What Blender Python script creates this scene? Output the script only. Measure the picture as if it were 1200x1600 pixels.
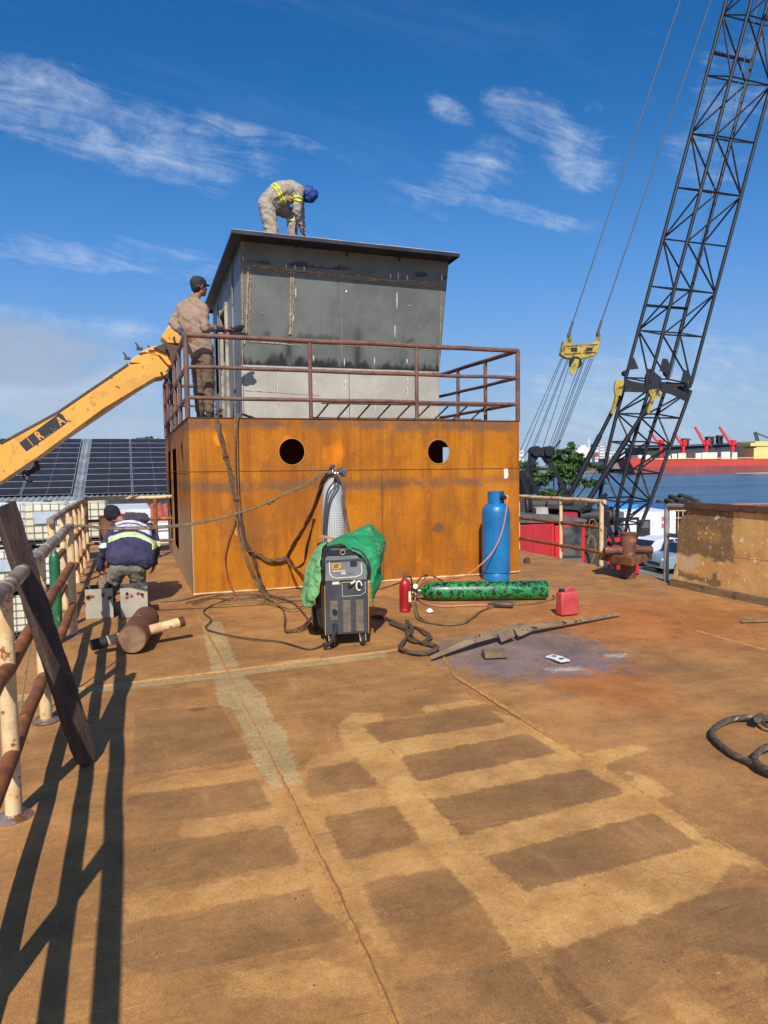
import bpy, bmesh, math, random
import numpy as np
from mathutils import Vector, Matrix, noise
random.seed(7); rng = np.random.default_rng(7)
R = math.radians
for o in list(bpy.data.objects): bpy.data.objects.remove(o)
SC = bpy.context.scene
COL = SC.collection

# ---------------------------------------------------------------- camera
F_, CX_, CY_ = 1110.0, 600.0, 800.0
_d1 = Vector((201-CX_, -(736-CY_), -F_)).normalized()
_p2 = Vector((3105.0, -(690-CY_), -F_))
_up = _p2.cross(_d1).normalized()
_d2 = _d1.cross(_up).normalized()
RW = Matrix((_d2, _d1, _up))            # camera vector -> world vector
EYE = Vector((0, 0, 1.65))
cam_d = bpy.data.cameras.new('camera'); cam = bpy.data.objects.new('camera', cam_d); COL.objects.link(cam)
cam.matrix_world = Matrix.Translation(EYE) @ RW.to_4x4()
cam_d.sensor_fit = 'VERTICAL'; cam_d.sensor_height = 36.0; cam_d.lens = 36.0*F_/1600.0
cam_d.clip_start = 0.05; cam_d.clip_end = 20000
SC.camera = cam

# ---------------------------------------------------------------- sun, sky, exposure
SUN_H = Vector((-0.41, -1.10, 1.0))     # towards the sun
sun_d = bpy.data.lights.new('sun', 'SUN'); sun = bpy.data.objects.new('sun', sun_d); COL.objects.link(sun)
sun_d.energy = 4.7; sun_d.angle = R(0.55); sun_d.color = (1.0, 0.955, 0.88)
sun.rotation_euler = SUN_H.to_track_quat('Z', 'Y').to_euler()
sun.location = (-6, -16, 14)
SC.view_settings.view_transform = 'Standard'; SC.view_settings.look = 'None'
SC.view_settings.exposure = 0.1; SC.view_settings.gamma = 1.0
SC.view_settings.use_curve_mapping = False

def ray(px, py): return RW @ Vector((px-CX_, -(py-CY_), -F_))
def G(px, py, z=0.0):
    d = ray(px, py); return EYE + d*((z-EYE.z)/d.z)
def onY(px, py, y):
    d = ray(px, py); return EYE + d*((y-EYE.y)/d.y)
def onX(px, py, x):
    d = ray(px, py); return EYE + d*((x-EYE.x)/d.x)
def PD(px, py, dep): return EYE + ray(px, py)*(dep/F_)

class NT:
    def __init__(s, tree): s.t = tree
    def n(s, typ, **kw):
        nd = s.t.nodes.new(typ)
        for k, v in kw.items(): setattr(nd, k, v)
        return nd
    def put(s, sock, v):
        if isinstance(v, bpy.types.NodeSocket): s.t.links.new(v, sock)
        elif isinstance(v, (tuple, list)) and len(v) == 3 and sock.type == 'RGBA': sock.default_value = (*v, 1)
        else: sock.default_value = v
    def m(s, op, a, b=0.0, c=None, clamp=False):
        nd = s.n('ShaderNodeMath', operation=op); nd.use_clamp = clamp
        s.put(nd.inputs[0], a); s.put(nd.inputs[1], b)
        if c is not None: s.put(nd.inputs[2], c)
        return nd.outputs[0]
    def vm(s, op, a, b=None):
        nd = s.n('ShaderNodeVectorMath', operation=op); s.put(nd.inputs[0], a)
        if b is not None: s.put(nd.inputs[1], b)
        return nd.outputs['Value'] if op in ('DOT_PRODUCT', 'LENGTH', 'DISTANCE') else nd.outputs[0]
    def mapping(s, v, scale=(1,1,1), loc=(0,0,0), rot=(0,0,0)):
        nd = s.n('ShaderNodeMapping'); s.put(nd.inputs[0], v)
        nd.inputs['Scale'].default_value = scale; nd.inputs['Location'].default_value = loc; nd.inputs['Rotation'].default_value = rot
        return nd.outputs[0]
    def noise(s, v, scale, detail=4, rough=.55, dist=0.0):
        nd = s.n('ShaderNodeTexNoise'); s.put(nd.inputs['Vector'], v)
        nd.inputs['Scale'].default_value = scale; nd.inputs['Detail'].default_value = detail
        nd.inputs['Roughness'].default_value = rough; nd.inputs['Distortion'].default_value = dist
        return nd.outputs[0]
    def ramp(s, v, a, b):                      # smoothstep a..b
        nd = s.n('ShaderNodeMapRange', interpolation_type='SMOOTHSTEP'); s.put(nd.inputs[0], v)
        nd.inputs[1].default_value = a; nd.inputs[2].default_value = b
        return nd.outputs[0]
    def mix(s, f, a, b, mode='MIX'):
        nd = s.n('ShaderNodeMix', data_type='RGBA', blend_type=mode)
        s.put(nd.inputs[0], f); s.put(nd.inputs[6], a); s.put(nd.inputs[7], b)
        return nd.outputs[2]
    def attr(s, name):
        nd = s.n('ShaderNodeAttribute'); nd.attribute_name = name; return nd.outputs['Fac']

world = bpy.data.worlds.new('World'); SC.world = world; world.use_nodes = True
wt = NT(world.node_tree); world.node_tree.nodes.clear()
sky = wt.n('ShaderNodeTexSky', sky_type='NISHITA'); sky.sun_disc = False
sky.sun_elevation = math.atan2(1.0, math.hypot(SUN_H.x, SUN_H.y))
sky.sun_rotation = math.atan2(SUN_H.x, SUN_H.y)
sky.air_density = 1.0; sky.dust_density = 0.35; sky.ozone_density = 3.0; sky.altitude = 0
gdir = wt.n('ShaderNodeTexCoord').outputs['Generated']
CLOUDS = [  # from-pixel, to-pixel, half width (px), strength, grey
    ((-160, 95), (440, 275), 36, .78, 0), ((40, 168), (300, 262), 15, .85, 0), ((-60, 120), (240, 190), 14, .6, 0), ((180, 165), (520, 252), 16, .62, 0),
    ((-60, 388), (320, 412), 18, .62, 0), ((160, 402), (360, 410), 22, .45, 0),
    ((560, 288), (960, 352), 10, .62, 0), ((660, 305), (800, 240), 26, .66, 0), ((775, 165), (900, 215), 22, .8, 0), ((850, 215), (950, 265), 28, .8, 0),
    ((680, 160), (745, 192), 11, .8, 0), ((915, 165), (960, 180), 10, .4, 0),
    ((1120, 90), (1170, 190), 36, .55, 0), ((1060, 230), (1150, 290), 30, .45, 0), ((-80, 498), (250, 530), 22, .9, 0),
    ((-150, 540), (175, 556), 34, 1.45, .75), ((-150, 592), (230, 612), 42, 1.5, .25), ((-60, 645), (340, 650), 36, 1.1, .45),
    ((-60, 680), (330, 680), 24, .4, .3),
    ((500, 300), (720, 330), 14, .3, 0), ((780, 410), (900, 480), 24, .28, 0), ((760, 640), (1300, 615), 64, .85, .15), ((1000, 560), (1250, 540), 18, .38, 0),
]
warp = wt.noise(wt.mapping(gdir, (3, 3, 8)), 2.0, 5, .6)
wv = wt.n('ShaderNodeTexNoise'); wt.put(wv.inputs['Vector'], gdir); wv.inputs['Scale'].default_value = 5; wv.inputs['Detail'].default_value = 5
gw = wt.vm('ADD', gdir, wt.vm('MULTIPLY', wt.vm('SUBTRACT', wv.outputs[1], (.5, .5, .5)), (.055, .055, .055)))
tot = None; greyt = None
for (a, b, hw, st, gr) in CLOUDS:
    va = ray(*a).normalized(); vb = ray(*b).normalized()
    c = ((va+vb)/2).normalized(); ax = (vb-va); L = ax.length/2+hw*.5/F_; ax.normalize(); bx = c.cross(ax).normalized()
    d = wt.vm('SUBTRACT', gw, tuple(c))
    u = wt.m('MULTIPLY', wt.vm('DOT_PRODUCT', d, tuple(ax)), 1/L); v = wt.m('MULTIPLY', wt.vm('DOT_PRODUCT', d, tuple(bx)), F_/hw*.72)
    q = wt.m('ADD', wt.m('MULTIPLY', u, u), wt.m('MULTIPLY', v, v))
    msk = wt.m('MULTIPLY', wt.ramp(q, 1.9, 0.0), st)
    msk = wt.m('MULTIPLY', msk, wt.ramp(wt.vm('DOT_PRODUCT', gdir, tuple(c)), .2, .5))
    tot = msk if tot is None else wt.m('MAXIMUM', tot, msk)
    if gr:
        gm = wt.m('MULTIPLY', msk, gr); greyt = gm if greyt is None else wt.m('MAXIMUM', greyt, gm)
# streaky fibres: the noise is compressed across the streak direction
s_ax = (ray(450, 275).normalized()-ray(0, 150).normalized()).normalized()
s_c = ray(250, 220).normalized(); s_bx = s_c.cross(s_ax).normalized()
comb = wt.n('ShaderNodeCombineXYZ')
wt.put(comb.inputs[0], wt.m('MULTIPLY', wt.vm('DOT_PRODUCT', gw, tuple(s_ax)), 4.0))
wt.put(comb.inputs[1], wt.m('MULTIPLY', wt.vm('DOT_PRODUCT', gw, tuple(s_bx)), 24.0))
wt.put(comb.inputs[2], wt.m('MULTIPLY', wt.vm('DOT_PRODUCT', gw, tuple(s_c)), 5.0))
fib = wt.noise(comb.outputs[0], 1.9, 11, .72, .7)
puff = wt.noise(gw, 26.0, 9, .66)
nz = wt.m('ADD', wt.m('MULTIPLY', fib, .62), wt.m('MULTIPLY', puff, .38))
cl = wt.m('MULTIPLY', wt.ramp(wt.m('ADD', wt.m('MULTIPLY', tot, 1.05), wt.m('MULTIPLY', wt.m('SUBTRACT', nz, .575), 3.4)), .0, 1.6), .80)
veil = wt.m('MULTIPLY', wt.ramp(wt.noise(comb.outputs[0], .7, 6, .6, .6), .52, .9), .08)
cl = wt.m('MAXIMUM', cl, veil)
ccol = wt.mix(wt.m('MULTIPLY', greyt, 1.3, clamp=True), (6.2, 7.1, 8.6), (3.9, 4.7, 5.9))
hs = wt.n('ShaderNodeHueSaturation'); hs.inputs['Hue'].default_value = .505; hs.inputs['Saturation'].default_value = 1.38; hs.inputs['Value'].default_value = 1.22
wt.put(hs.inputs['Color'], sky.outputs[0])
gz = wt.n('ShaderNodeSeparateXYZ'); wt.put(gz.inputs[0], gdir)     # humid air pales the sky toward the horizon
pale = wt.mix(wt.ramp(gz.outputs[2], .0, .30), (3.2, 4.7, 6.6), (1.3, 3.1, 7.3))
base_sky = wt.mix(wt.m('MULTIPLY', wt.ramp(gz.outputs[2], .46, .02), .92), hs.outputs[0], pale)
skyc = wt.mix(cl, base_sky, ccol)
bg = wt.n('ShaderNodeBackground'); wt.put(bg.inputs[0], skyc); bg.inputs[1].default_value = 0.095
wo = wt.n('ShaderNodeOutputWorld'); world.node_tree.links.new(bg.outputs[0], wo.inputs[0])

# ---------------------------------------------------------------- helpers
def S(r, g, b):
    f = lambda c: (c/255/12.92) if c/255 <= .04045 else ((c/255+.055)/1.055)**2.4
    return (f(r), f(g), f(b))

MATS = {}
def mat(name, c1, c2=None, scale=6, rough=.6, metal=0.0, bump=0.0, bscale=60, chips=None, streak=None, fine=.12, stretch=(1,1,1), lo=.35, hi=.68, spec=.5, coat=0.0):
    """weathered surface: two colours in a noise, an optional third in chips (colour, amount, scale), streaks running down"""
    if name in MATS: return MATS[name]
    m = bpy.data.materials.new(name); m.use_nodes = True; t = NT(m.node_tree); m.node_tree.nodes.clear()
    pos = t.n('ShaderNodeNewGeometry').outputs['Position']
    p = t.mapping(pos, stretch)
    c2 = c2 or tuple(x*.8 for x in c1)
    col = t.mix(t.ramp(t.noise(p, scale, 5, .6), lo, hi), c1, c2)
    r = rough
    if fine:
        fn = t.noise(pos, scale*9+20, 3, .7)
        col = t.mix(fine, col, t.mix(fn, (0, 0, 0), (1, 1, 1)), 'OVERLAY')
    if streak:
        sc, am = streak[1], streak[2]
        sn = t.noise(t.mapping(pos, (sc, sc, sc*.12)), 1.0, 5, .65)
        col = t.mix(t.m('MULTIPLY', t.ramp(sn, .50, .72), am), col, streak[0])
    if chips:
        for ch in (chips if isinstance(chips, list) else [chips]):
            cn = t.noise(pos, ch[2], 6, .62, .2)
            f = t.ramp(cn, 1-ch[1]-.02, 1-ch[1]+.02)
            col = t.mix(f, col, ch[0])
            if metal or rough < .5:
                r = t.m('ADD', t.m('MULTIPLY', f, .35), rough)
    b = t.n('ShaderNodeBsdfPrincipled'); t.put(b.inputs['Base Color'], col); t.put(b.inputs['Roughness'], r)
    b.inputs['Metallic'].default_value = metal; b.inputs['Specular IOR Level'].default_value = spec
    b.inputs['Coat Weight'].default_value = coat
    if bump:
        bn = t.n('ShaderNodeBump'); bn.inputs['Strength'].default_value = bump; bn.inputs['Distance'].default_value = .01
        t.put(bn.inputs['Height'], t.noise(pos, bscale, 4, .6)); t.put(b.inputs['Normal'], bn.outputs[0])
    o = t.n('ShaderNodeOutputMaterial'); m.node_tree.links.new(b.outputs[0], o.inputs[0])
    MATS[name] = m
    return m

class MB:
    """collects shapes (world coordinates) and links them as ONE mesh object"""
    def __init__(s): s.v = []; s.f = []; s.mi = []; s.cur = 0
    def add(s, vs, fs):
        k = len(s.v); s.v += [Vector(v) for v in vs]; s.f += [tuple(i+k for i in f) for f in fs]; s.mi += [s.cur]*len(fs)
        return s
    def box(s, lo, hi=None, size=None, rot=None, c=None):
        if c is not None: lo = Vector(c)-Vector(size)/2; hi = Vector(c)+Vector(size)/2
        cc = (Vector(lo)+Vector(hi))/2; h = (Vector(hi)-Vector(lo))/2
        vs = [Vector((x*h.x, y*h.y, z*h.z)) for x in (-1, 1) for y in (-1, 1) for z in (-1, 1)]
        if rot is not None: vs = [rot @ v for v in vs]
        return s.add([cc+v for v in vs], [(0,1,3,2), (4,6,7,5), (0,4,5,1), (2,3,7,6), (0,2,6,4), (1,5,7,3)])
    def hexa(s, p):   # 8 points: bottom 4 ccw, top 4 ccw
        return s.add(p, [(3,2,1,0), (4,5,6,7), (0,1,5,4), (1,2,6,5), (2,3,7,6), (3,0,4,7)])
    def bar(s, a, b, w, h, upv=(0,0,1)):
        a = Vector(a); b = Vector(b); d = (b-a).normalized(); u = Vector(upv)
        x = d.cross(u)
        if x.length < 1e-4: x = d.cross(Vector((1,0,0)))
        x.normalize(); y = x.cross(d)
        q = [(-1,-1), (1,-1), (1,1), (-1,1)]
        return s.hexa([a+x*i*w/2+y*j*h/2 for i, j in q]+[b+x*i*w/2+y*j*h/2 for i, j in q])
    def cyl(s, a, b, r, r2=None, n=12, cap=True):
        return s.tube([a, b], [r, r if r2 is None else r2], n, cap, smooth=False)
    def tube(s, pts, r, n=8, cap=True, smooth=True, sub=6):
        pts = [Vector(p) for p in pts]
        if smooth and len(pts) > 2: 
            rr = r if isinstance(r, (list, tuple)) else None
            pts = catmull(pts, sub)
            if rr: r = list(np.interp(np.linspace(0, 1, len(pts)), np.linspace(0, 1, len(rr)), rr))
        if not isinstance(r, (list, tuple)): r = [r]*len(pts)
        k = len(pts); vs = []; fs = []
        t = (pts[1]-pts[0]).normalized(); x = t.cross(Vector((0,0,1)))
        if x.length < 1e-3: x = t.cross(Vector((1,0,0)))
        x.normalize()
        for i, p in enumerate(pts):
            t = (pts[min(i+1, k-1)]-pts[max(i-1, 0)])
            if t.length < 1e-9: t = Vector((0,0,1))
            t.normalize(); x = x-t*x.dot(t)
            if x.length < 1e-6: x = t.orthogonal()
            x.normalize(); y = t.cross(x)
            for j in range(n):
                a = 2*math.pi*j/n; vs.append(p+(x*math.cos(a)+y*math.sin(a))*r[i])
        for i in range(k-1):
            for j in range(n):
                fs.append((i*n+j, i*n+(j+1)%n, (i+1)*n+(j+1)%n, (i+1)*n+j))
        if cap:
            fs.append(tuple(range(n-1, -1, -1))); fs.append(tuple((k-1)*n+j for j in range(n)))
        return s.add(vs, fs)
    def lathe(s, base, prof, n=24, axis=None):
        """prof: (radius, height) pairs along axis"""
        base = Vector(base); ax = Vector(axis or (0,0,1)).normalized(); x = ax.orthogonal().normalized(); y = ax.cross(x)
        vs = []; fs = []
        for (r, h) in prof:
            for j in range(n):
                a = 2*math.pi*j/n; vs.append(base+ax*h+(x*math.cos(a)+y*math.sin(a))*max(r, 1e-4))
        k = len(prof)
        for i in range(k-1):
            for j in range(n): fs.append((i*n+j, i*n+(j+1)%n, (i+1)*n+(j+1)%n, (i+1)*n+j))
        fs.append(tuple(range(n-1, -1, -1))); fs.append(tuple((k-1)*n+j for j in range(n)))
        return s.add(vs, fs)
    def ring(s, c, axis, r, t, n=20, m=6):
        c = Vector(c); ax = Vector(axis).normalized(); x = ax.orthogonal().normalized(); y = ax.cross(x)
        vs = []; fs = []
        for i in range(n):
            a = 2*math.pi*i/n; d = x*math.cos(a)+y*math.sin(a)
            for j in range(m):
                b = 2*math.pi*j/m; vs.append(c+d*(r+t*math.cos(b))+ax*t*math.sin(b))
        for i in range(n):
            for j in range(m): fs.append((i*m+j, ((i+1)%n)*m+j, ((i+1)%n)*m+(j+1)%m, i*m+(j+1)%m))
        return s.add(vs, fs)
    def ball(s, c, r, n=12, m=8):
        rx, ry, rz = (r, r, r) if not isinstance(r, (tuple, list)) else r
        c = Vector(c); vs = [c+Vector((0,0,rz))]; fs = []
        for i in range(1, m):
            a = math.pi*i/m
            for j in range(n):
                b = 2*math.pi*j/n; vs.append(c+Vector((rx*math.sin(a)*math.cos(b), ry*math.sin(a)*math.sin(b), rz*math.cos(a))))
        vs.append(c-Vector((0,0,rz))); e = len(vs)-1
        for j in range(n):
            fs.append((0, 1+j, 1+(j+1)%n)); fs.append((e, 1+(m-2)*n+(j+1)%n, 1+(m-2)*n+j))
        for i in range(m-2):
            for j in range(n):
                a = 1+i*n; fs.append((a+j, a+n+j, a+n+(j+1)%n, a+(j+1)%n))
        return s.add(vs, fs)
    def prism(s, poly, off):
        """poly: ordered 3-D outline, off: extrusion vector"""
        off = Vector(off); n = len(poly); poly = [Vector(p) for p in poly]
        return s.add(poly+[p+off for p in poly], [tuple(range(n-1, -1, -1)), tuple(range(n, 2*n))]+[(i, (i+1)%n, n+(i+1)%n, n+i) for i in range(n)])
    def build(s, name, m, parent=None, bevel=0, smooth=35, org=None):
        vs = s.v
        L = Vector((0,0,0))
        if parent is not None:
            L = wloc(parent)
        elif org is not None: L = Vector(org)
        elif vs:
            mn = Vector([min(v[i] for v in vs) for i in range(3)]); mx = Vector([max(v[i] for v in vs) for i in range(3)])
            L = Vector(((mn.x+mx.x)/2, (mn.y+mx.y)/2, mn.z))
        me = bpy.data.meshes.new(name); me.from_pydata([v-L for v in vs], [], s.f)
        bm = bmesh.new(); bm.from_mesh(me); bmesh.ops.recalc_face_normals(bm, faces=bm.faces); bm.to_mesh(me); bm.free()
        for mm in (m if isinstance(m, (list, tuple)) else [m]): me.materials.append(mm)
        if isinstance(m, (list, tuple)): me.polygons.foreach_set('material_index', s.mi)
        if smooth:
            me.polygons.foreach_set('use_smooth', [True]*len(me.polygons)); me.set_sharp_from_angle(angle=R(smooth))
        me.update()
        o = bpy.data.objects.new(name, me); COL.objects.link(o)
        if parent is not None: o.parent = parent; o['_l'] = 0; del o['_l']
        else: o.location = L
        if bevel:
            b = o.modifiers.new('bevel', 'BEVEL'); b.width = bevel; b.segments = 2; b.limit_method = 'ANGLE'; b.angle_limit = R(40)
        return o

def wloc(o):
    L = Vector(o.location)
    while o.parent is not None: o = o.parent; L += Vector(o.location)
    return L
def catmull(p, sub=6):
    p = [p[0]*2-p[1]]+list(p)+[p[-1]*2-p[-2]]; out = []
    for i in range(1, len(p)-2):
        for k in range(sub):
            t = k/sub; a, b, c, d = p[i-1], p[i], p[i+1], p[i+2]
            out.append(.5*((2*b)+(c-a)*t+(2*a-5*b+4*c-d)*t*t+(3*b-a-3*c+d)*t**3))
    out.append(p[-2]); return out
def tag(o, label=None, cat=None, group=None, kind=None):
    if label: o['label'] = label
    if cat: o['category'] = cat
    if group: o['group'] = group
    if kind: o['kind'] = kind
    return o
def thing(name, label, cat, loc=(0,0,0), group=None):
    o = bpy.data.objects.new(name, None); COL.objects.link(o); o.location = loc; o.empty_display_size = .1
    return tag(o, label, cat, group)
def copy_tree(o, parent=None, delta=None):
    c = o.copy(); COL.objects.link(c)
    if parent is not None: c.parent = parent
    if delta is not None: c.location = Vector(c.location)+Vector(delta)
    for ch in list(o.children): copy_tree(ch, c)
    return c
def plate(name, m, parent, outline, holes, org, ux, uy, thick, rim=True):
    """flat plate with holes; outline/holes in 2-D, mapped by org + x*ux + y*uy, given a real thickness"""
    bm = bmesh.new(); loops = [outline]+holes; ux = Vector(ux); uy = Vector(uy); org = Vector(org); nrm = ux.cross(uy).normalized()*thick
    es = []
    for lp in loops:
        vs = [bm.verts.new(org+ux*x+uy*y) for x, y in lp]
        for i in range(len(vs)): es.append(bm.edges.new((vs[i], vs[(i+1)%len(vs)])))
    r = bmesh.ops.triangle_fill(bm, edges=es, use_beauty=True)
    fs = [g for g in r['geom'] if isinstance(g, bmesh.types.BMFace)]
    e = bmesh.ops.extrude_face_region(bm, geom=fs)
    bmesh.ops.translate(bm, verts=[g for g in e['geom'] if isinstance(g, bmesh.types.BMVert)], vec=nrm)
    bmesh.ops.recalc_face_normals(bm, faces=bm.faces)
    me = bpy.data.meshes.new(name); L = wloc(parent) if parent else Vector((0,0,0))
    bmesh.ops.translate(bm, verts=bm.verts, vec=-L); bm.to_mesh(me); bm.free(); me.materials.append(m)
    o = bpy.data.objects.new(name, me); COL.objects.link(o); o.parent = parent
    return o
def circ(x, y, r, n=28): return [(x+r*math.cos(2*math.pi*i/n), y+r*math.sin(2*math.pi*i/n)) for i in range(n)]
def rect(x0, y0, x1, y1): return [(x0, y0), (x1, y0), (x1, y1), (x0, y1)]

def hull_pts(spec, seg=10):
    out = []
    for (c, r) in spec:
        rx, ry, rz = (r, r, r) if not isinstance(r, (tuple, list)) else r
        for i in range(seg//2+1):
            a = math.pi*i/(seg//2)
            for j in range(seg):
                b = 2*math.pi*j/seg
                out.append(Vector(c)+Vector((rx*math.sin(a)*math.cos(b), ry*math.sin(a)*math.sin(b), rz*math.cos(a))))
    return out
def organic(name, m, parent, hulls, voxel=.009, smooth=6, wr=None):
    """union of swept hulls turned into one continuous surface; wr=(amplitude, scale) adds cloth folds"""
    bm = bmesh.new()
    for h in hulls:
        b2 = bmesh.new()
        for p in hull_pts(h): b2.verts.new(p)
        g = bmesh.ops.convex_hull(b2, input=b2.verts)
        junk = list({v for v in b2.verts if not v.link_faces})
        bmesh.ops.delete(b2, geom=junk, context='VERTS')
        t = bpy.data.meshes.new('t'); b2.to_mesh(t); b2.free(); bm.from_mesh(t); bpy.data.meshes.remove(t)
    t = bpy.data.meshes.new('tmp'); bm.to_mesh(t); bm.free()
    o = bpy.data.objects.new('tmp', t); COL.objects.link(o)
    md = o.modifiers.new('r', 'REMESH'); md.mode = 'VOXEL'; md.voxel_size = voxel; md.use_smooth_shade = True
    ms = o.modifiers.new('s', 'SMOOTH'); ms.iterations = smooth; ms.factor = .5
    dg = bpy.context.evaluated_depsgraph_get(); dg.update()
    me = bpy.data.meshes.new_from_object(o.evaluated_get(dg)); me.name = name
    bpy.data.objects.remove(o); bpy.data.meshes.remove(t)
    if wr:
        amp, sc = wr; nr = [v.normal.copy() for v in me.vertices]
        for v, n in zip(me.vertices, nr):
            q = v.co
            u_ = q.z*1.7+q.x*.9; w = noise.noise(Vector((q.x*sc, q.y*sc, u_*sc)))
            w2 = noise.noise(Vector((q.x*sc*2.3+5, q.y*sc*2.3, (q.z*2.6-q.x*1.2)*sc)))
            v.co = q+n*amp*((abs(w)*-2+.35)+w2*.5)
    L = wloc(parent) if parent else Vector((0,0,0))
    me.transform(Matrix.Translation(-L))
    me.materials.clear(); me.materials.append(m)
    me.polygons.foreach_set('use_smooth', [True]*len(me.polygons)); me.update()
    ob = bpy.data.objects.new(name, me); COL.objects.link(ob); ob.parent = parent
    return ob
def patch_from(src, name, m, parent, test, off=.003):
    """a strip sewn on a garment: the garment's faces that pass the test, lifted off by a few millimetres"""
    L = wloc(src); Lp = wloc(parent)
    bm = bmesh.new(); bm.from_mesh(src.data); bm.normal_update()
    nr = {v: v.normal.copy() for v in bm.verts}
    kill = [f for f in bm.faces if not test(f.calc_center_median()+L, f.normal)]
    bmesh.ops.delete(bm, geom=kill, context='FACES')
    if not bm.faces: bm.free(); return None
    for v in bm.verts: v.co += nr.get(v, v.normal)*off
    bmesh.ops.translate(bm, verts=bm.verts, vec=L-Lp)
    me = bpy.data.meshes.new(name); bm.to_mesh(me); bm.free(); me.materials.clear(); me.materials.append(m)
    o = bpy.data.objects.new(name, me); COL.objects.link(o); o.parent = parent
    md = o.modifiers.new('solid', 'SOLIDIFY'); md.thickness = .003; md.offset = 0
    return o
def lettering(name, txt, m, parent, origin, ux, uy, size, depth=.002, shear=0.0, bold=0.0, sx=1.0):
    cu = bpy.data.curves.new('t', 'FONT'); cu.body = txt; cu.size = size; cu.extrude = depth; cu.shear = shear; cu.offset = bold
    o = bpy.data.objects.new('t', cu); COL.objects.link(o)
    dg = bpy.context.evaluated_depsgraph_get(); dg.update(); me = bpy.data.meshes.new_from_object(o.evaluated_get(dg))
    bpy.data.objects.remove(o); bpy.data.curves.remove(cu)
    ux = Vector(ux).normalized(); uy = Vector(uy).normalized(); uz = ux.cross(uy)
    M = Matrix((ux*sx, uy, uz)).transposed().to_4x4(); M.translation = Vector(origin)-(wloc(parent) if parent else Vector((0,0,0)))
    me.transform(M); me.name = name; me.materials.clear(); me.materials.append(m)
    ob = bpy.data.objects.new(name, me); COL.objects.link(ob); ob.parent = parent
    return ob

# ================================================================ SETTING
WATER_Z, YARD_Z = -5.2, -3.65
def grid_mesh(name, xs, ys, zf, m):
    nx, ny = len(xs), len(ys)
    X, Y = np.meshgrid(xs, ys); Z = zf(X, Y)
    v = np.stack([X, Y, Z], -1).reshape(-1, 3)
    i = np.arange(nx-1)[None, :]+np.arange(ny-1)[:, None]*nx
    f = np.stack([i, i+1, i+1+nx, i+nx], -1).reshape(-1, 4)
    me = bpy.data.meshes.new(name); me.from_pydata(v.tolist(), [], f.tolist()); me.materials.append(m)
    o = bpy.data.objects.new(name, me); COL.objects.link(o)
    return o, X.ravel(), Y.ravel()
def sdf(poly, X, Y):
    """signed distance, positive inside"""
    P = np.array(poly, float); n = len(P); D = np.full(X.shape, 1e9); ins = np.zeros(X.shape, bool)
    for i in range(n):
        a, b = P[i], P[(i+1) % n]; e = b-a; w0 = X-a[0]; w1 = Y-a[1]
        t = np.clip((w0*e[0]+w1*e[1])/max(e@e, 1e-12), 0, 1)
        D = np.minimum(D, np.hypot(w0-e[0]*t, w1-e[1]*t))
        c = (a[1] > Y) != (b[1] > Y)
        with np.errstate(divide='ignore', invalid='ignore'):
            xi = (b[0]-a[0])*(Y-a[1])/(b[1]-a[1]+1e-12)+a[0]
        ins ^= c & (X < xi)
    return np.where(ins, D, -D)
def gpoly(pts, k=1.0, ox=0.0, oy=0.0):
    r = []
    for (x, y) in pts:
        g = G(ox+x*k, oy+y*k); r.append((g.x, g.y))
    return r
R7 = (.6, 480, 960); R8 = (.5, 0, 960)
# heat-tinted (paler) plating lines over the frames below deck, traced on the deck itself
LIGHT = [gpoly(p, *R7) for p in [
    [(75,285),(120,255),(185,250),(205,275),(140,283),(190,332),(240,366),(270,402),(318,482),(400,572),(460,628),(570,717),(610,800),(600,880),(540,890),(490,810),(430,720),(360,652),(300,588),(228,490),(190,440),(125,372),(95,345)],
    [(190,331),(520,273),(590,303),(240,367)], [(290,430),(655,354),(730,396),(315,481)], [(395,572),(830,462),(910,514),(455,628)],
    [(565,717),(1025,600),(1110,640),(1050,720),(850,800),(655,860),(600,830)],
    [(470,237),(560,268),(640,310),(760,390),(900,470),(1040,580),(1200,650),(1200,690),(1100,642),(1020,602),(900,514),(830,462),(720,397),(655,354),(570,303),(520,274)],
    [(640,372),(850,333),(900,345),(760,392)], [(820,400),(870,408),(965,470),(905,475)],
    [(0,480),(190,440),(230,490),(40,522),(0,530)], [(95,636),(300,588),(362,651),(140,692),(60,690)], [(0,372),(120,350),(125,378),(0,401)],
    [(290,235),(430,215),(480,222),(310,252)], [(395,372),(470,370),(475,384),(400,390)],
    [(920,985),(1010,978),(1120,1067),(980,1067)], [(1060,865),(1200,900),(1200,960),(1120,930)]]]
LIGHT += [gpoly(p, *R8) for p in [
    [(790,520),(945,525),(990,600),(1010,625),(1095,770),(1190,940),(1260,1060),(1200,1060),(1120,960),(1030,935),(985,890),(970,840),(940,770),(880,650),(845,590),(805,510)],
    [(540,500),(815,465),(825,510),(500,548),(410,560),(400,540)], [(560,640),(900,595),(920,650),(640,690),(560,700)], [(380,890),(945,772),(975,845),(700,900),(390,965)],
    [(440,215),(670,180),(1000,140),(1000,128),(690,172),(440,200)], [(630,940),(750,935),(740,1020),(620,1030)], [(570,580),(680,572),(680,595),(570,612)], [(680,1120),(1000,1060),(1180,1120),(1180,1180),(700,1190)]]]
DARK = [gpoly(p, *R7) for p in [
    [(140,283),(470,237),(520,273),(190,331)], [(240,367),(575,303),(655,355),(290,431)], [(315,481),(720,397),(830,462),(400,572)],
    [(460,628),(905,515),(1025,600),(570,717)], [(0,403),(122,378),(190,440),(0,473)], [(40,522),(228,490),(300,588),(95,635)], [(140,692),(360,651),(445,745),(300,790),(185,800)],
    [(640,865),(850,800),(1050,722),(1200,700),(1200,900),(1000,860),(800,1067),(650,1000)], [(220,950),(560,890),(640,1000),(700,1067),(260,1067)]]]
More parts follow.
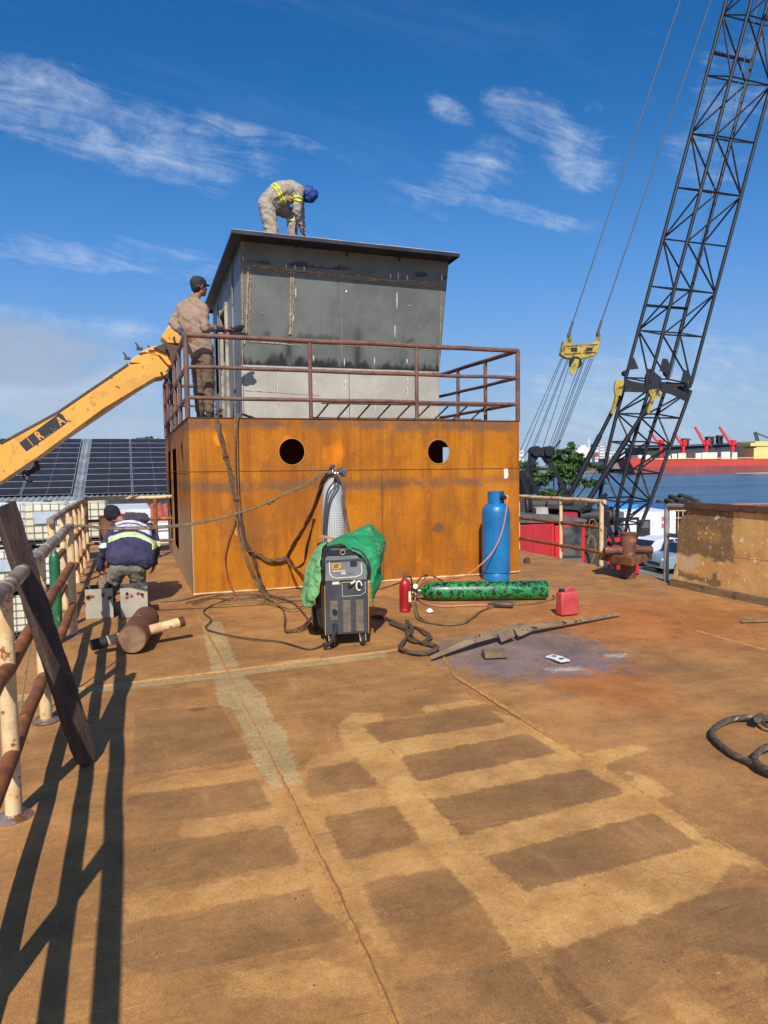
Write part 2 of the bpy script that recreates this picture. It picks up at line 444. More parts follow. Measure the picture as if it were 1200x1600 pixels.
DARK += [gpoly(p, *R8) for p in [
    [(400,565),(805,510),(845,592),(560,635),(380,650)], [(380,730),(880,650),(942,770),(620,822),(380,870)], [(380,975),(600,940),(970,845),(985,890),(1030,935),(1080,1000),(800,1060),(500,1120),(380,1100)],
    [(420,300),(690,285),(790,450),(420,500)]]]
GREY = [gpoly(p, *R8) for p in [
    [(630,20),(690,20),(745,165),(770,200),(830,262),(832,290),(845,300),(855,340),(885,352),(900,400),(945,522),(850,542),(790,448),(755,345),(722,290),(685,285),(668,195),(650,120)],
    [(0,258),(690,181),(1210,112),(1210,128),(700,196),(0,275)]]]
DUST = [gpoly(p, *R7) for p in [[(330,70),(470,40),(640,30),(800,80),(880,140),(700,165),(500,175),(400,150),(320,120)]]]
POWDER = [gpoly(p, *R7) for p in [[(610,136),(720,132),(725,140),(640,146)], [(775,102),(835,100),(830,110),(780,110)]]]
PATCH = [gpoly(p, *R7) for p in [[(1050,965),(1140,955),(1135,985),(1065,990)], [(800,1050),(900,1040),(905,1060),(800,1067)], [(600,900),(640,900),(800,1067),(740,1060)], ]]
PATCH += [gpoly([(585,292),(650,288),(640,300),(595,302)], *R8)]

def deck_material():
    m = bpy.data.materials.new('deck_steel'); m.use_nodes = True; t = NT(m.node_tree); m.node_tree.nodes.clear()
    pos = t.n('ShaderNodeNewGeometry').outputs['Position']
    big = t.noise(pos, .9, 5, .6); med = t.noise(pos, 5.0, 6, .65); fin = t.noise(pos, 42, 5, .7); gr = t.noise(pos, 260, 3, .75)
    drag = t.noise(t.mapping(pos, (1.2, 9, 1), rot=(0,0,.25)), 1.4, 6, .65)
    col = t.mix(t.ramp(big, .36, .62), S(172,122,69), S(154,109,62))
    col = t.mix(t.m('MULTIPLY', t.ramp(drag, .48, .70), .55), col, S(188,134,70))
    col = t.mix(t.m('MULTIPLY', t.ramp(med, .52, .72), .5), col, S(138,94,52))
    red = t.m('ADD', t.attr('red'), t.m('MULTIPLY', t.m('SUBTRACT', med, .5), 1.2))
    col = t.mix(t.m('MULTIPLY', t.ramp(red, .35, 1.0), .7), col, S(178,104,42))
    edge = t.m('MULTIPLY', t.m('SUBTRACT', t.noise(pos, 11, 7, .8), .5), .24)
    wide0 = t.noise(t.mapping(pos, (1,1,1), loc=(1,3,7)), 1.1, 5, .65)
    dk = t.m('MULTIPLY', t.ramp(wide0, .18, .34), 1.0)
    dk = t.m('MULTIPLY', dk, t.ramp(t.m('ADD', t.attr('dark'), t.m('MULTIPLY', edge, .22)), -.004, .004))
    col = t.mix(t.m('MULTIPLY', dk, .62), col, t.mix(t.ramp(med, .35, .65), S(146,107,64), S(134,98,60)))
    lt = t.ramp(t.m('ADD', t.attr('light'), t.m('MULTIPLY', edge, .6)), -.008, .014)
    lcol = t.mix(t.ramp(med, .35, .66), S(214,162,96), S(198,144,78))
    col = t.mix(t.m('MULTIPLY', lt, t.m('MULTIPLY', t.attr('lamt'), .68)), col, lcol)
    ge = t.m('MULTIPLY', t.m('SUBTRACT', t.noise(pos, 24, 5, .7), .5), .12)
    gy = t.ramp(t.m('ADD', t.attr('grey'), ge), -.01, .006)
    gy = t.m('MULTIPLY', gy, t.ramp(fin, .30, .5))
    col = t.mix(t.m('MULTIPLY', gy, .72), col, S(178,156,108))
    du = t.ramp(t.m('ADD', t.attr('dust'), t.m('MULTIPLY', t.m('SUBTRACT', t.noise(pos, 6, 9, .74), .5), 1.5)), -.10, .30)
    col = t.mix(t.m('MULTIPLY', du, .68), col, S(100,102,108))
    sp = t.noise(pos, 120, 2, .8)
    col = t.mix(t.m('MULTIPLY', t.m('MULTIPLY', du, t.ramp(sp, .66, .72)), .8), col, S(190,192,200))
    pw = t.ramp(t.m('ADD', t.attr('powder'), t.m('MULTIPLY', t.m('SUBTRACT', t.noise(pos, 16, 8, .8), .5), .30)), -.02, .05)
    col = t.mix(t.m('MULTIPLY', pw, t.m('MULTIPLY', t.ramp(fin, .3, .6), .6)), col, S(206,196,186))
    pt = t.ramp(t.m('ADD', t.attr('patch'), t.m('MULTIPLY', edge, .3)), -.01, .015)
    col = t.mix(t.m('MULTIPLY', pt, .6), col, S(104,66,40))
    # pale dings, scratches and grime
    for (rot, sc, th, c, am) in ((1.15, (1.0, 40, 1), .685, S(214,176,128), .28), (-.75, (1.3, 46, 1), .69, S(208,170,124), .28), (1.25, (1.1, 50, 1), .70, S(96,66,44), .5), (.05, (1.6, 30, 1), .69, S(100,70,46), .5)):
        sn = t.noise(t.mapping(pos, sc, rot=(0,0,rot)), 2.2, 3, .55)
        col = t.mix(t.m('MULTIPLY', t.ramp(sn, th-.03, th+.03), am), col, c)
    dots = t.n('ShaderNodeTexVoronoi', feature='F1'); t.put(dots.inputs['Vector'], pos); dots.inputs['Scale'].default_value = 9
    dd = t.m('MULTIPLY', t.ramp(dots.outputs['Distance'], .055, .03), t.ramp(t.noise(pos, 3.1, 3), .60, .66))
    col = t.mix(t.m('MULTIPLY', dd, .8), col, S(224,214,200))
    blot = t.ramp(t.noise(pos, 13, 7, .72), .60, .74)
    col = t.mix(t.m('MULTIPLY', blot, .30), col, S(96,64,42))
    wide = t.noise(t.mapping(pos, (1, 1, 1), loc=(4, 9, 2)), 2.3, 8, .7)
    col = t.mix(.22, col, t.mix(t.ramp(wide, .32, .68), (0,0,0), (1,1,1)), 'OVERLAY')
    smear = t.ramp(t.noise(t.mapping(pos, (3.2, .8, 1), rot=(0,0,-.5)), 1.6, 7, .7), .58, .74)
    col = t.mix(t.m('MULTIPLY', smear, .30), col, S(206,166,112))
    pit = t.ramp(t.noise(pos, 85, 3, .6), .64, .72)
    col = t.mix(t.m('MULTIPLY', pit, t.m('MULTIPLY', t.ramp(big, .4, .6), .35)), col, S(92,58,34))
    col = t.mix(.10, col, t.mix(t.ramp(fin, .3, .7), (0,0,0), (1,1,1)), 'OVERLAY')
    gr2 = t.noise(pos, 130, 4, .8)
    col = t.mix(.20, col, t.mix(t.ramp(gr, .25, .75), (0,0,0), (1,1,1)), 'OVERLAY')
    col = t.mix(.16, col, t.mix(t.ramp(gr2, .3, .7), (0,0,0), (1,1,1)), 'OVERLAY')
    b = t.n('ShaderNodeBsdfPrincipled'); t.put(b.inputs['Base Color'], col)
    t.put(b.inputs['Roughness'], t.m('ADD', t.m('MULTIPLY', med, .25), .55)); b.inputs['Specular IOR Level'].default_value = .35
    bn = t.n('ShaderNodeBump'); bn.inputs['Strength'].default_value = .22; bn.inputs['Distance'].default_value = .004
    t.put(bn.inputs['Height'], t.m('ADD', t.m('ADD', t.m('MULTIPLY', big, 5.0), t.m('MULTIPLY', t.noise(pos, 14, 5, .6), 1.0)), t.m('MULTIPLY', fin, .25))); t.put(b.inputs['Normal'], bn.outputs[0])
    o = t.n('ShaderNodeOutputMaterial'); m.node_tree.links.new(b.outputs[0], o.inputs[0])
    return m
M_DECK = deck_material()
DX0, DX1, DY0, DY1 = -1.0, 7.22, -3.0, 17.0
xs = np.arange(DX0, DX1+.001, .04); xs[-1] = DX1; ys = np.concatenate([np.arange(DY0, 1.0, .1), np.arange(1.0, 9.0, .035), np.arange(9.0, DY1+.01, .25)])
def deckz(X, Y):
    return -.012*np.exp(-((X-3)/1.6)**2-((Y-4.2)/1.3)**2)+.006*np.sin(X*1.9)*np.cos(Y*1.3)-.006
deck, X, Y = grid_mesh('deck', xs, ys, deckz, M_DECK)
tag(deck, kind='structure')
lt = np.full(X.shape, -9.); dk = np.full(X.shape, -9.)
for p in LIGHT: lt = np.maximum(lt, sdf(p, X, Y))
for p in DARK: dk = np.maximum(dk, sdf(p, X, Y))
lt = np.minimum(lt, -dk+.004)
def union(ps):
    d = np.full(X.shape, -9.)
    for p in ps: d = np.maximum(d, sdf(p, X, Y))
    return d
redm = np.exp(-((X-5.0)/2.0)**2-((Y-6.2)/1.7)**2)+.8*np.exp(-((X-3.3)/.5)**2-((Y-4.4)/1.1)**2)+.5*np.exp(-((X-1.0)/1.5)**2-((Y-8.2)/1.2)**2)
lam = np.where(X < 1.2, .62, 1.0)*np.where(Y < 2.0, .6, 1.0)
for nme, arr in (('light', lt), ('dark', dk), ('grey', union(GREY)), ('dust', union(DUST)), ('powder', union(POWDER)), ('patch', union(PATCH)), ('red', redm), ('lamt', lam)):
    a = deck.data.attributes.new(nme, 'FLOAT', 'POINT'); a.data.foreach_set('value', arr.astype(np.float32))
deck.data.polygons.foreach_set('use_smooth', [True]*len(deck.data.polygons))

M_HULL = mat('hull_steel', S(120,62,34), S(92,52,36), 1.2, .75, bump=.3)
M_RUSTPIPE = mat('rusty_pipe', S(118,72,46), S(84,54,42), 9, .62, bump=.25, bscale=120, chips=(S(60,44,40), .38, 14))
M_BEAD = mat('weld_bead', S(198,144,80), S(166,116,62), 30, .65, bump=.8, bscale=90)
b = MB()
b.box((DX0+.02, DY0, YARD_Z+.25), (DX1-.02, DY1, -.03))
tag(b.build('hull', M_HULL, smooth=0), kind='structure')
# weld seams raised a few millimetres on the plating
def seam(pts, w=.016, h=.0035):
    b = MB(); pts = [G(*p) for p in pts]; q = []
    for i in range(len(pts)-1):
        n = max(2, int((pts[i+1]-pts[i]).length/.05))
        for k in range(n): q.append(pts[i].lerp(pts[i+1], k/n))
    q.append(pts[-1]); vs = []; fs = []
    for i, p in enumerate(q):
        d = (q[min(i+1, len(q)-1)]-q[max(i-1, 0)]).normalized(); n_ = Vector((-d.y, d.x, 0)); j = random.uniform(.7, 1.25)
        p = p+n_*random.uniform(-.003, .003)
        vs += [p-n_*w*j+Vector((0,0,-.012)), p+Vector((0,0,h*random.uniform(.4, 1.1))), p+n_*w*j+Vector((0,0,-.012))]
    for i in range(len(q)-1):
        a = i*3; fs += [(a, a+1, a+4, a+3), (a+1, a+2, a+5, a+4)]
    b.add(vs, fs); return b
sm = MB()
for pts in ([(300,938),(310,960),(355,1049),(445,1225),(540,1420),(640,1640)], [(690,1020),(714,1056),(957,1208),(1200,1359),(1330,1440)], [(-20,1092),(345,1049),(600,1017),(625,1013)], [(990,925),(1090,985),(1200,1015)]):
    t_ = seam(pts); sm.add(t_.v, t_.f)
tag(sm.build('deck_weld_seam', M_BEAD), kind='structure')

M_YARD = mat('yard_concrete', S(150,140,122), S(118,108,94), .6, .9, bump=.2, bscale=20, chips=(S(92,84,76), .36, 1.7))
xs = np.concatenate([[-400,-120], np.arange(-60, 61, 6), [90,110]]); ys = np.concatenate([[-200,-60], np.arange(-30, 62, 6)])
yard, _, _ = grid_mesh('yard_ground', xs, ys, lambda X, Y: np.full(X.shape, YARD_Z)+0.0*X, M_YARD)
tag(yard, kind='structure')
b = MB(); b.box((-400, 59.5, WATER_Z-1), (110, 60.6, YARD_Z+.25)); tag(b.build('quay_edge', mat('quay_concrete', S(140,132,120), S(100,94,86), 1, .9)), kind='structure')
def water_material():
    m = bpy.data.materials.new('harbour_water'); m.use_nodes = True; t = NT(m.node_tree); m.node_tree.nodes.clear()
    pos = t.n('ShaderNodeNewGeometry').outputs['Position']
    n1 = t.noise(t.mapping(pos, (.12, .30, 1), rot=(0,0,-.35)), 1.0, 5, .6); n2 = t.noise(t.mapping(pos, (.9, 1.6, 1), rot=(0,0,-.35)), 1.0, 5, .6); n3 = t.noise(t.mapping(pos, (.006, .05, 1), rot=(0,0,-.35)), 1.0, 4, .6)
    col = t.mix(t.ramp(n3, .38, .62), S(48,84,104), S(70,108,126))
    b = t.n('ShaderNodeBsdfPrincipled'); t.put(b.inputs['Base Color'], col); b.inputs['Roughness'].default_value = .30; b.inputs['Specular IOR Level'].default_value = .42
    bn = t.n('ShaderNodeBump'); bn.inputs['Strength'].default_value = 1.0; bn.inputs['Distance'].default_value = .7
    t.put(bn.inputs['Height'], t.m('ADD', n1, t.m('MULTIPLY', n2, .5))); t.put(b.inputs['Normal'], bn.outputs[0])
    o = t.n('ShaderNodeOutputMaterial'); m.node_tree.links.new(b.outputs[0], o.inputs[0]); return m
b = MB(); b.add([(-4000, -300, WATER_Z), (6000, -300, WATER_Z), (6000, 6000, WATER_Z), (-4000, 6000, WATER_Z)], [(0,1,2,3)])
tag(b.build('harbour_water', water_material(), smooth=0), kind='structure')

gb_ = MB()
for i in range(1100):
    x = random.uniform(-.9, 6.8); y = random.uniform(1.2, 9.3)
    if i % 3 == 0: x, y = random.gauss(4.0, .9), random.gauss(5.9, .5)
    s_ = random.uniform(.0015, .0048)*(1.0 if y > 4.5 else .6); a = random.uniform(0, 3)
    if not (-.9 < x < 6.85) or (.7 < x < 5.7 and y > 9.4): continue
    gb_.cur = 0 if random.random() < .7 else (1 if random.random() < .75 else 2)
    gb_.box((0,0,0), size=(s_*2, s_*random.uniform(.8, 2), s_*.8), c=Vector((x, y, s_*.3-.004)), rot=Matrix.Rotation(a, 3, 'Z'))
tag(gb_.build('deck_grit', [mat('flake_brown', S(108,70,44), S(84,56,40), 30, .8), mat('flake_pale', S(188,150,106), S(206,186,156), 30, .8), mat('flake_dark', S(52,46,44), None, 30, .7)], smooth=0, org=(0,0,0)), 'loose rust flakes and grit scattered over the deck', 'grit', kind='stuff')

# ================================================================ DECKHOUSE
HX0, HX1, HY0, HY1, HZ = .75, 5.66, 9.62, 15.7, 2.33
def rust_wall():
    m = bpy.data.materials.new('orange_rust'); m.use_nodes = True; t = NT(m.node_tree); m.node_tree.nodes.clear()
    pos = t.n('ShaderNodeNewGeometry').outputs['Position']
    sep = t.n('ShaderNodeSeparateXYZ'); t.put(sep.inputs[0], pos); z = sep.outputs[2]; xx = sep.outputs[0]
    big = t.noise(pos, .8, 5, .6); med = t.noise(pos, 3.4, 6, .62); fin = t.noise(pos, 55, 4, .7)
    st = t.noise(t.mapping(pos, (7, 7, .55)), 1.0, 6, .65); st2 = t.noise(t.mapping(pos, (26, 26, 1.1)), 1.0, 5, .6)
    col = t.mix(t.ramp(big, .35, .65), S(184,112,12), S(164,94,12))
    col = t.mix(t.m('MULTIPLY', t.ramp(st, .44, .66), .7), col, S(138,78,18))
    col = t.mix(t.m('MULTIPLY', t.ramp(st2, .52, .74), .34), col, S(128,66,20))
    col = t.mix(t.m('MULTIPLY', t.ramp(st, .42, .22), .5), col, S(200,126,16))
    # mill scale left in soft bands: under the roof edge, below the plate joint and near the foot
    def band(z0, w, a): return t.m('MULTIPLY', t.m('POWER', 2.718, t.m('MULTIPLY', t.m('POWER', t.m('ABSOLUTE', t.m('DIVIDE', t.m('SUBTRACT', z, z0), w)), 2.0), -1.0)), a)
    bands = t.m('ADD', t.m('ADD', band(2.27, .13, .75), band(1.42, .14, .8)), t.m('ADD', band(.34, .16, .42), band(1.95, .25, .35)))
    mot = t.noise(t.mapping(pos, (1.7, 1.7, 1.3), loc=(3,1,5)), 1.0, 8, .72)
    col = t.mix(t.m('MULTIPLY', t.ramp(mot, .50, .62), .55), col, S(132,84,34))
    mo2 = t.noise(t.mapping(pos, (4.5, 4.5, 2.2), loc=(7,1,2)), 1.0, 7, .7)
    col = t.mix(t.m('MULTIPLY', t.ramp(mo2, .56, .68), .42), col, S(122,76,36))
    col = t.mix(t.m('MULTIPLY', t.ramp(mo2, .40, .28), .35), col, S(214,138,24))
    col = t.mix(t.m('MULTIPLY', t.ramp(mot, .44, .30), .40), col, S(204,128,14))
    sc = t.ramp(t.m('MULTIPLY', t.noise(t.mapping(pos, (2.6, 2.6, 3.4)), 1.0, 7, .68), bands), .20, .48)
    col = t.mix(t.m('MULTIPLY', sc, .8), col, S(104,78,58))
    blob = t.ramp(t.noise(pos, 1.9, 4, .6), .66, .76)
    col = t.mix(t.m('MULTIPLY', blob, .45), col, S(212,124,14))
    # scorched halo of bare orange behind the gas bottle
    for (cx, cz, rx, rz, c, am) in ((2.72, 1.80, .20, .20, S(236,128,8), .38), (2.78, 1.90, .08, .22, S(240,132,8), .35), (4.32, .75, .14, .09, S(92,70,56), .7), (1.15, 2.06, .08, .10, S(236,140,20), .7), (2.05, 2.02, .09, .12, S(222,132,24), .6), (1.35, .82, .05, .06, S(226,150,70), .6), (5.3,1.1,.5,.5,S(206,124,34),.35)):
        q = t.m('ADD', t.m('POWER', t.m('DIVIDE', t.m('SUBTRACT', xx, cx), rx), 2.0), t.m('POWER', t.m('ABSOLUTE', t.m('DIVIDE', t.m('SUBTRACT', z, cz), rz)), 2.0))
        q = t.m('ADD', q, t.m('MULTIPLY', t.m('SUBTRACT', med, .5), 3.2))
        col = t.mix(t.m('MULTIPLY', t.ramp(q, 1.1, .2), am), col, c)
    gl = t.m('MULTIPLY', t.ramp(t.m('ADD', z, t.m('MULTIPLY', t.m('SUBTRACT', med, .5), .8)), 1.35, .7), t.ramp(xx, .775, .765))
    col = t.mix(t.m('MULTIPLY', gl, .7), col, S(170,146,112))
    col = t.mix(.16, col, t.mix(t.ramp(fin, .25, .75), (0,0,0), (1,1,1)), 'OVERLAY')
    b = t.n('ShaderNodeBsdfPrincipled'); t.put(b.inputs['Base Color'], col); b.inputs['Roughness'].default_value = .72; b.inputs['Specular IOR Level'].default_value = .3
    bn = t.n('ShaderNodeBump'); bn.inputs['Strength'].default_value = .7; bn.inputs['Distance'].default_value = .035
    t.put(bn.inputs['Height'], t.m('ADD', t.m('MULTIPLY', t.noise(pos, 1.1, 2, .4), 3.5), t.m('MULTIPLY', fin, .2))); t.put(b.inputs['Normal'], bn.outputs[0])
    o = t.n('ShaderNodeOutputMaterial'); m.node_tree.links.new(b.outputs[0], o.inputs[0]); MATS['orange_rust'] = m; return m
M_RUST = rust_wall()
M_DARKRUST = mat('dark_rust', S(96,56,34), S(70,42,30), 5, .75, bump=.2)
dh = thing('deckhouse', 'orange rusted steel deckhouse with two round window holes in its front wall', 'deckhouse', ((HX0+HX1)/2, HY0, 0))
W_, H_ = HX1-HX0, HZ
pA, pB = onY(456, 706, HY0), onY(685, 706, HY0)
fw = plate('front_wall', M_RUST, dh, rect(0, 0, W_, H_), [circ(pA.x-HX0, pA.z, .175), circ(pB.x-HX0, pB.z, .172)], (HX0, HY0, 0), (1,0,0), (0,0,1), .008)
for p in (pA, pB):
    rb = MB(); rb.ring(p+Vector((0,-.011,0)), (0,1,0), .184, .006, 32, 6); rb.build('hole_rim', M_BEAD, fw)
fw.location = Vector((HX0, HY0, 0))*0
# side wall: x along +Y
D_ = HY1-HY0-.02
sw = plate('side_wall', M_RUST, dh, rect(0, 0, D_, H_), [circ(10.95-HY0-.01, 1.9, .17), rect(12.25-HY0, .3, 13.45-HY0, 2.02), rect(14.0-HY0, .3, 14.75-HY0, 2.02)], (HX0, HY0+.01, 0), (0,1,0), (0,0,1), .008)
plate('side_wall', M_RUST, dh, rect(0, 0, D_, H_), [rect(2.0, .3, 2.8, 2.02)], (HX1, HY0+.01, 0), (0,1,0), (0,0,1), -.008)
b = MB(); b.box((HX0, HY1-.01, 0), (HX1, HY1, H_)); b.build('back_wall', M_RUST, dh, smooth=0)
b = MB(); b.box((HX0-.015, HY0-.02, HZ), (HX1+.015, HY1+.02, HZ+.012)); b.build('roof', M_DARKRUST, dh, smooth=0)
b = MB()
for p0, p1 in (((HX0, HY0-.012, 1.63), (HX1, HY0-.012, 1.615)), ((HX0-.004, HY0-.01, 0.02), (HX0-.004, HY0-.01, HZ)), ((HX0-.012, HY0, 1.63), (HX0-.012, HY1, 1.63)), ((3.42, HY0-.011, 0), (3.42, HY0-.011, 1.62))):
    b.cyl(p0, p1, .0035, n=6)
b.build('weld_seam', M_DARKRUST, dh)
b = MB(); q = []
for i in range(60):
    x = HX0+(HX1-HX0)*i/59; q.append((x, HY0-.02, .012+.004*random.random()))
b.tube(q, [.012+.012*random.random()*(1 if i > 20 else .4) for i in range(60)], 6, smooth=False)
b.build('foot_weld', mat('pale_filler', S(214,186,140), S(184,140,92), 8, .8), dh)
# paint dab near the right edge
p = onY(790, 740, HY0); b = MB(); b.prism([p+Vector(v) for v in ((-.035,-.012,.08), (.03,-.012,.085), (.04,-.012,-.05), (.0,-.012,-.08), (-.03,-.012,-.07))], (0,.004,0)); b.build('paint_dab', mat('white_dab', S(232,226,214), None, 20, .7), dh)

# ---- guard rail round the deckhouse roof
M_RAILB = mat('brown_rail', S(122,84,66), S(92,66,58), 7, .55, bump=.15, chips=(S(150,92,52), .34, 9))
def pipe_run(b, pts, r, n=10): b.tube(pts, r, n, smooth=False)
gr = thing('guard_rail', 'brown pipe guard rail around the roof edge of the orange deckhouse', 'railing', (HX0, HY0, HZ))
RY0 = HY0+.03; RX0, RX1 = HX0+.0, HX1-.0
zs = [onY(485, 526, RY0).z, onY(485, 576, RY0).z, onY(485, 626, RY0).z]
zs = [HZ+1.075, HZ+.665, HZ+.265]
def post(x, y, z0=HZ, z1=None, r=.03, parent=gr, m=M_RAILB, name='post'):
    b = MB(); b.cyl((x, y, z0), (x, y, z1 or HZ+1.075), r, n=12); return b.build(name, m, parent)
for px in (290, 485, 651, 808):
    x = onY(px, 600, RY0).x; x = RX0 if px == 290 else (RX1 if px == 808 else x); post(x, RY0, r=.034 if px in (290, 808) else .028)
for y in (10.7, 11.75, 12.9, 14.1, 15.5): post(RX1, y)
for y in (10.95, 12.0, 13.1, 14.3, 15.5): post(RX0, y)
for x in (2.4, 4.0): post(x, 15.5)
for z in zs:
    rr = .034 if z == zs[0] else .027
    for a, c in (((RX0, RY0, z), (RX1, RY0, z)), ((RX0, RY0, z), (RX0, 15.5, z)), ((RX1, RY0, z), (RX1, 15.5, z)), ((RX0, 15.5, z), (RX1, 15.5, z))):
        b = MB(); a = Vector(a); c = Vector(c); n = 10
        b.tube([a.lerp(c, i/n)+Vector((0,0,random.uniform(-.005,.005))) for i in range(n+1)], rr, 10); b.build('rail', M_RAILB, gr)
# ---- steel ladder lying behind the front rail
ld = thing('ladder', 'long brown steel ladder lying on its side behind the roof rail', 'ladder', (3.9, RY0+.3, HZ))
yl0, yl1 = RY0+.09, RY0+.42; xa, xb = onY(505, 640, RY0).x, 5.35
b = MB(); b.bar((xa, yl0, HZ+.25), (xb, yl0, HZ+.25), .03, .05); b.build('stile', M_RAILB, ld)
b = MB(); b.bar((xa-.1, yl1, HZ+.04), (xb-.1, yl1, HZ+.04), .03, .05); b.build('stile', M_RAILB, ld)
k = 0; x = xa+.12
while x < xb-.1:
    b = MB(); b.cyl((x, yl0, HZ+.25), (x-.12, yl1, HZ+.04), .013, n=8); b.build('rung', M_RAILB, ld); x += .31

# ================================================================ PILOTHOUSE
WX0, WX1, WY0, WY1 = 1.635, 4.85, 10.8, 14.25
WZB, WZT = 3.215, 5.0; LEAN = .26
def sheet_material(name, c1, c2, soot=True):
    m = bpy.data.materials.new(name); m.use_nodes = True; t = NT(m.node_tree); m.node_tree.nodes.clear()
    pos = t.n('ShaderNodeNewGeometry').outputs['Position']
    sep = t.n('ShaderNodeSeparateXYZ'); t.put(sep.inputs[0], pos); z = sep.outputs[2]; xx = sep.outputs[0]
    med = t.noise(pos, 2.2, 6, .6); fin = t.noise(pos, 60, 3, .7)
    col = t.mix(t.ramp(med, .35, .65), c1, c2)
    sp = t.noise(pos, 9, 6, .7); col = t.mix(t.m('MULTIPLY', t.ramp(sp, .60, .70), .28), col, tuple(min(1, x*1.5) for x in c1))
    st = t.noise(t.mapping(pos, (9, 9, 1)), 1.0, 5, .6); col = t.mix(t.m('MULTIPLY', t.ramp(st, .55, .75), .25), col, tuple(x*.6 for x in c2))
    if soot:
        pl = t.noise(t.mapping(pos, (5.2, 5.2, 1.6)), 1.0, 6, .68)
        def up(z0, h, a): # flame marks standing up from a joint
            d = t.m('DIVIDE', t.m('SUBTRACT', z, z0), h)
            f = t.m('SUBTRACT', t.m('ADD', t.m('MULTIPLY', pl, 2.2), -.55), d)
            return t.m('MULTIPLY', t.m('MULTIPLY', t.ramp(f, .0, .45), t.ramp(d, -.06, .03)), a)
        s1 = up(WZB, .28, .95); s2 = t.m('MULTIPLY', up(4.66, .13, .85), t.ramp(t.noise(pos, 2.1, 3), .42, .52)); s3 = up(3.62, .20, .55)
        sv = None
        for (cx, w) in ((2.35, .05), (3.45, .07), (4.2, .05), (4.9, .10)):
            g = t.m('POWER', 2.718, t.m('MULTIPLY', t.m('POWER', t.m('ABSOLUTE', t.m('DIVIDE', t.m('SUBTRACT', xx, cx), w)), 2.0), -1.0))
            sv = g if sv is None else t.m('ADD', sv, g)
        s4 = t.m('MULTIPLY', t.m('MULTIPLY', sv, t.ramp(t.m('ADD', z, t.m('MULTIPLY', pl, .6)), 4.35, 3.75)), t.ramp(pl, .3, .55))
        s3 = t.m('MULTIPLY', s3, t.ramp(t.noise(pos, 1.3, 3), .52, .6))
        so = t.m('MAXIMUM', t.m('MAXIMUM', s1, s2), t.m('MAXIMUM', s3, t.m('MULTIPLY', s4, .8)))
        col = t.mix(t.m('MULTIPLY', so, .93), col, S(24,24,26))
    col = t.mix(.18, col, t.mix(fin, (0,0,0), (1,1,1)), 'OVERLAY')
    b = t.n('ShaderNodeBsdfPrincipled'); t.put(b.inputs['Base Color'], col); b.inputs['Roughness'].default_value = .5; b.inputs['Metallic'].default_value = .15
    bn = t.n('ShaderNodeBump'); bn.inputs['Strength'].default_value = .25; bn.inputs['Distance'].default_value = .03
    t.put(bn.inputs['Height'], t.m('MULTIPLY', t.noise(pos, 1.6, 3), 2.0)); t.put(b.inputs['Normal'], bn.outputs[0])
    o = t.n('ShaderNodeOutputMaterial'); m.node_tree.links.new(b.outputs[0], o.inputs[0]); MATS[name] = m; return m
M_DGREY = sheet_material('dark_grey_sheet', S(116,118,112), S(100,103,99))
M_LGREY = sheet_material('light_grey_sheet', S(184,177,162), S(168,162,148), soot=False)
M_SIDE = mat('side_sheet', S(128,132,138), S(108,112,118), 2, .5, .1, chips=(S(110,88,66), .36, 3.2), streak=(S(104,92,76), 7, .5))
M_ROOFP = mat('roof_plate', S(62,60,66), S(44,42,46), 2, .45, .3, bump=.2)
M_BURN = mat('burnt_weld', S(182,158,126), S(132,108,84), 26, .6, bump=.8, bscale=80, chips=(S(66,52,44), .38, 30))
M_BRIGHT = mat('bright_weld', S(226,222,212), S(190,182,168), 40, .4, .2)
M_BRK = mat('sooty_steel', S(38,36,38), S(56,52,52), 12, .6)
ph = thing('pilothouse', 'unpainted grey steel pilothouse with soot stains and a flat plate roof, on the deckhouse', 'wheelhouse', ((WX0+WX1)/2, WY0, HZ+.012))
def front_pt(x, z):   # point on the front face (upper part leans outward)
    y = WY0 if z <= WZB else WY0-LEAN*(z-WZB)/(WZT-WZB)
    return Vector((x, y, z))
def fpx(px, py):      # pixel -> point on the front face
    y = WY0
    for _ in range(6):
        q = onY(px, py, y); y = front_pt(q.x, q.z).y
    return onY(px, py, y)
WXT = 4.93
b = MB(); b.hexa([(WX0, WY0-.004, WZB), (WX1+.012, WY0-.004, WZB), (WX1+.012, WY0+.004, WZB), (WX0, WY0+.004, WZB), (WX0-.01, WY0-LEAN-.004, WZT), (WXT, WY0-LEAN-.004, WZT-.03), (WXT, WY0-LEAN+.004, WZT-.03), (WX0-.01, WY0-LEAN+.004, WZT)])
fu = b.build('front_upper_wall', M_DGREY, ph, smooth=0)
b = MB(); b.box((WX0, WY0-.004, HZ+.012), (WX1, WY0+.004, WZB-.004)); fl = b.build('front_lower_wall', M_LGREY, ph, smooth=0)
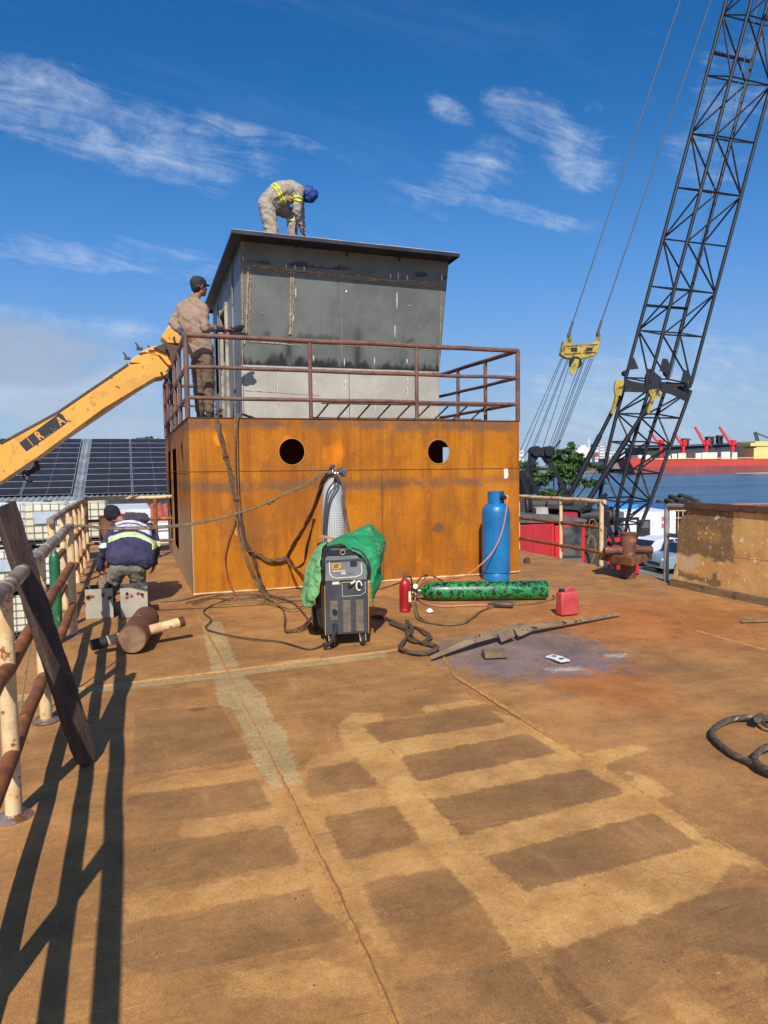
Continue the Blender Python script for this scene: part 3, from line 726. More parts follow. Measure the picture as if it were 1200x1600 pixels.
# raised plate joints
b = MB()
for (p, q) in (((388,415),(622,440)), ((622,438),(690,444)), ((388,415),(385,522)), ((455,420),(453,523))):
    a = fpx(*p); c = fpx(*q); n = 22
    b.tube([a.lerp(c, i/n)+Vector((random.uniform(-.006,.006), -.008, random.uniform(-.006,.006))) for i in range(n+1)], [random.uniform(.011, .024) for _ in range(n+1)], 6, smooth=False)
    b.tube([a.lerp(c, i/n)+Vector((random.uniform(-.008,.008)+(.035 if abs(p[0]-q[0]) < 10 else 0), -.006, random.uniform(-.008,.008)-(0 if abs(p[0]-q[0]) < 10 else .035))) for i in range(n+1)], [random.uniform(.006, .014) for _ in range(n+1)], 6, smooth=False)
for (p, q, r) in (((380,533),(470,540),.009), ((380,574),(686,583),.012), ((379,610),(500,618),.005), ((379,372),(379,575),.012), ((690,440),(686,580),.008), ((534,400),(534,560),.004), ((450,535),(690,548),.004)):
    a = fpx(*p); c = fpx(*q); n = 14
    b.tube([a.lerp(c, i/n)+Vector((0, -.005, random.uniform(-.003,.003))) for i in range(n+1)], [r*random.uniform(.5, 1.4) for _ in range(n+1)], 6, smooth=False)
b.build('weld_bead', M_BURN, fu)
# short bright tack welds with burnt rims
tk = MB(); rm = MB()
tacks = [(560,430,3),(410,490,2),(640,478,2),(462,458,16),(458,497,12),(461,420,12),(447,417,9),(475,420,9),(541,456,4),(623,408,0),(620,470,26),(622,432,16),(610,432,9),(636,434,9),(617,518,20),(690,434,10),(380,404,6),(382,535,6),(585,565,12),(538,566,12),(490,560,10),(636,565,8)]
low = [(435,585,9),(434,607,14),(434,631,12),(540,602,16),(540,640,16),(586,599,14),(586,640,14),(637,595,10),(637,611,14),(636,640,14),(491,602,10)]
for (x, y, L) in tacks+low:
    if L == 0: continue
    a = fpx(x, y-L/2); c = fpx(x, y+L/2); o_ = Vector((0,-.008,0))
    tk.tube([a+o_*.4, a.lerp(c,.5)+o_*.5, c+o_*.4], [.006, .015, .006], 6, smooth=False)
    rm.tube([a+Vector((0,.010,.03)), a.lerp(c,.5)+Vector((0,.022,0)), c+Vector((0,.010,-.03))], [.012, .034, .012], 8, smooth=False)
tk.build('tack_weld', M_BRIGHT, fu); rm.build('tack_weld_rim', mat('tack_rim', S(88,68,52), S(60,50,44), 20, .7), fu)
sp_ = MB()
for i in range(26):
    x = random.choice([540, 586, 636, 434, 620])+random.uniform(-4, 4); y = random.uniform(585, 650)
    p = fpx(x, y); sp_.ball(p, (.006, .003, .008), 6, 4)
sp_.build('weld_spatter', mat('rust_spot', S(150,86,44), None, 20, .7), fl)
b = MB()   # burnt vertical joints of the light panels
for px in (545, 380):
    a = fpx(px, 584); c = fpx(px+1, 652); b.tube([a.lerp(c, i/10)+Vector((random.uniform(-.003,.003),-.004,0)) for i in range(11)], .006, 6, smooth=False)
b.build('plate_joint', mat('brown_joint', S(120,84,66), S(96,66,52), 10, .7), fl)
# side wall with door and window openings (leans with the front at its leading edge)
zz = WZT-HZ-.012
dp = WY1-WY0
plate('side_wall', M_SIDE, ph, [(0, 0), (dp, 0), (dp, zz-.14), (-LEAN, zz), (0, WZB-HZ-.012)], [rect(1.45, .05, 2.0, 1.95), rect(2.75, .75, 3.25, 1.9)], (WX0, WY0, HZ+.012), (0,1,0), (0,0,1), .006)
plate('side_wall', M_SIDE, ph, [(0, 0), (dp, 0), (dp, zz-.14), (-LEAN, zz-.03), (0, WZB-HZ-.012)], [rect(1.2, 1.0, 2.6, 1.9)], (WX1, WY0, HZ+.012), (0,1,0), (0,0,1), .006)
b = MB(); b.box((WX0, WY1-.006, HZ+.012), (WX1, WY1, WZT-.16)); b.build('back_wall', M_SIDE, ph, smooth=0)
b = MB()
for y in (WY0+1.38, WY0+2.06): b.box((WX0-.05, y-.03, HZ+.012), (WX0-.002, y+.03, HZ+2.1))
b.box((WX0-.05, WY0+1.41, HZ+1.98), (WX0-.002, WY0+2.03, HZ+2.05)); b.build('door_frame', mat('frame_steel', S(176,164,136), S(126,104,80), 4, .6, chips=(S(110,70,44), .4, 9)), ph, smooth=0)
for y_, h_ in ((.62, 2.55), (2.5, 2.3)):
    b = MB(); b.box((WX0-.03, WY0+y_, HZ+.02), (WX0-.007, WY0+y_+.04, HZ+h_)); b.build('stiffener', M_SIDE, ph, smooth=0)
# roof
rA = onY(362, 358, 10.15); rB = onY(718, 396, 10.15)
zf = (rA.z+rB.z)/2
rc = [(1.455, 10.15, rA.z), (rB.x, 10.15, rB.z), (rB.x, 14.6, rB.z-.17), (1.47, 14.6, rA.z-.17)]
b = MB(); b.prism([Vector(p)-Vector((0,0,.0)) for p in rc], (0,0,-.012)); rf = b.build('roof', M_ROOFP, ph, smooth=0)
b = MB()
for i in range(4):
    a = Vector(rc[i])-Vector((0,0,.012)); c = Vector(rc[(i+1) % 4])-Vector((0,0,.012)); b.bar(a-Vector((0,0,.02)), c-Vector((0,0,.02)), .008, .04)
b.build('roof_lip', M_ROOFP, rf, smooth=0)
b = MB()
for (x, y) in ((462,374), (542,386), (624,394)):
    p = fpx(x, y); b.box((p.x-.04, p.y-.10, p.z-.01), (p.x+.04, p.y-.005, p.z+.03)); b.ring((p.x+.0, p.y-.03, p.z-.03), (0,1,0), .03, .008, 12, 5)
    b.box((p.x-.012, p.y-.012, p.z-.14), (p.x+.012, p.y-.004, p.z))
b.build('lifting_lug', M_BRK, fu)
b = MB(); q = []
for i in range(30): q.append(Vector(rc[0]).lerp(Vector(rc[1]), i/29)+Vector((0, .0, .004)))
b.tube(q, [random.uniform(.002, .006) for _ in q], 5, smooth=False); b.build('ground_edge', M_BRIGHT, rf)

# ================================================================ DECK EDGE RAILS
M_CREAM = mat('cream_pipe', S(222,196,150), S(206,168,116), 7, .55, bump=.2, chips=[(S(150,84,36), .40, 11), (S(92,60,44), .34, 26)], streak=(S(170,110,56), 14, .5))
M_RUSTO = mat('orange_rust_pipe', S(150,88,44), S(108,64,40), 8, .65, bump=.3, chips=(S(190,120,50), .36, 10))
M_GREYP = mat('worn_grey_pipe', S(150,136,118), S(118,92,72), 6, .55, bump=.2, chips=(S(206,190,160), .42, 8))
M_WPUD = mat('weld_flux', S(150,140,136), S(120,76,50), 12, .3, .3, bump=.5)
def rpost(parent, x, y, z1, r=.038, m=None, puddle=True, z0=0.0):
    b = MB(); n = 8
    b.tube([(x+random.uniform(-.002,.002), y, z0+(z1-z0)*i/n) for i in range(n+1)], r, 14, smooth=False); o = b.build('post', m or M_CREAM, parent)
    if puddle and z0 == 0:
        b = MB(); pr = [(.001,.012)]; b.lathe((x, y, -.004), [(r*2.3, 0), (r*2.1, .006), (r*1.2, .012), (r*1.02, .02)], 16); b.build('foot_plate', M_WPUD, o)
    return o
def rrail(parent, a, c, r, m, sag=.006):
    b = MB(); a = Vector(a); c = Vector(c); n = max(3, int((c-a).length/.25)); 
    b.tube([a.lerp(c, i/n)+Vector((random.uniform(-sag, sag), 0, random.uniform(-sag, sag))) for i in range(n+1)], r, 14, smooth=False); return b.build('rail', m, parent)
lr = thing('deck_railing', 'peeling cream and rust pipe railing along the near left deck edge', 'railing', (-.575, 3.74, 0), 'pipe railings on the deck edges')
for y in (.4, 2.1, 3.74, 5.14, 7.76): rpost(lr, -.575, y, 1.09 if y < 7 else 1.2)
rrail(lr, (-.575, -.6, 1.10), (-.575, 7.86, 1.10), .041, M_GREYP)
rrail(lr, (-.575, -.6, .72), (-.575, 7.8, .72), .037, M_RUSTO)
rrail(lr, (-.575, -.6, .30), (-.575, 7.8, .30), .037, M_RUSTO)
lr2 = thing('deck_railing', 'farther cream railing turning across the deck behind the crouching worker', 'railing', (-.76, 8, 0), 'pipe railings on the deck edges')
for y in (7.95, 9.2, 10.3, 11.3, 12.1, 13.1, 14.1): rpost(lr2, -.76, y, 1.14)
for x in (.45,): rpost(lr2, x, 14.1, 1.13, m=M_RUSTO)
rrail(lr2, (-.76, 7.85, 1.16), (-.76, 14.1, 1.16), .036, M_GREYP)
for z in (.72, .30): rrail(lr2, (-.76, 7.9, z), (-.76, 14.1, z), .034, M_RUSTO)
rrail(lr2, (-.76, 14.1, 1.15), (.78, 14.1, 1.15), .034, M_CREAM)
for z in (.74, .32): rrail(lr2, (-.76, 14.1, z), (.78, 14.1, z), .03, M_RUSTO)
rr_ = thing('deck_railing', 'cream and rust pipe railing on the right deck edge before the red crane house', 'railing', (7.19, 9.6, 0), 'pipe railings on the deck edges')
for y in (9.6, 10.75, 12.2, 13.6): rpost(rr_, 7.17, y, 1.07, r=.036 if y < 10 else .03)
rrail(rr_, (7.17, 9.52, 1.06), (7.17, 14.5, 1.06), .035, M_CREAM)
rrail(rr_, (7.17, 9.6, .635), (7.17, 14.5, .635), .03, M_RUSTO)
rrail(rr_, (7.17, 9.2, .235), (7.17, 14.5, .235), .03, M_RUSTO)
M_ZINC = mat('galvanised_pipe', S(158,156,150), S(134,130,122), 6, .5, .2, bump=.1)
gp = thing('pipe_rail', 'bare grey pipe rail stub at the left end of the plywood panel', 'railing', (7.1, 8.04, 0))
b = MB(); b.tube([(7.1, 8.04, -.02), (7.1, 8.04, .3), (7.1, 8.04, .7), (7.1, 8.04, .98), (7.1, 8.03, 1.045), (7.1, 7.97, 1.065), (7.1, 7.6, 1.07), (7.1, 7.3, 1.07)], .036, 14, sub=4); b.build('post', M_ZINC, gp)
b = MB(); b.cyl((7.1, 8.04, .655), (7.1, 7.4, .655), .03, n=12); b.build('rail', M_ZINC, gp)

# ---- plank leaning on the near left rail
M_PLANK = mat('dark_timber', S(80,58,44), S(52,40,34), 5, .75, bump=.8, bscale=50, stretch=(4,4,.6), chips=(S(84,62,46), .36, 9), fine=.3)
base = G(137, 1193); top = onX(46, 812, -.64)
pl0, pl1 = Vector((base.x, base.y, 0)), Vector((-.66, 4.42, 1.47))
d = (pl1-pl0).normalized(); side = Vector((.52, .66, .12)); side = (side-d*side.dot(d)).normalized(); th = d.cross(side).normalized()
b = MB(); n = 26; vs = []; fs = []
L = (pl1-pl0).length
for i in range(n+1):
    c = pl0+d*(L*i/n)
    w = .135*(.55 if i == 0 else (.86 if i == 1 else 1))*(1+.02*math.sin(i*1.7)); e0, e1 = random.uniform(-.004,.004), random.uniform(-.005,.005)
    for (s_, t_) in ((-1,-1), (1,-1), (1,1), (-1,1)):
        vs.append(c+side*(s_*w/2*1.0+(e0 if s_ < 0 else e1))+th*(t_*.024)+(d*(.012*s_) if i == n else Vector((0,0,0))))
for i in range(n):
    for j in range(4): fs.append((i*4+j, i*4+(j+1)%4, (i+1)*4+(j+1)%4, (i+1)*4+j))
fs += [(3,2,1,0), (n*4, n*4+1, n*4+2, n*4+3)]
b.add(vs, fs); tag(b.build('wooden_plank', M_PLANK, bevel=.003), 'long dark weathered plank leaning against the left pipe railing', 'plank')
# ---- green painted pipe outside the rail
b = MB(); b.lathe((-.70, 7.45, 0), [(.05, 0), (.05, .8), (.04, .86), (.02, .9)], 16)
tag(b.build('green_pipe', mat('chipped_green', S(34,104,62), S(28,84,52), 8, .5, chips=(S(150,160,140), .36, 16))), 'chipped green upright pipe between the posts of the left railing', 'pipe')
b = MB(); b.tube([(-.72, 5.0, 0.01), (-.68, 5.15, .35), (-.62, 5.3, .75), (-.60, 5.36, 1.08)], .007, 6)
tag(b.build('thin_rope', mat('thin_rope', S(140,116,80), S(110,90,64), 40, .9)), 'thin slack rope tied down from the left railing', 'rope')

# ---- rusty cylindrical bollard lying on deck with a crossbar
lb = thing('mooring_bollard', 'rusty drum bollard with cream crossbar lying loose on the deck', 'bollard', (-.02, 6.9, 0), 'rusty mooring bollards')
M_BOLL = mat('brown_bollard', S(118,74,52), S(92,58,46), 4, .6, bump=.25, chips=(S(150,100,62), .38, 8))
M_BOLLE = mat('bollard_face', S(142,110,80), S(112,82,60), 8, .7, bump=.3)
c0 = Vector((-.02, 6.72, .135)); c1 = Vector((.12, 7.62, .135))
b = MB(); b.cyl(c0, c1, .128, n=32); b.build('drum', M_BOLL, lb, bevel=.006)
b = MB(); b.cyl(c0-(c1-c0).normalized()*.012, c0-(c1-c0).normalized()*.001, .118, n=32); b.build('end_plate', M_BOLLE, lb)
ax = Vector((.94, .30, .11)).normalized(); cc = c0.lerp(c1, .25)
for s, (l0, l1) in ((1, (.12, .46)), (-1, (.12, .40))):
    b = MB(); b.tube([cc+ax*s*l0, cc+ax*s*(l0+l1)/2, cc+ax*s*l1], .048, 18, smooth=False); o = b.build('crossbar', M_CREAM, lb)
    b = MB(); b.cyl(cc+ax*s*(l1-.05 if s > 0 else l1-.13), cc+ax*s*(l1+.004), .0505, n=18); b.build('bar_end', M_DARKRUST if s > 0 else mat('black_end', S(40,36,36), None, 9, .6), o)
# ---- upright bollards
def bollard(x, y, h, r, label, bar=True):
    t = thing('mooring_bollard', label, 'bollard', (x, y, 0), 'rusty mooring bollards')
    b = MB(); b.lathe((x, y, 0), [(r, 0), (r, h-.02), (r*1.12, h-.018), (r*1.12, h), (r*.9, h), (r*.88, h-.12)], 28); b.build('drum', M_BOLL, t)
    if bar:
        for s in (1, -1):
            b = MB(); b.cyl((x+s*r*.9, y-s*.02, h*.62), (x+s*(r+.24), y-s*.09, h*.60), r*.5, n=18); b.build('crossbar', M_BOLL, t, bevel=.004)
    return t
bollard(6.83, 8.52, .66, .112, 'rusty upright bollard with a side bar at the right deck edge')
t = bollard(-.36, 13.3, .88, .15, 'tall brown bollard behind the crouching worker in the left corner', bar=False)
b = MB(); b.bar((-.36, 13.12, .7), (-.18, 12.9, .02), .06, .06); b.build('brace', M_BOLL, t)
M_BEAM = mat('rusty_box_beam', S(138,90,48), S(104,66,40), 5, .65, bump=.3, chips=(S(80,54,40), .4, 7))
b = MB(); b.box((6.44, 8.18, .17), (7.16, 8.36, .30)); b.box((7.162, 8.20, .185), (7.17, 8.34, .285))
b = MB(); b.bar((6.30, 8.34, .235), (6.64, 8.06, .235), .16, .13)
b = MB(); b.hexa([(6.30,8.52,.26),(6.84,7.95,.12),(7.30,8.20,.20),(6.76,8.77,.33),(6.30,8.52,.36),(6.84,7.95,.23),(7.30,8.20,.31),(6.76,8.77,.44)])
b = MB(); zb_t = .335; A = [G(935, 863, zb_t), G(987, 873, zb_t), G(1019, 863, zb_t), G(965, 855, zb_t)]
b.hexa([Vector(v)-Vector((0,0,.11)) for v in A]+[Vector(v) for v in A])
tag(b.build('timber_beam', M_BEAM, bevel=.006), 'short rusty square beam wedged against the right bollard', 'beam')

# ---- grey steel box sections the worker kneels behind
M_GBOX = mat('grey_primer', S(176,168,150), S(160,152,134), 5, .6, chips=(S(132,72,36), .30, 13), streak=(S(150,130,100), 6, .4))
M_GBOXI = mat('box_inside', S(84,84,84), S(62,62,64), 5, .7)
def obox(x0, x1, y0, y1, h, label):
    t = thing('steel_box', label, 'box', ((x0+x1)/2, y0, 0), 'grey steel boxes by the worker')
    w = .012
    b = MB(); b.box((x0, y0, 0), (x1, y0+w, h)); b.build('front_panel', M_GBOX, t, smooth=0)
    b = MB(); b.box((x0, y0+w+.001, 0), (x0+w, y1, h-.004)); b.build('side_panel', M_GBOXI, t, smooth=0)
    b = MB(); b.box((x1-w, y0+w+.001, 0), (x1, y1, h-.004)); b.build('side_panel', M_GBOXI, t, smooth=0)
    b = MB(); b.box((x0+w+.001, y1-w, 0), (x1-w-.001, y1, h-.002)); b.build('back_panel', M_GBOXI, t, smooth=0)
    b = MB()
    for i in range(7):
        cx = x0+(x1-x0)*(.25 if i < 4 else .75)+random.uniform(-.05, .05); cz = h*.72+random.uniform(-.03, .03); n = 9
        b.prism([(cx+random.uniform(.3, 1)*.032*math.cos(2*math.pi*k/n), y0-.0005, cz+random.uniform(.3, 1)*.030*math.sin(2*math.pi*k/n)) for k in range(n)], (0, -.0015, 0))
    b.build('rust_mark', mat('rust_mark', S(140,74,38), S(116,62,34), 20, .8), t, smooth=0)
    return t
obox(-.505, -.215, 8.52, 8.86, .335, 'grey steel box with rust marks, left of the kneeling pair of boxes')
obox(-.135, .155, 8.45, 8.80, .335, 'grey steel box with rust marks, nearest the deckhouse corner')

# ================================================================ LEFT BACKGROUND
M_TANK = mat('cloudy_plastic', S(226,220,196), S(212,204,178), 1.4, .5, streak=(S(186,170,130), 2.5, .4))
M_TANKW = mat('white_plastic', S(232,232,226), S(214,214,208), 1.4, .5)
M_CAGE = mat('cage_steel', S(132,136,138), S(104,108,110), 5, .45, .3)
M_PALLET = mat('pallet_plastic', S(40,40,42), S(30,30,32), 5, .7)
M_LBL = mat('pale_label', S(186,194,200), S(170,180,190), 6, .35)
def ibc(x, y, z, m, label, plaque):
    t = thing('liquid_tank', label, 'tank', (x, y, z), 'caged liquid tanks stacked beside the barge')
    b = MB(); b.box((x-.48, y-.48, z+.17), (x+.48, y+.48, z+1.12)); b.build('tank', m, t, bevel=.07)
    b = MB(); b.lathe((x, y, z+1.11), [(.10, 0), (.10, .03), (.08, .04)], 16); b.build('lid', M_PALLET, t)
    b = MB(); b.box((x-.5, y-.5, z+.09), (x+.5, y+.5, z+.14))
    for dx in (-.42, 0, .42): b.box((x+dx-.07, y-.5, z), (x+dx+.07, y+.5, z+.088))
    b.build('pallet', M_PALLET, t, smooth=0)
    b = MB(); g = .505
    for zz_ in (.20, .38, .56, .74, .92, 1.10):
        pts = [(x-g, y-g), (x+g, y-g), (x+g, y+g), (x-g, y+g), (x-g, y-g)]
        for i in range(4): b.bar((*pts[i], z+zz_), (*pts[i+1], z+zz_), .011, .011)
    for k in range(6):
        o_ = -g+.02+(2*g-.04)*k/5
        for (ax_, ay_) in ((x+o_, y-g-.012), (x+o_, y+g+.012), (x-g-.012, y+o_), (x+g+.012, y+o_)): b.bar((ax_, ay_, z+.14), (ax_, ay_, z+1.12), .011, .011, upv=(1,0,0))
    b.build('cage', M_CAGE, t, smooth=0)
    if plaque:
        b = MB(); b.box((x-.28, y-g-.03, z+.60), (x+.22, y-g-.024, z+.90)); b.build('label_plate', M_LBL, t, smooth=0)
    return t
ibx = [onY(px, 860, 20).x for px in (18, 78, 138, -42)]
names = ['second', 'third', 'fourth', 'first']; rows = ['bottom', 'lower middle', 'upper middle', 'top']
for ci, x in enumerate(ibx):
    for k in range(4):
        lab = '%s caged %s liquid tank, %s of the %s stack from the left' % ('pale' if (ci+k) % 2 else 'cream', 'plastic', rows[k], names[ci])
        ibc(x, 20+(.04*((ci*7+k*3) % 5)-.08), -3.73+.07+k*1.145, M_TANK if (ci+k) % 3 else M_TANKW, lab, (ci, k) in ((1, 3), (0, 2), (2, 1)))
# ---- warehouse with solar panels
M_CORR = mat('corrugated_zinc', S(168,174,174), S(136,142,142), 1.2, .5, .3, streak=(S(110,100,84), 2, .3))
M_WHW = mat('warehouse_wall', S(190,182,166), S(166,158,142), .8, .85)
M_PV = mat('solar_glass', S(50,50,56), S(42,42,48), 2, .5, spec=.10, fine=0)
M_PVF = mat('panel_frame', S(168,168,174), None, 4, .5, .2)
wh = thing('warehouse', 'low warehouse with a grey corrugated roof full of dark solar panels', 'building', (-2, 37, YARD_Z))
E0, E1 = (37.5, .42), (48.2, 3.66)     # eave and ridge (y, z)
sl = Vector((0, E1[0]-E0[0], E1[1]-E0[1])); SLN = sl.length; sl.normalize(); nr_ = Vector((0, -sl.z, sl.y))
WXA, WXB = -34.0, 9.0
def corr(x0, x1, a, c, pitch, amp, nrm):
    b = MB(); n = int((x1-x0)/pitch*4); vs = []; fs = []
    for i in range(n+1):
        x = x0+(x1-x0)*i/n; o_ = Vector(nrm)*amp*math.cos(i*math.pi/2)
        vs += [Vector((x, a[0], a[1]))+o_, Vector((x, c[0], c[1]))+o_]
    for i in range(n): fs.append((2*i, 2*i+2, 2*i+3, 2*i+1))
    b.add(vs, fs); return b
b = corr(WXA, WXB, (E0[0]-.4, E0[1]-.12), E1, .26, .045, nr_); rfw = b.build('roof', M_CORR, wh, smooth=60)
b = MB(); b.add([(WXA, E1[0], E1[1]), (WXB, E1[0], E1[1]), (WXB, E1[0]+10.5, .42), (WXA, E1[0]+10.5, .42)], [(0,1,2,3)]); b.build('roof', M_CORR, wh, smooth=0)
b = MB(); b.box((WXA+.3, E0[0], YARD_Z), (WXB-.3, E0[0]+.2, E0[1]-.2)); b.build('front_wall', M_WHW, wh, smooth=0)
b = MB(); b.prism([(WXB-.3, E0[0]+.21, YARD_Z), (WXB-.3, E1[0]+10, YARD_Z), (WXB-.3, E1[0]+10, .3), (WXB-.3, E1[0], E1[1]-.15), (WXB-.3, E0[0]+.21, E0[1]-.1)], (-.2, 0, 0)); b.build('end_wall', M_WHW, wh, smooth=0)
def pvpanel():
    b = MB(); w, h = 2.22, 1.06; x0 = Vector((0,0,0))
    b.cur = 0; b.hexa([Vector((sx*w/2, 0, 0))+sl*sy*h/2+nr_*k for k in (0, .028) for sx, sy in ((-1,-1), (1,-1), (1,1), (-1,1))])
    b.cur = 1
    for s in (-1, 1):
        b.bar(Vector((-w/2, 0, 0))+sl*s*(h/2-.012)+nr_*.022, Vector((w/2, 0, 0))+sl*s*(h/2-.012)+nr_*.022, .022, .03, upv=nr_)
        b.bar(Vector((s*(w/2-.012), 0, 0))-sl*(h/2-.03)+nr_*.02, Vector((s*(w/2-.012), 0, 0))+sl*(h/2-.03)+nr_*.02, .022, .03, upv=nr_)
    b.bar(Vector((0,0,0))-sl*h/2*.96+nr_*.026, Vector((0,0,0))+sl*h/2*.96+nr_*.026, .008, .008, upv=nr_)
    return b
pvb = pvpanel(); first = pvb.build('solar_panel', [M_PV, M_PVF], rfw, smooth=0, org=(0,0,0))
first.data.transform(Matrix.Translation(wloc(rfw))); base_l = Vector((0, E0[0], E0[1]))-wloc(rfw)
def xe(px): return onY(px, 772, E0[0]).x
cols = [xe(170)-.02-2.27*0, xe(232)-.02]
gapL, gapR = xe(112), xe(130)
cols = [gapR+1.13+2.26*i for i in range(5)]+[gapL-1.13-2.26*i for i in range(9)]
k = 0
for cx in cols:
    for r_ in range(10):
        o = first if k == 0 else first.copy()
        if k: COL.objects.link(o); o.parent = rfw
        o.location = base_l+Vector((cx, 0, 0))+sl*(.65+r_*1.075)+nr_*.09; k += 1
        if k >= 100: break
    if k >= 100: break
# red tiled lean-to in front of the warehouse wall
lt_ = thing('lean_to', 'red corrugated lean-to roof on posts below the solar warehouse', 'shed', (1.5, 33, YARD_Z))
p0 = onY(175, 818, 33); p1 = onY(175, 789, 35.5)
b = corr(p0.x, 7.5, (33, p0.z), (35.5, p1.z), .3, .05, (0,-.2,1)); b.build('roof', mat('red_tile', S(186,96,74), S(160,78,62), 2, .7, streak=(S(120,70,60), 3, .3)), lt_, smooth=60)
for x in (p0.x+.2, 3.5, 7.3):
    b = MB(); b.cyl((x, 33.1, YARD_Z), (x, 33.1, p0.z), .07, n=8); b.build('post', M_WHW, lt_)
ct = thing('white_truck', 'white box lorry with a red mark parked behind the liquid tanks', 'lorry', (onY(178,850,27).x, 27, YARD_Z))
xl = onY(168, 850, 27).x
b = MB(); b.box((xl-.9, 27, YARD_Z+.9), (xl+1.5, 32, onY(178, 797, 27).z)); b.build('cargo_box', mat('lorry_white', S(222,222,220), S(200,198,194), 2, .5), ct, bevel=.03)
b = MB(); b.box((xl-.8, 26.5, YARD_Z+.5), (xl+1.4, 32, YARD_Z+.88)); b.build('chassis', M_PALLET, ct, smooth=0)
b = MB(); b.box((xl+.2, 26.97, onY(178,809,27).z), (xl+.75, 26.99, onY(178,803,27).z)); b.build('red_mark', mat('red_sign', S(178,34,36), None, 5, .5), ct, smooth=0)
for s in (-.6, 1.2):
    b = MB(); b.cyl((xl+s-.12, 27.6, YARD_Z+.48), (xl+s+.12, 27.6, YARD_Z+.48), .48, n=20); b.build('wheel', M_PALLET, ct)
b = MB(); b.box((xl+2.2, 26.4, YARD_Z), (xl+4.6, 27.6, onY(250,833,26.4).z)); b.box((xl+2.1, 26.3, onY(250,833,26.4).z+.01), (xl+4.7, 27.7, onY(250,822,26.4).z))
b = MB(); zt = onY(250, 818, 26.4).z; xw = onY(244, 830, 26.4).x
tk_ = thing('storage_bin', 'white storage bin between the lean-to and the orange deckhouse', 'bin', (xw+.8, 26.4, YARD_Z))
b.box((xw, 26.4, YARD_Z), (xw+1.6, 27.6, zt-.28)); b.build('body', M_TANKW, tk_, bevel=.03)
b = MB(); b.box((xw-.06, 26.34, zt-.27), (xw+1.66, 27.66, zt)); b.build('lid', M_TANKW, tk_, bevel=.05)

# ---- yellow telescopic boom
M_YEL = mat('boom_yellow', S(228,168,70), S(218,156,64), 1.2, .45, bump=.05, chips=[(S(128,92,56), .345, 6), (S(160,116,60), .35, 13), (S(206,150,70), .42, 3)], streak=(S(198,138,52), 1.8, .5))
M_YDK = mat('boom_edge', S(92,66,46), S(66,52,42), 6, .6)
M_BLK = mat('black_paint', S(46,46,50), S(38,38,42), 4, .5)
BY = 12.6
yb = thing('telescopic_boom', 'scuffed yellow telescopic boom rising to the deckhouse rail with a worn dark name strip', 'crane boom', tuple(onY(130, 650, BY)))
def bpoly(px, y0, depth): return [onY(x, y, y0) for x, y in px], (0, depth, 0)
def bpart(name, px, y0, dep, m, bev=.012):
    b = MB(); b.prism(*bpoly(px, y0, dep)); return b.build(name, m, yb, bevel=bev)
ob_ = bpart('outer_section', [(-420,985),(-420,925),(0,694),(90,645),(200,570),(236,566),(262,583),(256,588),(243,590),(160,640),(60,714),(0,754)], BY, .62, M_YEL)
bpart('middle_section', [(202,566),(212,556),(232,552),(247,556),(264,575),(259,582),(250,583),(238,569)], BY+.07, .5, M_YEL)
bpart('inner_section', [(217,551),(238,541),(256,540),(266,548),(272,560),(268,572),(262,570),(250,556),(230,551)], BY+.12, .4, M_YEL)
bpart('boom_head', [(252,526),(266,505),(272,508),(285,530),(283,537),(262,536)], BY+.10, .44, M_YEL)
bpart('boom_head_plate', [(240,543),(258,536),(280,540),(276,556),(268,568),(262,552)], BY+.06, .52, M_YDK, .004)
b = MB()
b.bar(onY(0, 755.5, BY-.01), onY(243, 591.5, BY-.01), .03, .035); b.bar(onY(0, 755.5, BY+.60), onY(243, 591.5, BY+.60), .03, .035); b.build('lower_edge', M_YDK, ob_, smooth=0)
b = MB(); b.bar(onY(0, 692.5, BY-.01), onY(90, 643.5, BY-.01), .03, .02); b.bar(onY(90,643.5,BY-.01), onY(200, 568.5, BY-.01), .03, .02); b.build('upper_edge', M_YDK, ob_, smooth=0)
for (x, y) in ((218,545),(237,549),(199,560),(262,598)):
    b = MB(); p = onY(x, y, BY+.15); b.box(p-Vector((.05,.04,.02)), p+Vector((.05,.04,.02))); b.bar(p, p+Vector((-.06, 0, .10)), .02, .03); b.build('wear_pad_bracket', M_YDK, ob_, smooth=0)
for (x, y, r) in ((260,545,.022), (252,583,.02), (272,528,.018)):
    b = MB(); p = onY(x, y, BY); b.cyl(p+Vector((0,-.05,0)), p+Vector((0,.1,0)), r, n=12); b.build('pin', M_BLK, ob_)
b = MB(); b.prism([onY(x, y, BY-.004) for x, y in ((30,692),(93,645.5),(98,648),(105,659),(102,663),(41,705.5))], (0, .003, 0)); strip = b.build('name_strip', M_BLK, ob_, smooth=0)
dirb = (onY(102, 655, BY)-onY(36, 699, BY)).normalized(); upb = Vector((-dirb.z, 0, dirb.x))
M_YL2 = mat('letter_yellow', S(224,160,62), S(200,150,90), 9, .6)
lettering('lettering', 'R', M_YL2, strip, onY(61.5, 688.5, BY-.009), dirb, upb, .20, .002, bold=.006, sx=.75)
lettering('lettering', 'A', M_YL2, strip, onY(94.5, 665.5, BY-.009), dirb, upb, .20, .002, bold=.004, sx=.72)
b = MB(); b.bar(onY(42, 684, BY-.008), onY(52, 696.5, BY-.008), .008, .012)
b2_ = mat('letter_trace', S(150,140,130), None, 9, .6)
b.build('lettering', M_YL2, strip, smooth=0)
for (x, y) in ((72,679),(76,677),(78,668),(82,672),(85,669)):
    b = MB(); b.bar(onY(x, y, BY-.008), onY(x+3, y+3.5, BY-.008), .006, .006); b.build('lettering', b2_, strip, smooth=0)
wl = onY(52, 733, BY+.3)
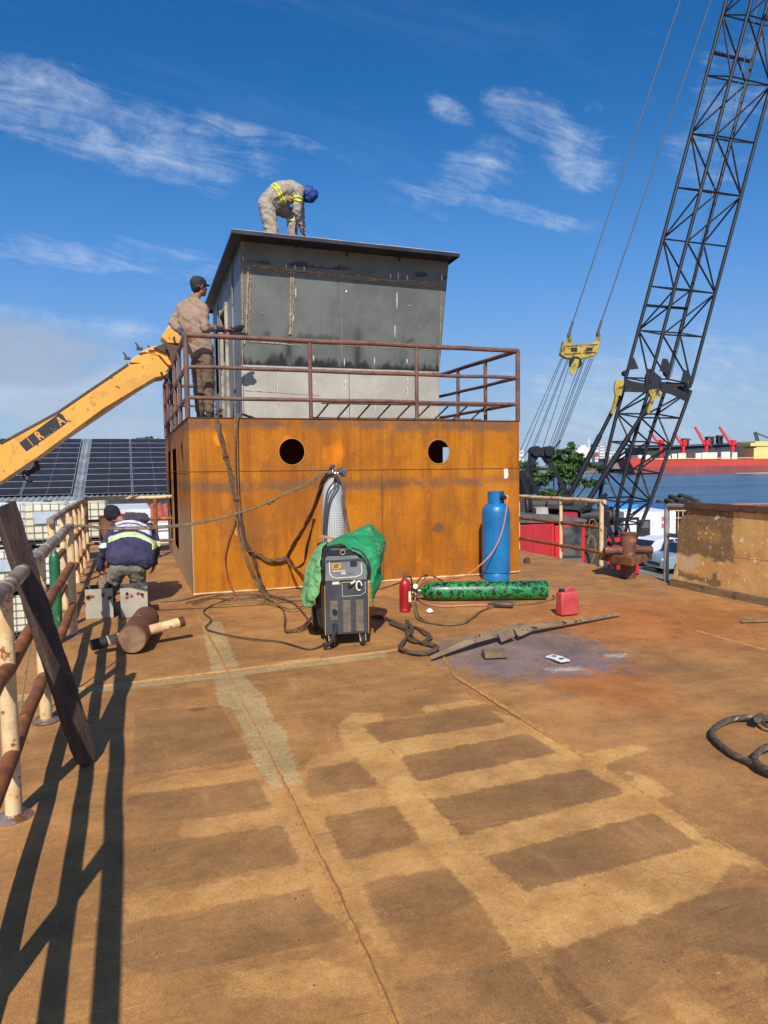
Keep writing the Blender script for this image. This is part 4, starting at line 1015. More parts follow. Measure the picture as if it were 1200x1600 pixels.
b = MB(); b.bar(onY(54, 718, BY+.3), onY(61, 731, BY+.3), .05, .06); b.bar(onY(61, 730, BY+.3), onY(40, 742, BY+.3), .06, .08); b.build('hose_bracket', mat('bracket_brown', S(72,50,40), None, 8, .7), yb, smooth=0)
b = MB(); b.tube([onY(x, y, BY+.28) for x, y in ((38,734),(36,742),(40,750),(47,753),(52,750))], .012, 6); b.build('hose', M_BLK, yb)

# ================================================================ WELDING MACHINE
M_WBODY = mat('machine_grey', S(66,68,72), S(56,58,62), 6, .45, chips=(S(104,100,92), .30, 18))
M_WFACE = mat('machine_face', S(122,122,124), S(104,104,106), 5, .4)
M_WBLK = mat('machine_black', S(26,26,28), S(34,34,36), 8, .5)
M_WYEL = mat('machine_yellow', S(206,170,84), S(180,140,70), 6, .5)
M_WHT = mat('print_white', S(226,218,190), S(206,198,176), 30, .5)
M_VENT = mat('vent_slat', S(196,184,160), S(168,156,136), 12, .45, .1)
M_RUB = mat('rubber', S(40,38,36), S(60,54,48), 12, .8)
wx0, wx1, wy = 1.655, 2.055, 6.235; wz0, wzf, wz1 = .115, .62, .845
wm = thing('welding_machine', 'dark grey wheeled welding machine partly under the green cloth', 'welding machine', ((wx0+wx1)/2, wy, 0))
b = MB(); b.box((wx0, wy, wz0), (wx1, wy+.74, wzf+.20)); body = b.build('body', M_WBODY, wm, bevel=.008)
b = MB(); b.prism([(wx0+.004, wy-.012, wzf), (wx1-.004, wy-.012, wzf), (wx1-.004, wy-.004, wz1-.10), (wx1-.10, wy+.005, wz1+.0), (wx0+.02, wy+.005, wz1+.0), (wx0+.004, wy-.004, wz1-.03)], (0, .011, 0)); pan = b.build('control_panel', M_WFACE, wm, bevel=.002)
def fy(z): return wy-.0145+max(0, z-wzf)*.055
def outline(poly, w, m, name, parent, y=None):
    b = MB()
    for i in range(len(poly)-1):
        (x0, z0), (x1, z1) = poly[i], poly[i+1]
        b.bar((x0, y or fy(z0), z0), (x1, y or fy(z1), z1), w, .002, upv=(0,1,0))
    return b.build(name, m, parent, smooth=0)
cx = wx0+.045
out = [(cx, wz1-.05), (cx, wz1-.15), (cx+.02, wz1-.185), (cx+.06, wz1-.20), (cx+.24, wz1-.195), (cx+.29, wz1-.18), (cx+.30, wz1-.15), (cx+.295, wz1-.07)]
outline(out, .008, M_WHT, 'panel_outline', pan)
b = MB(); b.box((cx+.02, fy(wz1-.08)-.002, wz1-.115), (cx+.105, fy(wz1-.08), wz1-.06)); lg = b.build('maker_badge', M_WYEL, pan, smooth=0)
b = MB()
for k, (z, x0, x1) in enumerate(((wz1-.076, .042, .088), (wz1-.088, .038, .084), (wz1-.100, .036, .080))): b.box((cx+x0, fy(z)-.004, z-.0028), (cx+x1, fy(z)-.0015, z+.0028))
b.build('logo', M_WBLK, lg, smooth=0)
b = MB(); b.box((cx+.19, fy(wz1-.08)-.002, wz1-.10), (cx+.255, fy(wz1-.08), wz1-.05)); b.build('display', mat('display_glass', S(40,50,64), None, 5, .2), pan, smooth=0)
lettering('lettering', 'Smashweld', M_WHT, pan, (cx+.03, fy(.70)-.001, wz1-.142), (1,0,0), (0,0,1), .026, .001, bold=.0006)
lettering('lettering', '408', M_WHT, pan, (cx+.105, fy(.68)-.001, wz1-.168), (1,0,0), (0,0,1), .028, .001, bold=.0012)
lettering('lettering', 'Topflex', M_WFACE, pan, (cx+.165, fy(.68)-.0025, wz1-.165), (1,0,0), (0,0,1), .018, .001)
outline([(wx0+.145, wzf-.035), (wx0+.16, wzf-.02), (wx0+.25, wzf-.018)], .003, M_WHT, 'door_line', body, wy-.002)
outline([(wx0+.16, wzf-.035), (wx0+.16, wzf-.15), (wx0+.33, wzf-.145), (wx0+.375, wzf-.12), (wx0+.375, wzf-.02)], .003, M_WHT, 'door_line', body, wy-.003)
b = MB(); b.box((wx0+.07, wy-.004, wzf-.035), (wx0+.135, wy-.001, wzf-.01)); b.build('sticker', M_WHT, body, smooth=0)
b = MB()
for a in range(14):
    t0 = 2*math.pi*a/14; c_ = Vector((wx0+.315, wy-.012, wzf-.045)); 
    b.ball(c_+Vector((.026*math.cos(t0), 0, .044*math.sin(t0)-.012)), (.012, .008, .013), 8, 6)
b = MB(); b.tube([Vector((wx0+.315+.024*math.cos(t0), wy-.010, wzf-.055+.042*math.sin(t0))) for t0 in [2*math.pi*k/24 for k in range(21)]], .0085, 8, smooth=False)
b.build('gun_hook', M_WHT, body)
b = MB(); b.cyl((wx0+.315, wy-.02, wzf-.04), (wx0+.315, wy, wzf-.04), .016, n=14); b.cyl((wx0+.315, wy-.02, wzf-.075), (wx0+.315, wy, wzf-.075), .012, n=12); b.build('gun_socket', M_WBLK, body)
b = MB(); b.bar((wx0+.235, wy-.03, wzf-.03), (wx0+.28, wy-.02, wzf-.005), .02, .015); b.build('gun_tip', M_WHT, body)
b = MB(); b.bar((wx0+.215, wy-.02, wzf-.055), (wx0+.245, wy-.02, wzf-.03), .025, .02); b.build('latch', M_WBLK, body)
b = MB(); b.cyl((wx0+.072, wy-.004, wzf-.09), (wx0+.072, wy, wzf-.09), .034, n=24); b.build('round_cap', M_WBODY, body)
for k, x in enumerate((wx0+.045, wx0+.165, wx0+.285)):
    b = MB(); z = wzf-.19; n = 16 if k == 0 else 26
    b.box((x, wy-.001, z-n*.0115+.004), (x+.07, wy+.002, z+.006)); grl = b.build('vent_recess', M_WBLK, body, smooth=0)
    b = MB()
    for i in range(n):
        zz_ = z-i*.0115; b.hexa([(x, wy-.002, zz_-.004), (x+.07, wy-.002, zz_-.004), (x+.07, wy+.001, zz_-.004), (x, wy+.001, zz_-.004), (x, wy-.008, zz_+.003), (x+.07, wy-.008, zz_+.003), (x+.07, wy+.001, zz_+.003), (x, wy+.001, zz_+.003)])
    b.build('vent_grille', M_VENT, grl, smooth=0)
for z in (.33, .20):
    b = MB(); b.cyl((wx0+.085, wy-.02, z), (wx0+.085, wy, z), .024, n=20); b.cyl((wx0+.085, wy-.03, z), (wx0+.085, wy-.02, z), .015, n=16); b.build('cable_socket', M_WBLK, body)
b = MB(); b.tube([(wx0+.085, wy-.03, .20), (wx0+.08, wy-.08, .17), (wx0+.03, wy-.10, .07), (wx0-.02, wy-.06, .02)], .017, 8); b.build('power_lead', M_RUB, wm)
b = MB()
for x in (wx0-.004, wx1+.0): b.box((x, wy-.002, wz0), (x+.005, wy+.006, wzf-.02))
b.build('side_trim', M_WYEL, wm, smooth=0)
b = MB(); b.tube([(wx0-.014, wy+.0, wzf-.03), (wx0-.014, wy-.02, wz1-.1), (wx0-.004, wy+.02, wz1+.04), (wx0+.06, wy+.04, wz1+.065)], .020, 8)
b.tube([(wx1+.004, wy+.0, wzf+.0), (wx1+.008, wy-.012, wz1-.12), (wx1-.03, wy+.01, wz1-.02), (wx1-.11, wy+.03, wz1+.045), (wx0+.05, wy+.04, wz1+.06)], .020, 8)
b.build('handle_frame', M_WBLK, wm)
b = MB(); b.ring(((wx0+wx1)/2-.03, wy-.005, wz1+.035), (0,1,.2), .022, .004, 16, 6); b.build('lifting_ring', M_VENT, wm)
b = MB(); b.prism([(wx0-.0, wy+.018, wz1+.05), (wx0+.05, wy+.018, wz1+.066), (wx1-.13, wy+.018, wz1+.05), (wx1-.0, wy+.018, wz1-.06), (wx1, wy+.018, wzf+.15), (wx0, wy+.018, wzf+.15)], (0, .68, 0)); b.build('top_cover', M_WBLK, wm, bevel=.01)
for x in (wx0+.055, wx1-.055):
    b = MB(); b.cyl((x-.016, wy+.03, .05), (x+.016, wy+.03, .05), .05, n=22); w_ = b.build('caster', M_RUB, wm, bevel=.006)
    b = MB(); b.cyl((x-.019, wy+.03, .05), (x+.019, wy+.03, .05), .022, n=14); b.build('hub', M_WHT, w_)
    b = MB(); b.prism([(x-.03, wy+.01, wz0), (x-.03, wy+.07, wz0), (x-.024, wy+.04, .04), (x-.024, wy+.02, .04)], (.006,0,0)); b.prism([(x+.024, wy+.01, wz0), (x+.024, wy+.07, wz0), (x+.03, wy+.04, .04), (x+.03, wy+.02, .04)], (.006,0,0)); b.build('fork', M_VENT, w_, smooth=0)
for x in (wx0-.06, wx1+.03):
    b = MB(); b.cyl((x-.0, wy+.72, .13), (x+.045, wy+.72, .13), .13, n=30); w_ = b.build('rear_wheel', M_RUB, wm, bevel=.012)
    b = MB(); b.cyl((x-.004, wy+.72, .13), (x+.049, wy+.72, .13), .075, n=24); b.build('rim', M_WYEL, w_)
b = MB(); b.box((wx0-.02, wy+.70, .10), (wx1+.10, wy+1.10, .125)); b.cyl((wx0-.06, wy+.72, .13), (wx1+.08, wy+.72, .13), .012, n=10); b.build('bottle_tray', M_WBLK, wm, smooth=0)
wm.rotation_euler.z = R(-9)
# ---- shielding gas bottle standing on the tray, in its protective net
M_GASW = mat('pale_grey_paint', S(172,174,174), S(154,156,160), 3, .45, chips=(S(150,146,140), .30, 20))
def net_material():
    m = bpy.data.materials.new('white_net'); m.use_nodes = True; t = NT(m.node_tree); m.node_tree.nodes.clear()
    pos = t.n('ShaderNodeNewGeometry').outputs['Position']; sep = t.n('ShaderNodeSeparateXYZ'); t.put(sep.inputs[0], pos)
    ang = t.m('ARCTAN2', t.m('SUBTRACT', sep.outputs[1], gy), t.m('SUBTRACT', sep.outputs[0], gx))
    a = t.m('ADD', t.m('MULTIPLY', ang, 15.0), t.m('MULTIPLY', sep.outputs[2], 130.0)); c = t.m('SUBTRACT', t.m('MULTIPLY', ang, 15.0), t.m('MULTIPLY', sep.outputs[2], 130.0))
    f = t.ramp(t.m('MULTIPLY', t.m('SINE', a), t.m('SINE', c)), .12, .4)
    col = t.mix(f, S(186,186,184), S(138,136,132))
    b = t.n('ShaderNodeBsdfPrincipled'); t.put(b.inputs['Base Color'], col); b.inputs['Roughness'].default_value = .6
    o = t.n('ShaderNodeOutputMaterial'); m.node_tree.links.new(b.outputs[0], o.inputs[0]); return m
gy = 7.12; gx = onY(521, 800, gy).x
gb = thing('gas_cylinder', 'tall white gas cylinder in a net sleeve standing behind the welding machine', 'gas cylinder', (gx, gy, .13), 'gas cylinders')
b = MB(); b.lathe((gx, gy, .13), [(.10, 0), (.115, .02), (.115, 1.22), (.108, 1.29), (.085, 1.35), (.05, 1.40), (.03, 1.42), (.028, 1.45)], 32); b.build('body', M_GASW, gb)
b = MB(); b.lathe((gx, gy, .2), [(.121, 0), (.1215, .2), (.121, .75), (.117, 1.0)], 32)
nn = b.build('net_sleeve', net_material(), gb)
M_NAVY = mat('navy_paint', S(34,40,74), S(26,30,60), 10, .4)
b = MB(); b.prism([(gx+.000, gy-.075, 1.52), (gx+.06, gy-.085, 1.49), (gx+.075, gy-.04, 1.52), (gx+.04, gy-.03, 1.57), (gx+.0, gy-.04, 1.57)], (0,-.012,.004)); b.build('shoulder_decal', M_NAVY, gb, smooth=0)
M_BRASS = mat('brass', S(150,126,86), S(110,96,80), 20, .35, .8)
M_CHROME = mat('dull_chrome', S(150,150,154), S(110,110,116), 20, .3, .8)
b = MB(); b.lathe((gx, gy, 1.56), [(.026, 0), (.022, .06), (.016, .07), (.016, .10), (.028, .105), (.028, .125), (.01, .13)], 14); b.cyl((gx, gy, 1.60), (gx+.10, gy-.03, 1.60), .016, n=10); b.build('valve', M_CHROME, gb)
for dx, dz in ((.11, .0), (.07, .03)):
    b = MB(); b.cyl((gx+dx, gy-.03, 1.60+dz), (gx+dx, gy-.075, 1.60+dz), .028, n=18); b.build('gauge', M_CHROME, gb)
b = MB(); b.cyl((gx+.05, gy-.02, 1.585), (gx+.13, gy-.04, 1.585), .022, n=12); b.build('regulator', M_BRASS, gb)
b = MB(); b.box((gx-.09, gy-.05, 1.575), (gx+.0, gy-.01, 1.60)); b.cyl((gx-.06, gy-.03, 1.60), (gx-.02, gy-.02, 1.66), .014, n=8); b.build('hose_clip', M_WBLK, gb)
b = MB(); b.bar(onY(489, 838, 6.75), onY(512, 842, 6.62), .022, .02); b.build('wooden_rest', mat('raw_wood', S(206,150,100), S(170,120,80), 12, .8), wm)

# ---- green cloth over the machine (built as a draped sheet)
def tarp_sheet(name, rows, parent, m, sub=11, wr=.012):
    rows = [catmull([Vector(p) for p in r], sub) for r in rows]; cols = list(zip(*rows)); cols = [catmull(list(c), sub) for c in cols]
    nx, ny = len(cols), len(cols[0]); vs = []
    for c in cols:
        for p in c:
            w = noise.noise(Vector((p.x*9, p.y*5, p.z*7)))*wr*1.8+(.4-abs(noise.noise(Vector((p.x*17+p.z*9, p.y*12, p.z*13-p.x*6)))))*wr*2.0+noise.noise(Vector((p.x*40, p.y*24, p.z*34)))*wr*.5
            vs.append(p+Vector((w, -abs(w)*.8, w*.6)))
    fs = [(i*ny+j, i*ny+j+1, (i+1)*ny+j+1, (i+1)*ny+j) for i in range(nx-1) for j in range(ny-1)]
    b = MB(); b.add(vs, fs); o = b.build(name, m, parent, smooth=180)
    s_ = o.modifiers.new('solid', 'SOLIDIFY'); s_.thickness = .004; return o
def tarp_mat():
    m = mat('green_cloth', S(40,146,88), S(32,122,74), 6, .65, bump=.4, bscale=35, chips=(S(110,140,84), .40, 5), fine=.25); return m
def tarp_mat2():
    return mat('faded_green_cloth', S(142,196,130), S(104,170,100), 5, .7, bump=.4, bscale=35, chips=(S(90,140,80), .42, 6), fine=.25)
tp = thing('green_cloth', 'creased green cloth thrown over the top and sides of the welding machine', 'cloth', (1.9, 6.5, .9))
Pp = lambda px, py, y: onY(px, py, y)
# over the top and down the right side
tarp_sheet('right_drape', [
    [Pp(508,852,6.40), Pp(516,846,6.58), Pp(530,838,6.75), Pp(548,831,6.85)],
    [Pp(533,850,6.27), Pp(545,842,6.42), Pp(556,830,6.62), Pp(568,822,6.80)],
    [Pp(550,859,6.23), Pp(563,850,6.34), Pp(574,832,6.55), Pp(580,819,6.75)],
    [Pp(566,873,6.20), Pp(582,862,6.30), Pp(594,846,6.50), Pp(600,842,6.72)],
    [Pp(574,895,6.19), Pp(588,880,6.26), Pp(597,868,6.45), Pp(601,856,6.66)],
    [Pp(578,915,6.20), Pp(586,908,6.22), Pp(592,895,6.34), Pp(594,880,6.58)],
    [Pp(579,934,6.22), Pp(584,925,6.22), Pp(594,912,6.30), Pp(597,900,6.46)],
    [Pp(580,952,6.28), Pp(583,940,6.26), Pp(586,930,6.32), Pp(590,916,6.44)]], tp, tarp_mat())
tarp_sheet('left_drape', [
    [Pp(510,846,6.40), Pp(506,851,6.26), Pp(502,856,6.22), Pp(499,862,6.25)],
    [Pp(500,850,6.50), Pp(495,862,6.40), Pp(498,872,6.22), Pp(501,885,6.21)],
    [Pp(492,858,6.62), Pp(488,875,6.48), Pp(492,895,6.28), Pp(500,908,6.20)],
    [Pp(486,868,6.75), Pp(482,890,6.58), Pp(484,915,6.36), Pp(498,925,6.22)],
    [Pp(480,882,6.84), Pp(476,905,6.66), Pp(478,930,6.42), Pp(492,938,6.30)],
    [Pp(476,897,6.90), Pp(471,925,6.74), Pp(470,946,6.50), Pp(486,950,6.40)]], tp, tarp_mat2())
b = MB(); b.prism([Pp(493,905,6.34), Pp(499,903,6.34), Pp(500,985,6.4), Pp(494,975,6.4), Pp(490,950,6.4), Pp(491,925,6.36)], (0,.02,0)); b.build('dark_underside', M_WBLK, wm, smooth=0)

# ================================================================ BLUE GAS BOTTLE
M_BLUE = mat('blue_paint', S(16,118,176), S(16,98,150), 3, .42, chips=[(S(40,60,90), .33, 8), (S(90,80,80), .27, 22)], fine=.2, coat=.2)
by = 9.18; bx = onY(775, 850, by).x
bb = thing('gas_cylinder', 'large blue gas cylinder with a round collar standing against the orange deckhouse', 'gas cylinder', (bx, by, 0), 'gas cylinders')
r0 = .205
b = MB(); b.lathe((bx, by, 0), [(r0*.96, 0), (r0*.96, .09), (r0*.93, .10), (r0, .115), (r0, .95), (r0*.985, 1.0), (r0*.92, 1.05), (r0*.78, 1.095), (r0*.55, 1.115), (.05, 1.12)], 44); bod = b.build('body', M_BLUE, bb)
for z in (.115, .985, .52): 
    b = MB(); b.ring((bx, by, z), (0,0,1), r0*(1 if z < .9 else .99), .003, 44, 6); b.build('weld_ring', M_BLUE, bod)
b = MB(); n = 26; vs = []; fs = []
for i in range(n+1):
    a = R(-62)+R(295)*i/n; 
    for rr in (.112, .120):
        for z in (1.095, 1.285): vs.append((bx+rr*math.cos(a+R(35)), by+rr*math.sin(a+R(35)), z))
for i in range(n):
    k = i*4; fs += [(k, k+4, k+5, k+1), (k+2, k+3, k+7, k+6), (k+1, k+5, k+7, k+3), (k, k+2, k+6, k+4)]
fs += [(0,1,3,2), (n*4, n*4+2, n*4+3, n*4+1)]
b.add(vs, fs); b.build('collar', M_BLUE, bb)
b = MB(); b.cyl((bx, by, 1.11), (bx, by, 1.20), .022, n=12); b.cyl((bx, by, 1.18), (bx+.08, by-.10, 1.19), .016, n=10); b.cyl((bx+.0, by, 1.2), (bx, by, 1.235), .035, n=12); b.build('valve', M_BRASS, bb)
b = MB(); b.cyl((bx+.06, by-.12, 1.20), (bx+.06, by-.15, 1.20), .034, n=18); b.ball((bx+.05, by-.09, 1.19), .04); b.build('regulator', M_WBLK, bb)
b = MB(); b.cyl((bx+.035, by-.135, 1.215), (bx+.075, by-.13, 1.222), .010, n=8); b.build('regulator_knob', mat('lime_knob', S(150,160,60), None, 9, .5), bb)
b = MB(); b.ball((bx+.115, by-.12, 1.21), (.03,.015,.018)); b.build('valve_tag', M_WHT, bb)
for (a, z, s) in ((-100, .995, .010), (-102, .90, .02), (-80, .25, .018)):
    b = MB(); b.ball((bx+math.cos(R(a))*r0, by+math.sin(R(a))*r0, z), (s, .004, s*.8), 8, 6); b.build('rust_scab', mat('scab', S(90,80,70), None, 20, .8), bod)

# ================================================================ GREEN OXYGEN CYLINDER (lying)
M_OXY = mat('oxygen_green', S(30,140,66), S(24,112,56), 4, .40, chips=[(S(26,34,32), .47, 17), (S(22,26,26), .44, 34), (S(40,150,74), .36, 50)], fine=.2, coat=.15, stretch=(1,1,1))
r1 = .116; e0 = G(663, 939); e1 = G(858, 937); e0.z = e1.z = r1; e0 += Vector((.0,.05,0)); e1 += Vector((0,.05,0))
ox = thing('gas_cylinder', 'green and black gas cylinder lying on deck in front of the blue one', 'gas cylinder', (e0.x, e0.y, 0), 'gas cylinders')
ax = (e0-e1).normalized(); Lc = (e0-e1).length
b = MB(); b.lathe(e1, [(.03, .0), (r1*.9, .0), (r1, .03), (r1, Lc-.16), (r1*.93, Lc-.09), (r1*.75, Lc-.04), (r1*.48, Lc-.0), (.032, Lc+.03), (.03, Lc+.06)], 40, axis=ax); b.build('body', M_OXY, ox)
b = MB(); b.lathe(e1, [(.036, Lc+.03), (.036, Lc+.055), (.020, Lc+.06), (.018, Lc+.12)], 18, axis=ax); b.build('valve', M_BRASS, ox)
v0 = e1+ax*(Lc+.10)
b = MB(); b.cyl(v0+Vector((0,-.02,-.05)), v0+Vector((0,.02,.09)), .026, n=12); b.cyl(v0+ax*.02+Vector((0,0,-.02)), v0+ax*.08+Vector((0,-.01,-.03)), .03, n=12); b.build('regulator', M_BRASS, ox)
b = MB(); b.cyl(v0+Vector((0,-.05,.06)), v0+Vector((-.02,-.08,.075)), .032, n=18); b.build('gauge', M_WHT, ox)
b = MB(); b.cyl(v0+Vector((.03,-.04,-.04)), v0+Vector((.02,-.07,-.045)), .028, n=18); b.build('gauge', M_CHROME, ox)

# ================================================================ FIRE EXTINGUISHER, JERRYCAN
M_RED = mat('extinguisher_red', S(178,26,34), S(150,24,30), 5, .35, coat=.3)
q = G(636, 957); fe = thing('fire_extinguisher', 'small red fire extinguisher standing left of the green cylinder', 'fire extinguisher', (q.x, q.y, 0))
x, y = q.x, q.y+.06
b = MB(); b.lathe((x, y, 0), [(.060, 0), (.065, .01), (.065, .03), (.062, .035), (.064, .045), (.064, .30), (.058, .34), (.035, .375), (.018, .385)], 28); b.build('body', M_RED, fe)
b = MB(); b.lathe((x, y, .38), [(.018, 0), (.018, .035), (.012, .04), (.010, .08)], 12); b.bar((x-.03, y, .425), (x+.055, y, .445), .016, .008); b.bar((x-.02, y, .41), (x+.055, y, .405), .016, .008); b.build('valve_lever', M_CHROME, fe)
b = MB(); b.tube([(x+.02, y, .41), (x+.07, y-.01, .39), (x+.078, y-.02, .30), (x+.07, y-.02, .20)], .009, 8); b.build('hose', M_WBLK, fe)
b = MB(); b.box((x+.020, y-.064, .12), (x+.05, y-.056, .24)); b.build('label_plate', M_WHT, fe, smooth=0)
M_JERR = mat('can_red', S(196,80,76), S(178,66,66), 5, .45, chips=(S(150,60,50), .34, 20))
q = G(892, 962); jx, jy = q.x, q.y+.07
jc = thing('jerrycan', 'faded red plastic jerrycan standing alone on the deck', 'jerrycan', (jx, jy, 0))
b = MB(); w, dp_, h = .112, .065, .262
b.hexa([(jx-w, jy-dp_, 0), (jx+w, jy-dp_, 0), (jx+w, jy+dp_, 0), (jx-w, jy+dp_, 0), (jx-w*1.0, jy-dp_, h), (jx+w, jy-dp_, h), (jx+w, jy+dp_, h), (jx-w, jy+dp_, h)]); b.build('body', M_JERR, jc, bevel=.022)
for k in range(5):
    b = MB(); z = .06+k*.032
    b.tube([(jx-w+.02+i*(2*w-.04)/8, jy-dp_-.001, z+.007*math.sin(i*.9+k)) for i in range(9)], .004, 6); b.build('body_ridge', M_JERR, jc)
b = MB(); b.tube([(jx-.015, jy, h-.01), (jx+.0, jy, h+.022), (jx+.03, jy, h+.033), (jx+.075, jy, h+.030), (jx+.098, jy, h+.012), (jx+.10, jy, h-.01)], .013, 10); b.build('handle', M_JERR, jc)
b = MB(); b.cyl((jx-.072, jy, h-.01), (jx-.072, jy, h+.028), .032, n=18); b.build('cap', M_WBLK, jc)

# ================================================================ STEEL BITS ON DECK
M_ANG = mat('scale_steel', S(172,146,110), S(140,116,88), 5, .5, .3, bump=.3, chips=(S(84,66,56), .40, 9))
M_BLOCKW = mat('packing_wood', S(132,112,84), S(104,86,64), 9, .85, bump=.5, stretch=(1,4,1))
a0, a1, a2, a3 = G(674,1032), G(800,996), G(815,990), G(969,963)
b = MB(); sz = .085
def flat(b, p, q, w0, w1, t=.012, z=.02, rise0=0, rise1=0):
    p = Vector(p); q = Vector(q); d = (q-p).normalized(); n_ = Vector((-d.y, d.x, 0)); 
    P_ = [p-n_*w0/2, q-n_*w1/2, q+n_*w1/2, p+n_*w0/2]; zz_ = [z+rise0, z+rise1, z+rise1+.02, z+rise0+.02]
    b.hexa([Vector((v.x, v.y, s)) for v, s in zip(P_, zz_)]+[Vector((v.x, v.y, s+t)) for v, s in zip(P_, zz_)])
mid = G(735, 1015)
flat(b, a0, mid, .015, .075, z=.010, rise1=.05); flat(b, mid, a1+Vector((0,.0,0)), .075, .08, z=.06)
flat(b, a1, G(830,992), .08, .08, z=.06); flat(b, G(830,992), a3, .08, .006, z=.06, rise1=-.05)
for p, q in ((mid, a1),): b.bar(Vector((p.x, p.y+.05, .085)), Vector((G(830,990).x, G(830,990).y+.05, .09)), .01, .05)
tag(b.build('steel_angle', M_ANG, bevel=.002), 'long scaly steel flat bar with pointed ends lying across the dusty patch', 'steel bar')
for i, (p, q, lab) in enumerate((((782,1008), (805,1001), 'short steel offcut on the middle of the long bar, nearer its left end'), ((808,1001), (831,992), 'short steel offcut on the middle of the long bar, nearer its right end'))):
    g0, g1 = G(*p), G(*q); b = MB(); b.hexa([Vector((g0.x, g0.y-.02, .03)), Vector((g1.x-.01, g1.y-.02, .04)), Vector((g1.x-.01, g1.y+.05, .10)), Vector((g0.x, g0.y+.05, .095)), Vector((g0.x, g0.y-.02, .044)), Vector((g1.x-.01, g1.y-.02, .054)), Vector((g1.x-.01, g1.y+.05, .112)), Vector((g0.x, g0.y+.05, .107))])
    tag(b.build('steel_offcut', M_ANG, bevel=.002), lab, 'offcut', 'offcuts on the bar')
g0 = G(778, 1028); rt = Matrix.Rotation(R(-14), 3, 'Z')
b = MB(); b.box(None, None, (.20, .13, .052), rt, Vector((g0.x, g0.y+.07, .027))) if False else b.box((0,0,0), size=(.20,.14,.052), c=Vector((g0.x+.0, g0.y+.06, .027)), rot=rt)
tag(b.build('wood_block', M_BLOCKW, bevel=.003), 'thick wooden block tucked under the long steel bar', 'wood block')
M_PAPER = mat('white_card', S(226,222,218), S(204,198,196), 20, .7)
for k, (px, py, r_, lab) in enumerate(((866,1030,.4,'white square switch plate with a dark hole, farther of the pair'), (877,1035,.1,'white square switch plate with a dark hole, nearer of the pair'))):
    g0 = G(px, py-2); t = thing('switch_plate', lab, 'plate', (g0.x, g0.y, 0), 'white plates on deck'); rt = Matrix.Rotation(r_, 3, 'Z')
    b = MB(); b.box((0,0,0), size=(.10,.11,.014), c=Vector((g0.x, g0.y, .008+k*.005)), rot=rt); b.build('plate', M_PAPER, t, bevel=.003)
    b = MB(); b.cyl((g0.x, g0.y, .0155+k*.005), (g0.x, g0.y, .0175+k*.005), .02, n=14); b.build('centre_hole', M_WBLK, t)
g0 = G(671, 958); b = MB(); b.ball((g0.x, g0.y, .025), (.04,.03,.025), 9, 7); o = b.build('crumpled_paper', M_PAPER, smooth=0)
for v in o.data.vertices: v.co += Vector((random.uniform(-.009,.009), random.uniform(-.009,.009), random.uniform(-.006,.009)))
tag(o, 'crumpled white paper ball lying right of the fire extinguisher', 'paper')
g0, g1 = G(768, 949), G(800, 950); b = MB(); b.lathe((g0.x, g0.y+.03, .035), [(.008, -.03), (.012, 0), (.03, .06), (.036, .10), (.036, .26), (.03, .265)], 20, axis=(g1-g0)); 
tag(b.build('cable_plug', mat('dirty_metal', S(98,84,74), S(72,62,56), 14, .5, .3)), 'dirty metal plug lying on the deck under the green cylinder', 'plug')
g0 = G(823, 879); b = MB(); b.hexa([Vector(v)+Vector((g0.x, g0.y, 0)) for v in ((-.05,-.04,0),(.05,-.05,0),(.06,.04,0),(-.04,.05,0),(-.04,-.03,.08),(.04,-.04,.06),(.05,.03,.09),(-.03,.03,.07))]); tag(b.build('scrap_steel', M_DARKRUST), 'small rusty lump of steel beyond the deckhouse corner', 'scrap')
g0 = G(1180, 972); b = MB(); b.bar((g0.x-.15, g0.y+.04, .012), (g0.x+.5, g0.y-.12, .012), .04, .012); tag(b.build('flat_bar', M_ANG), 'thin flat bar lying on deck below the plywood panel', 'steel bar')

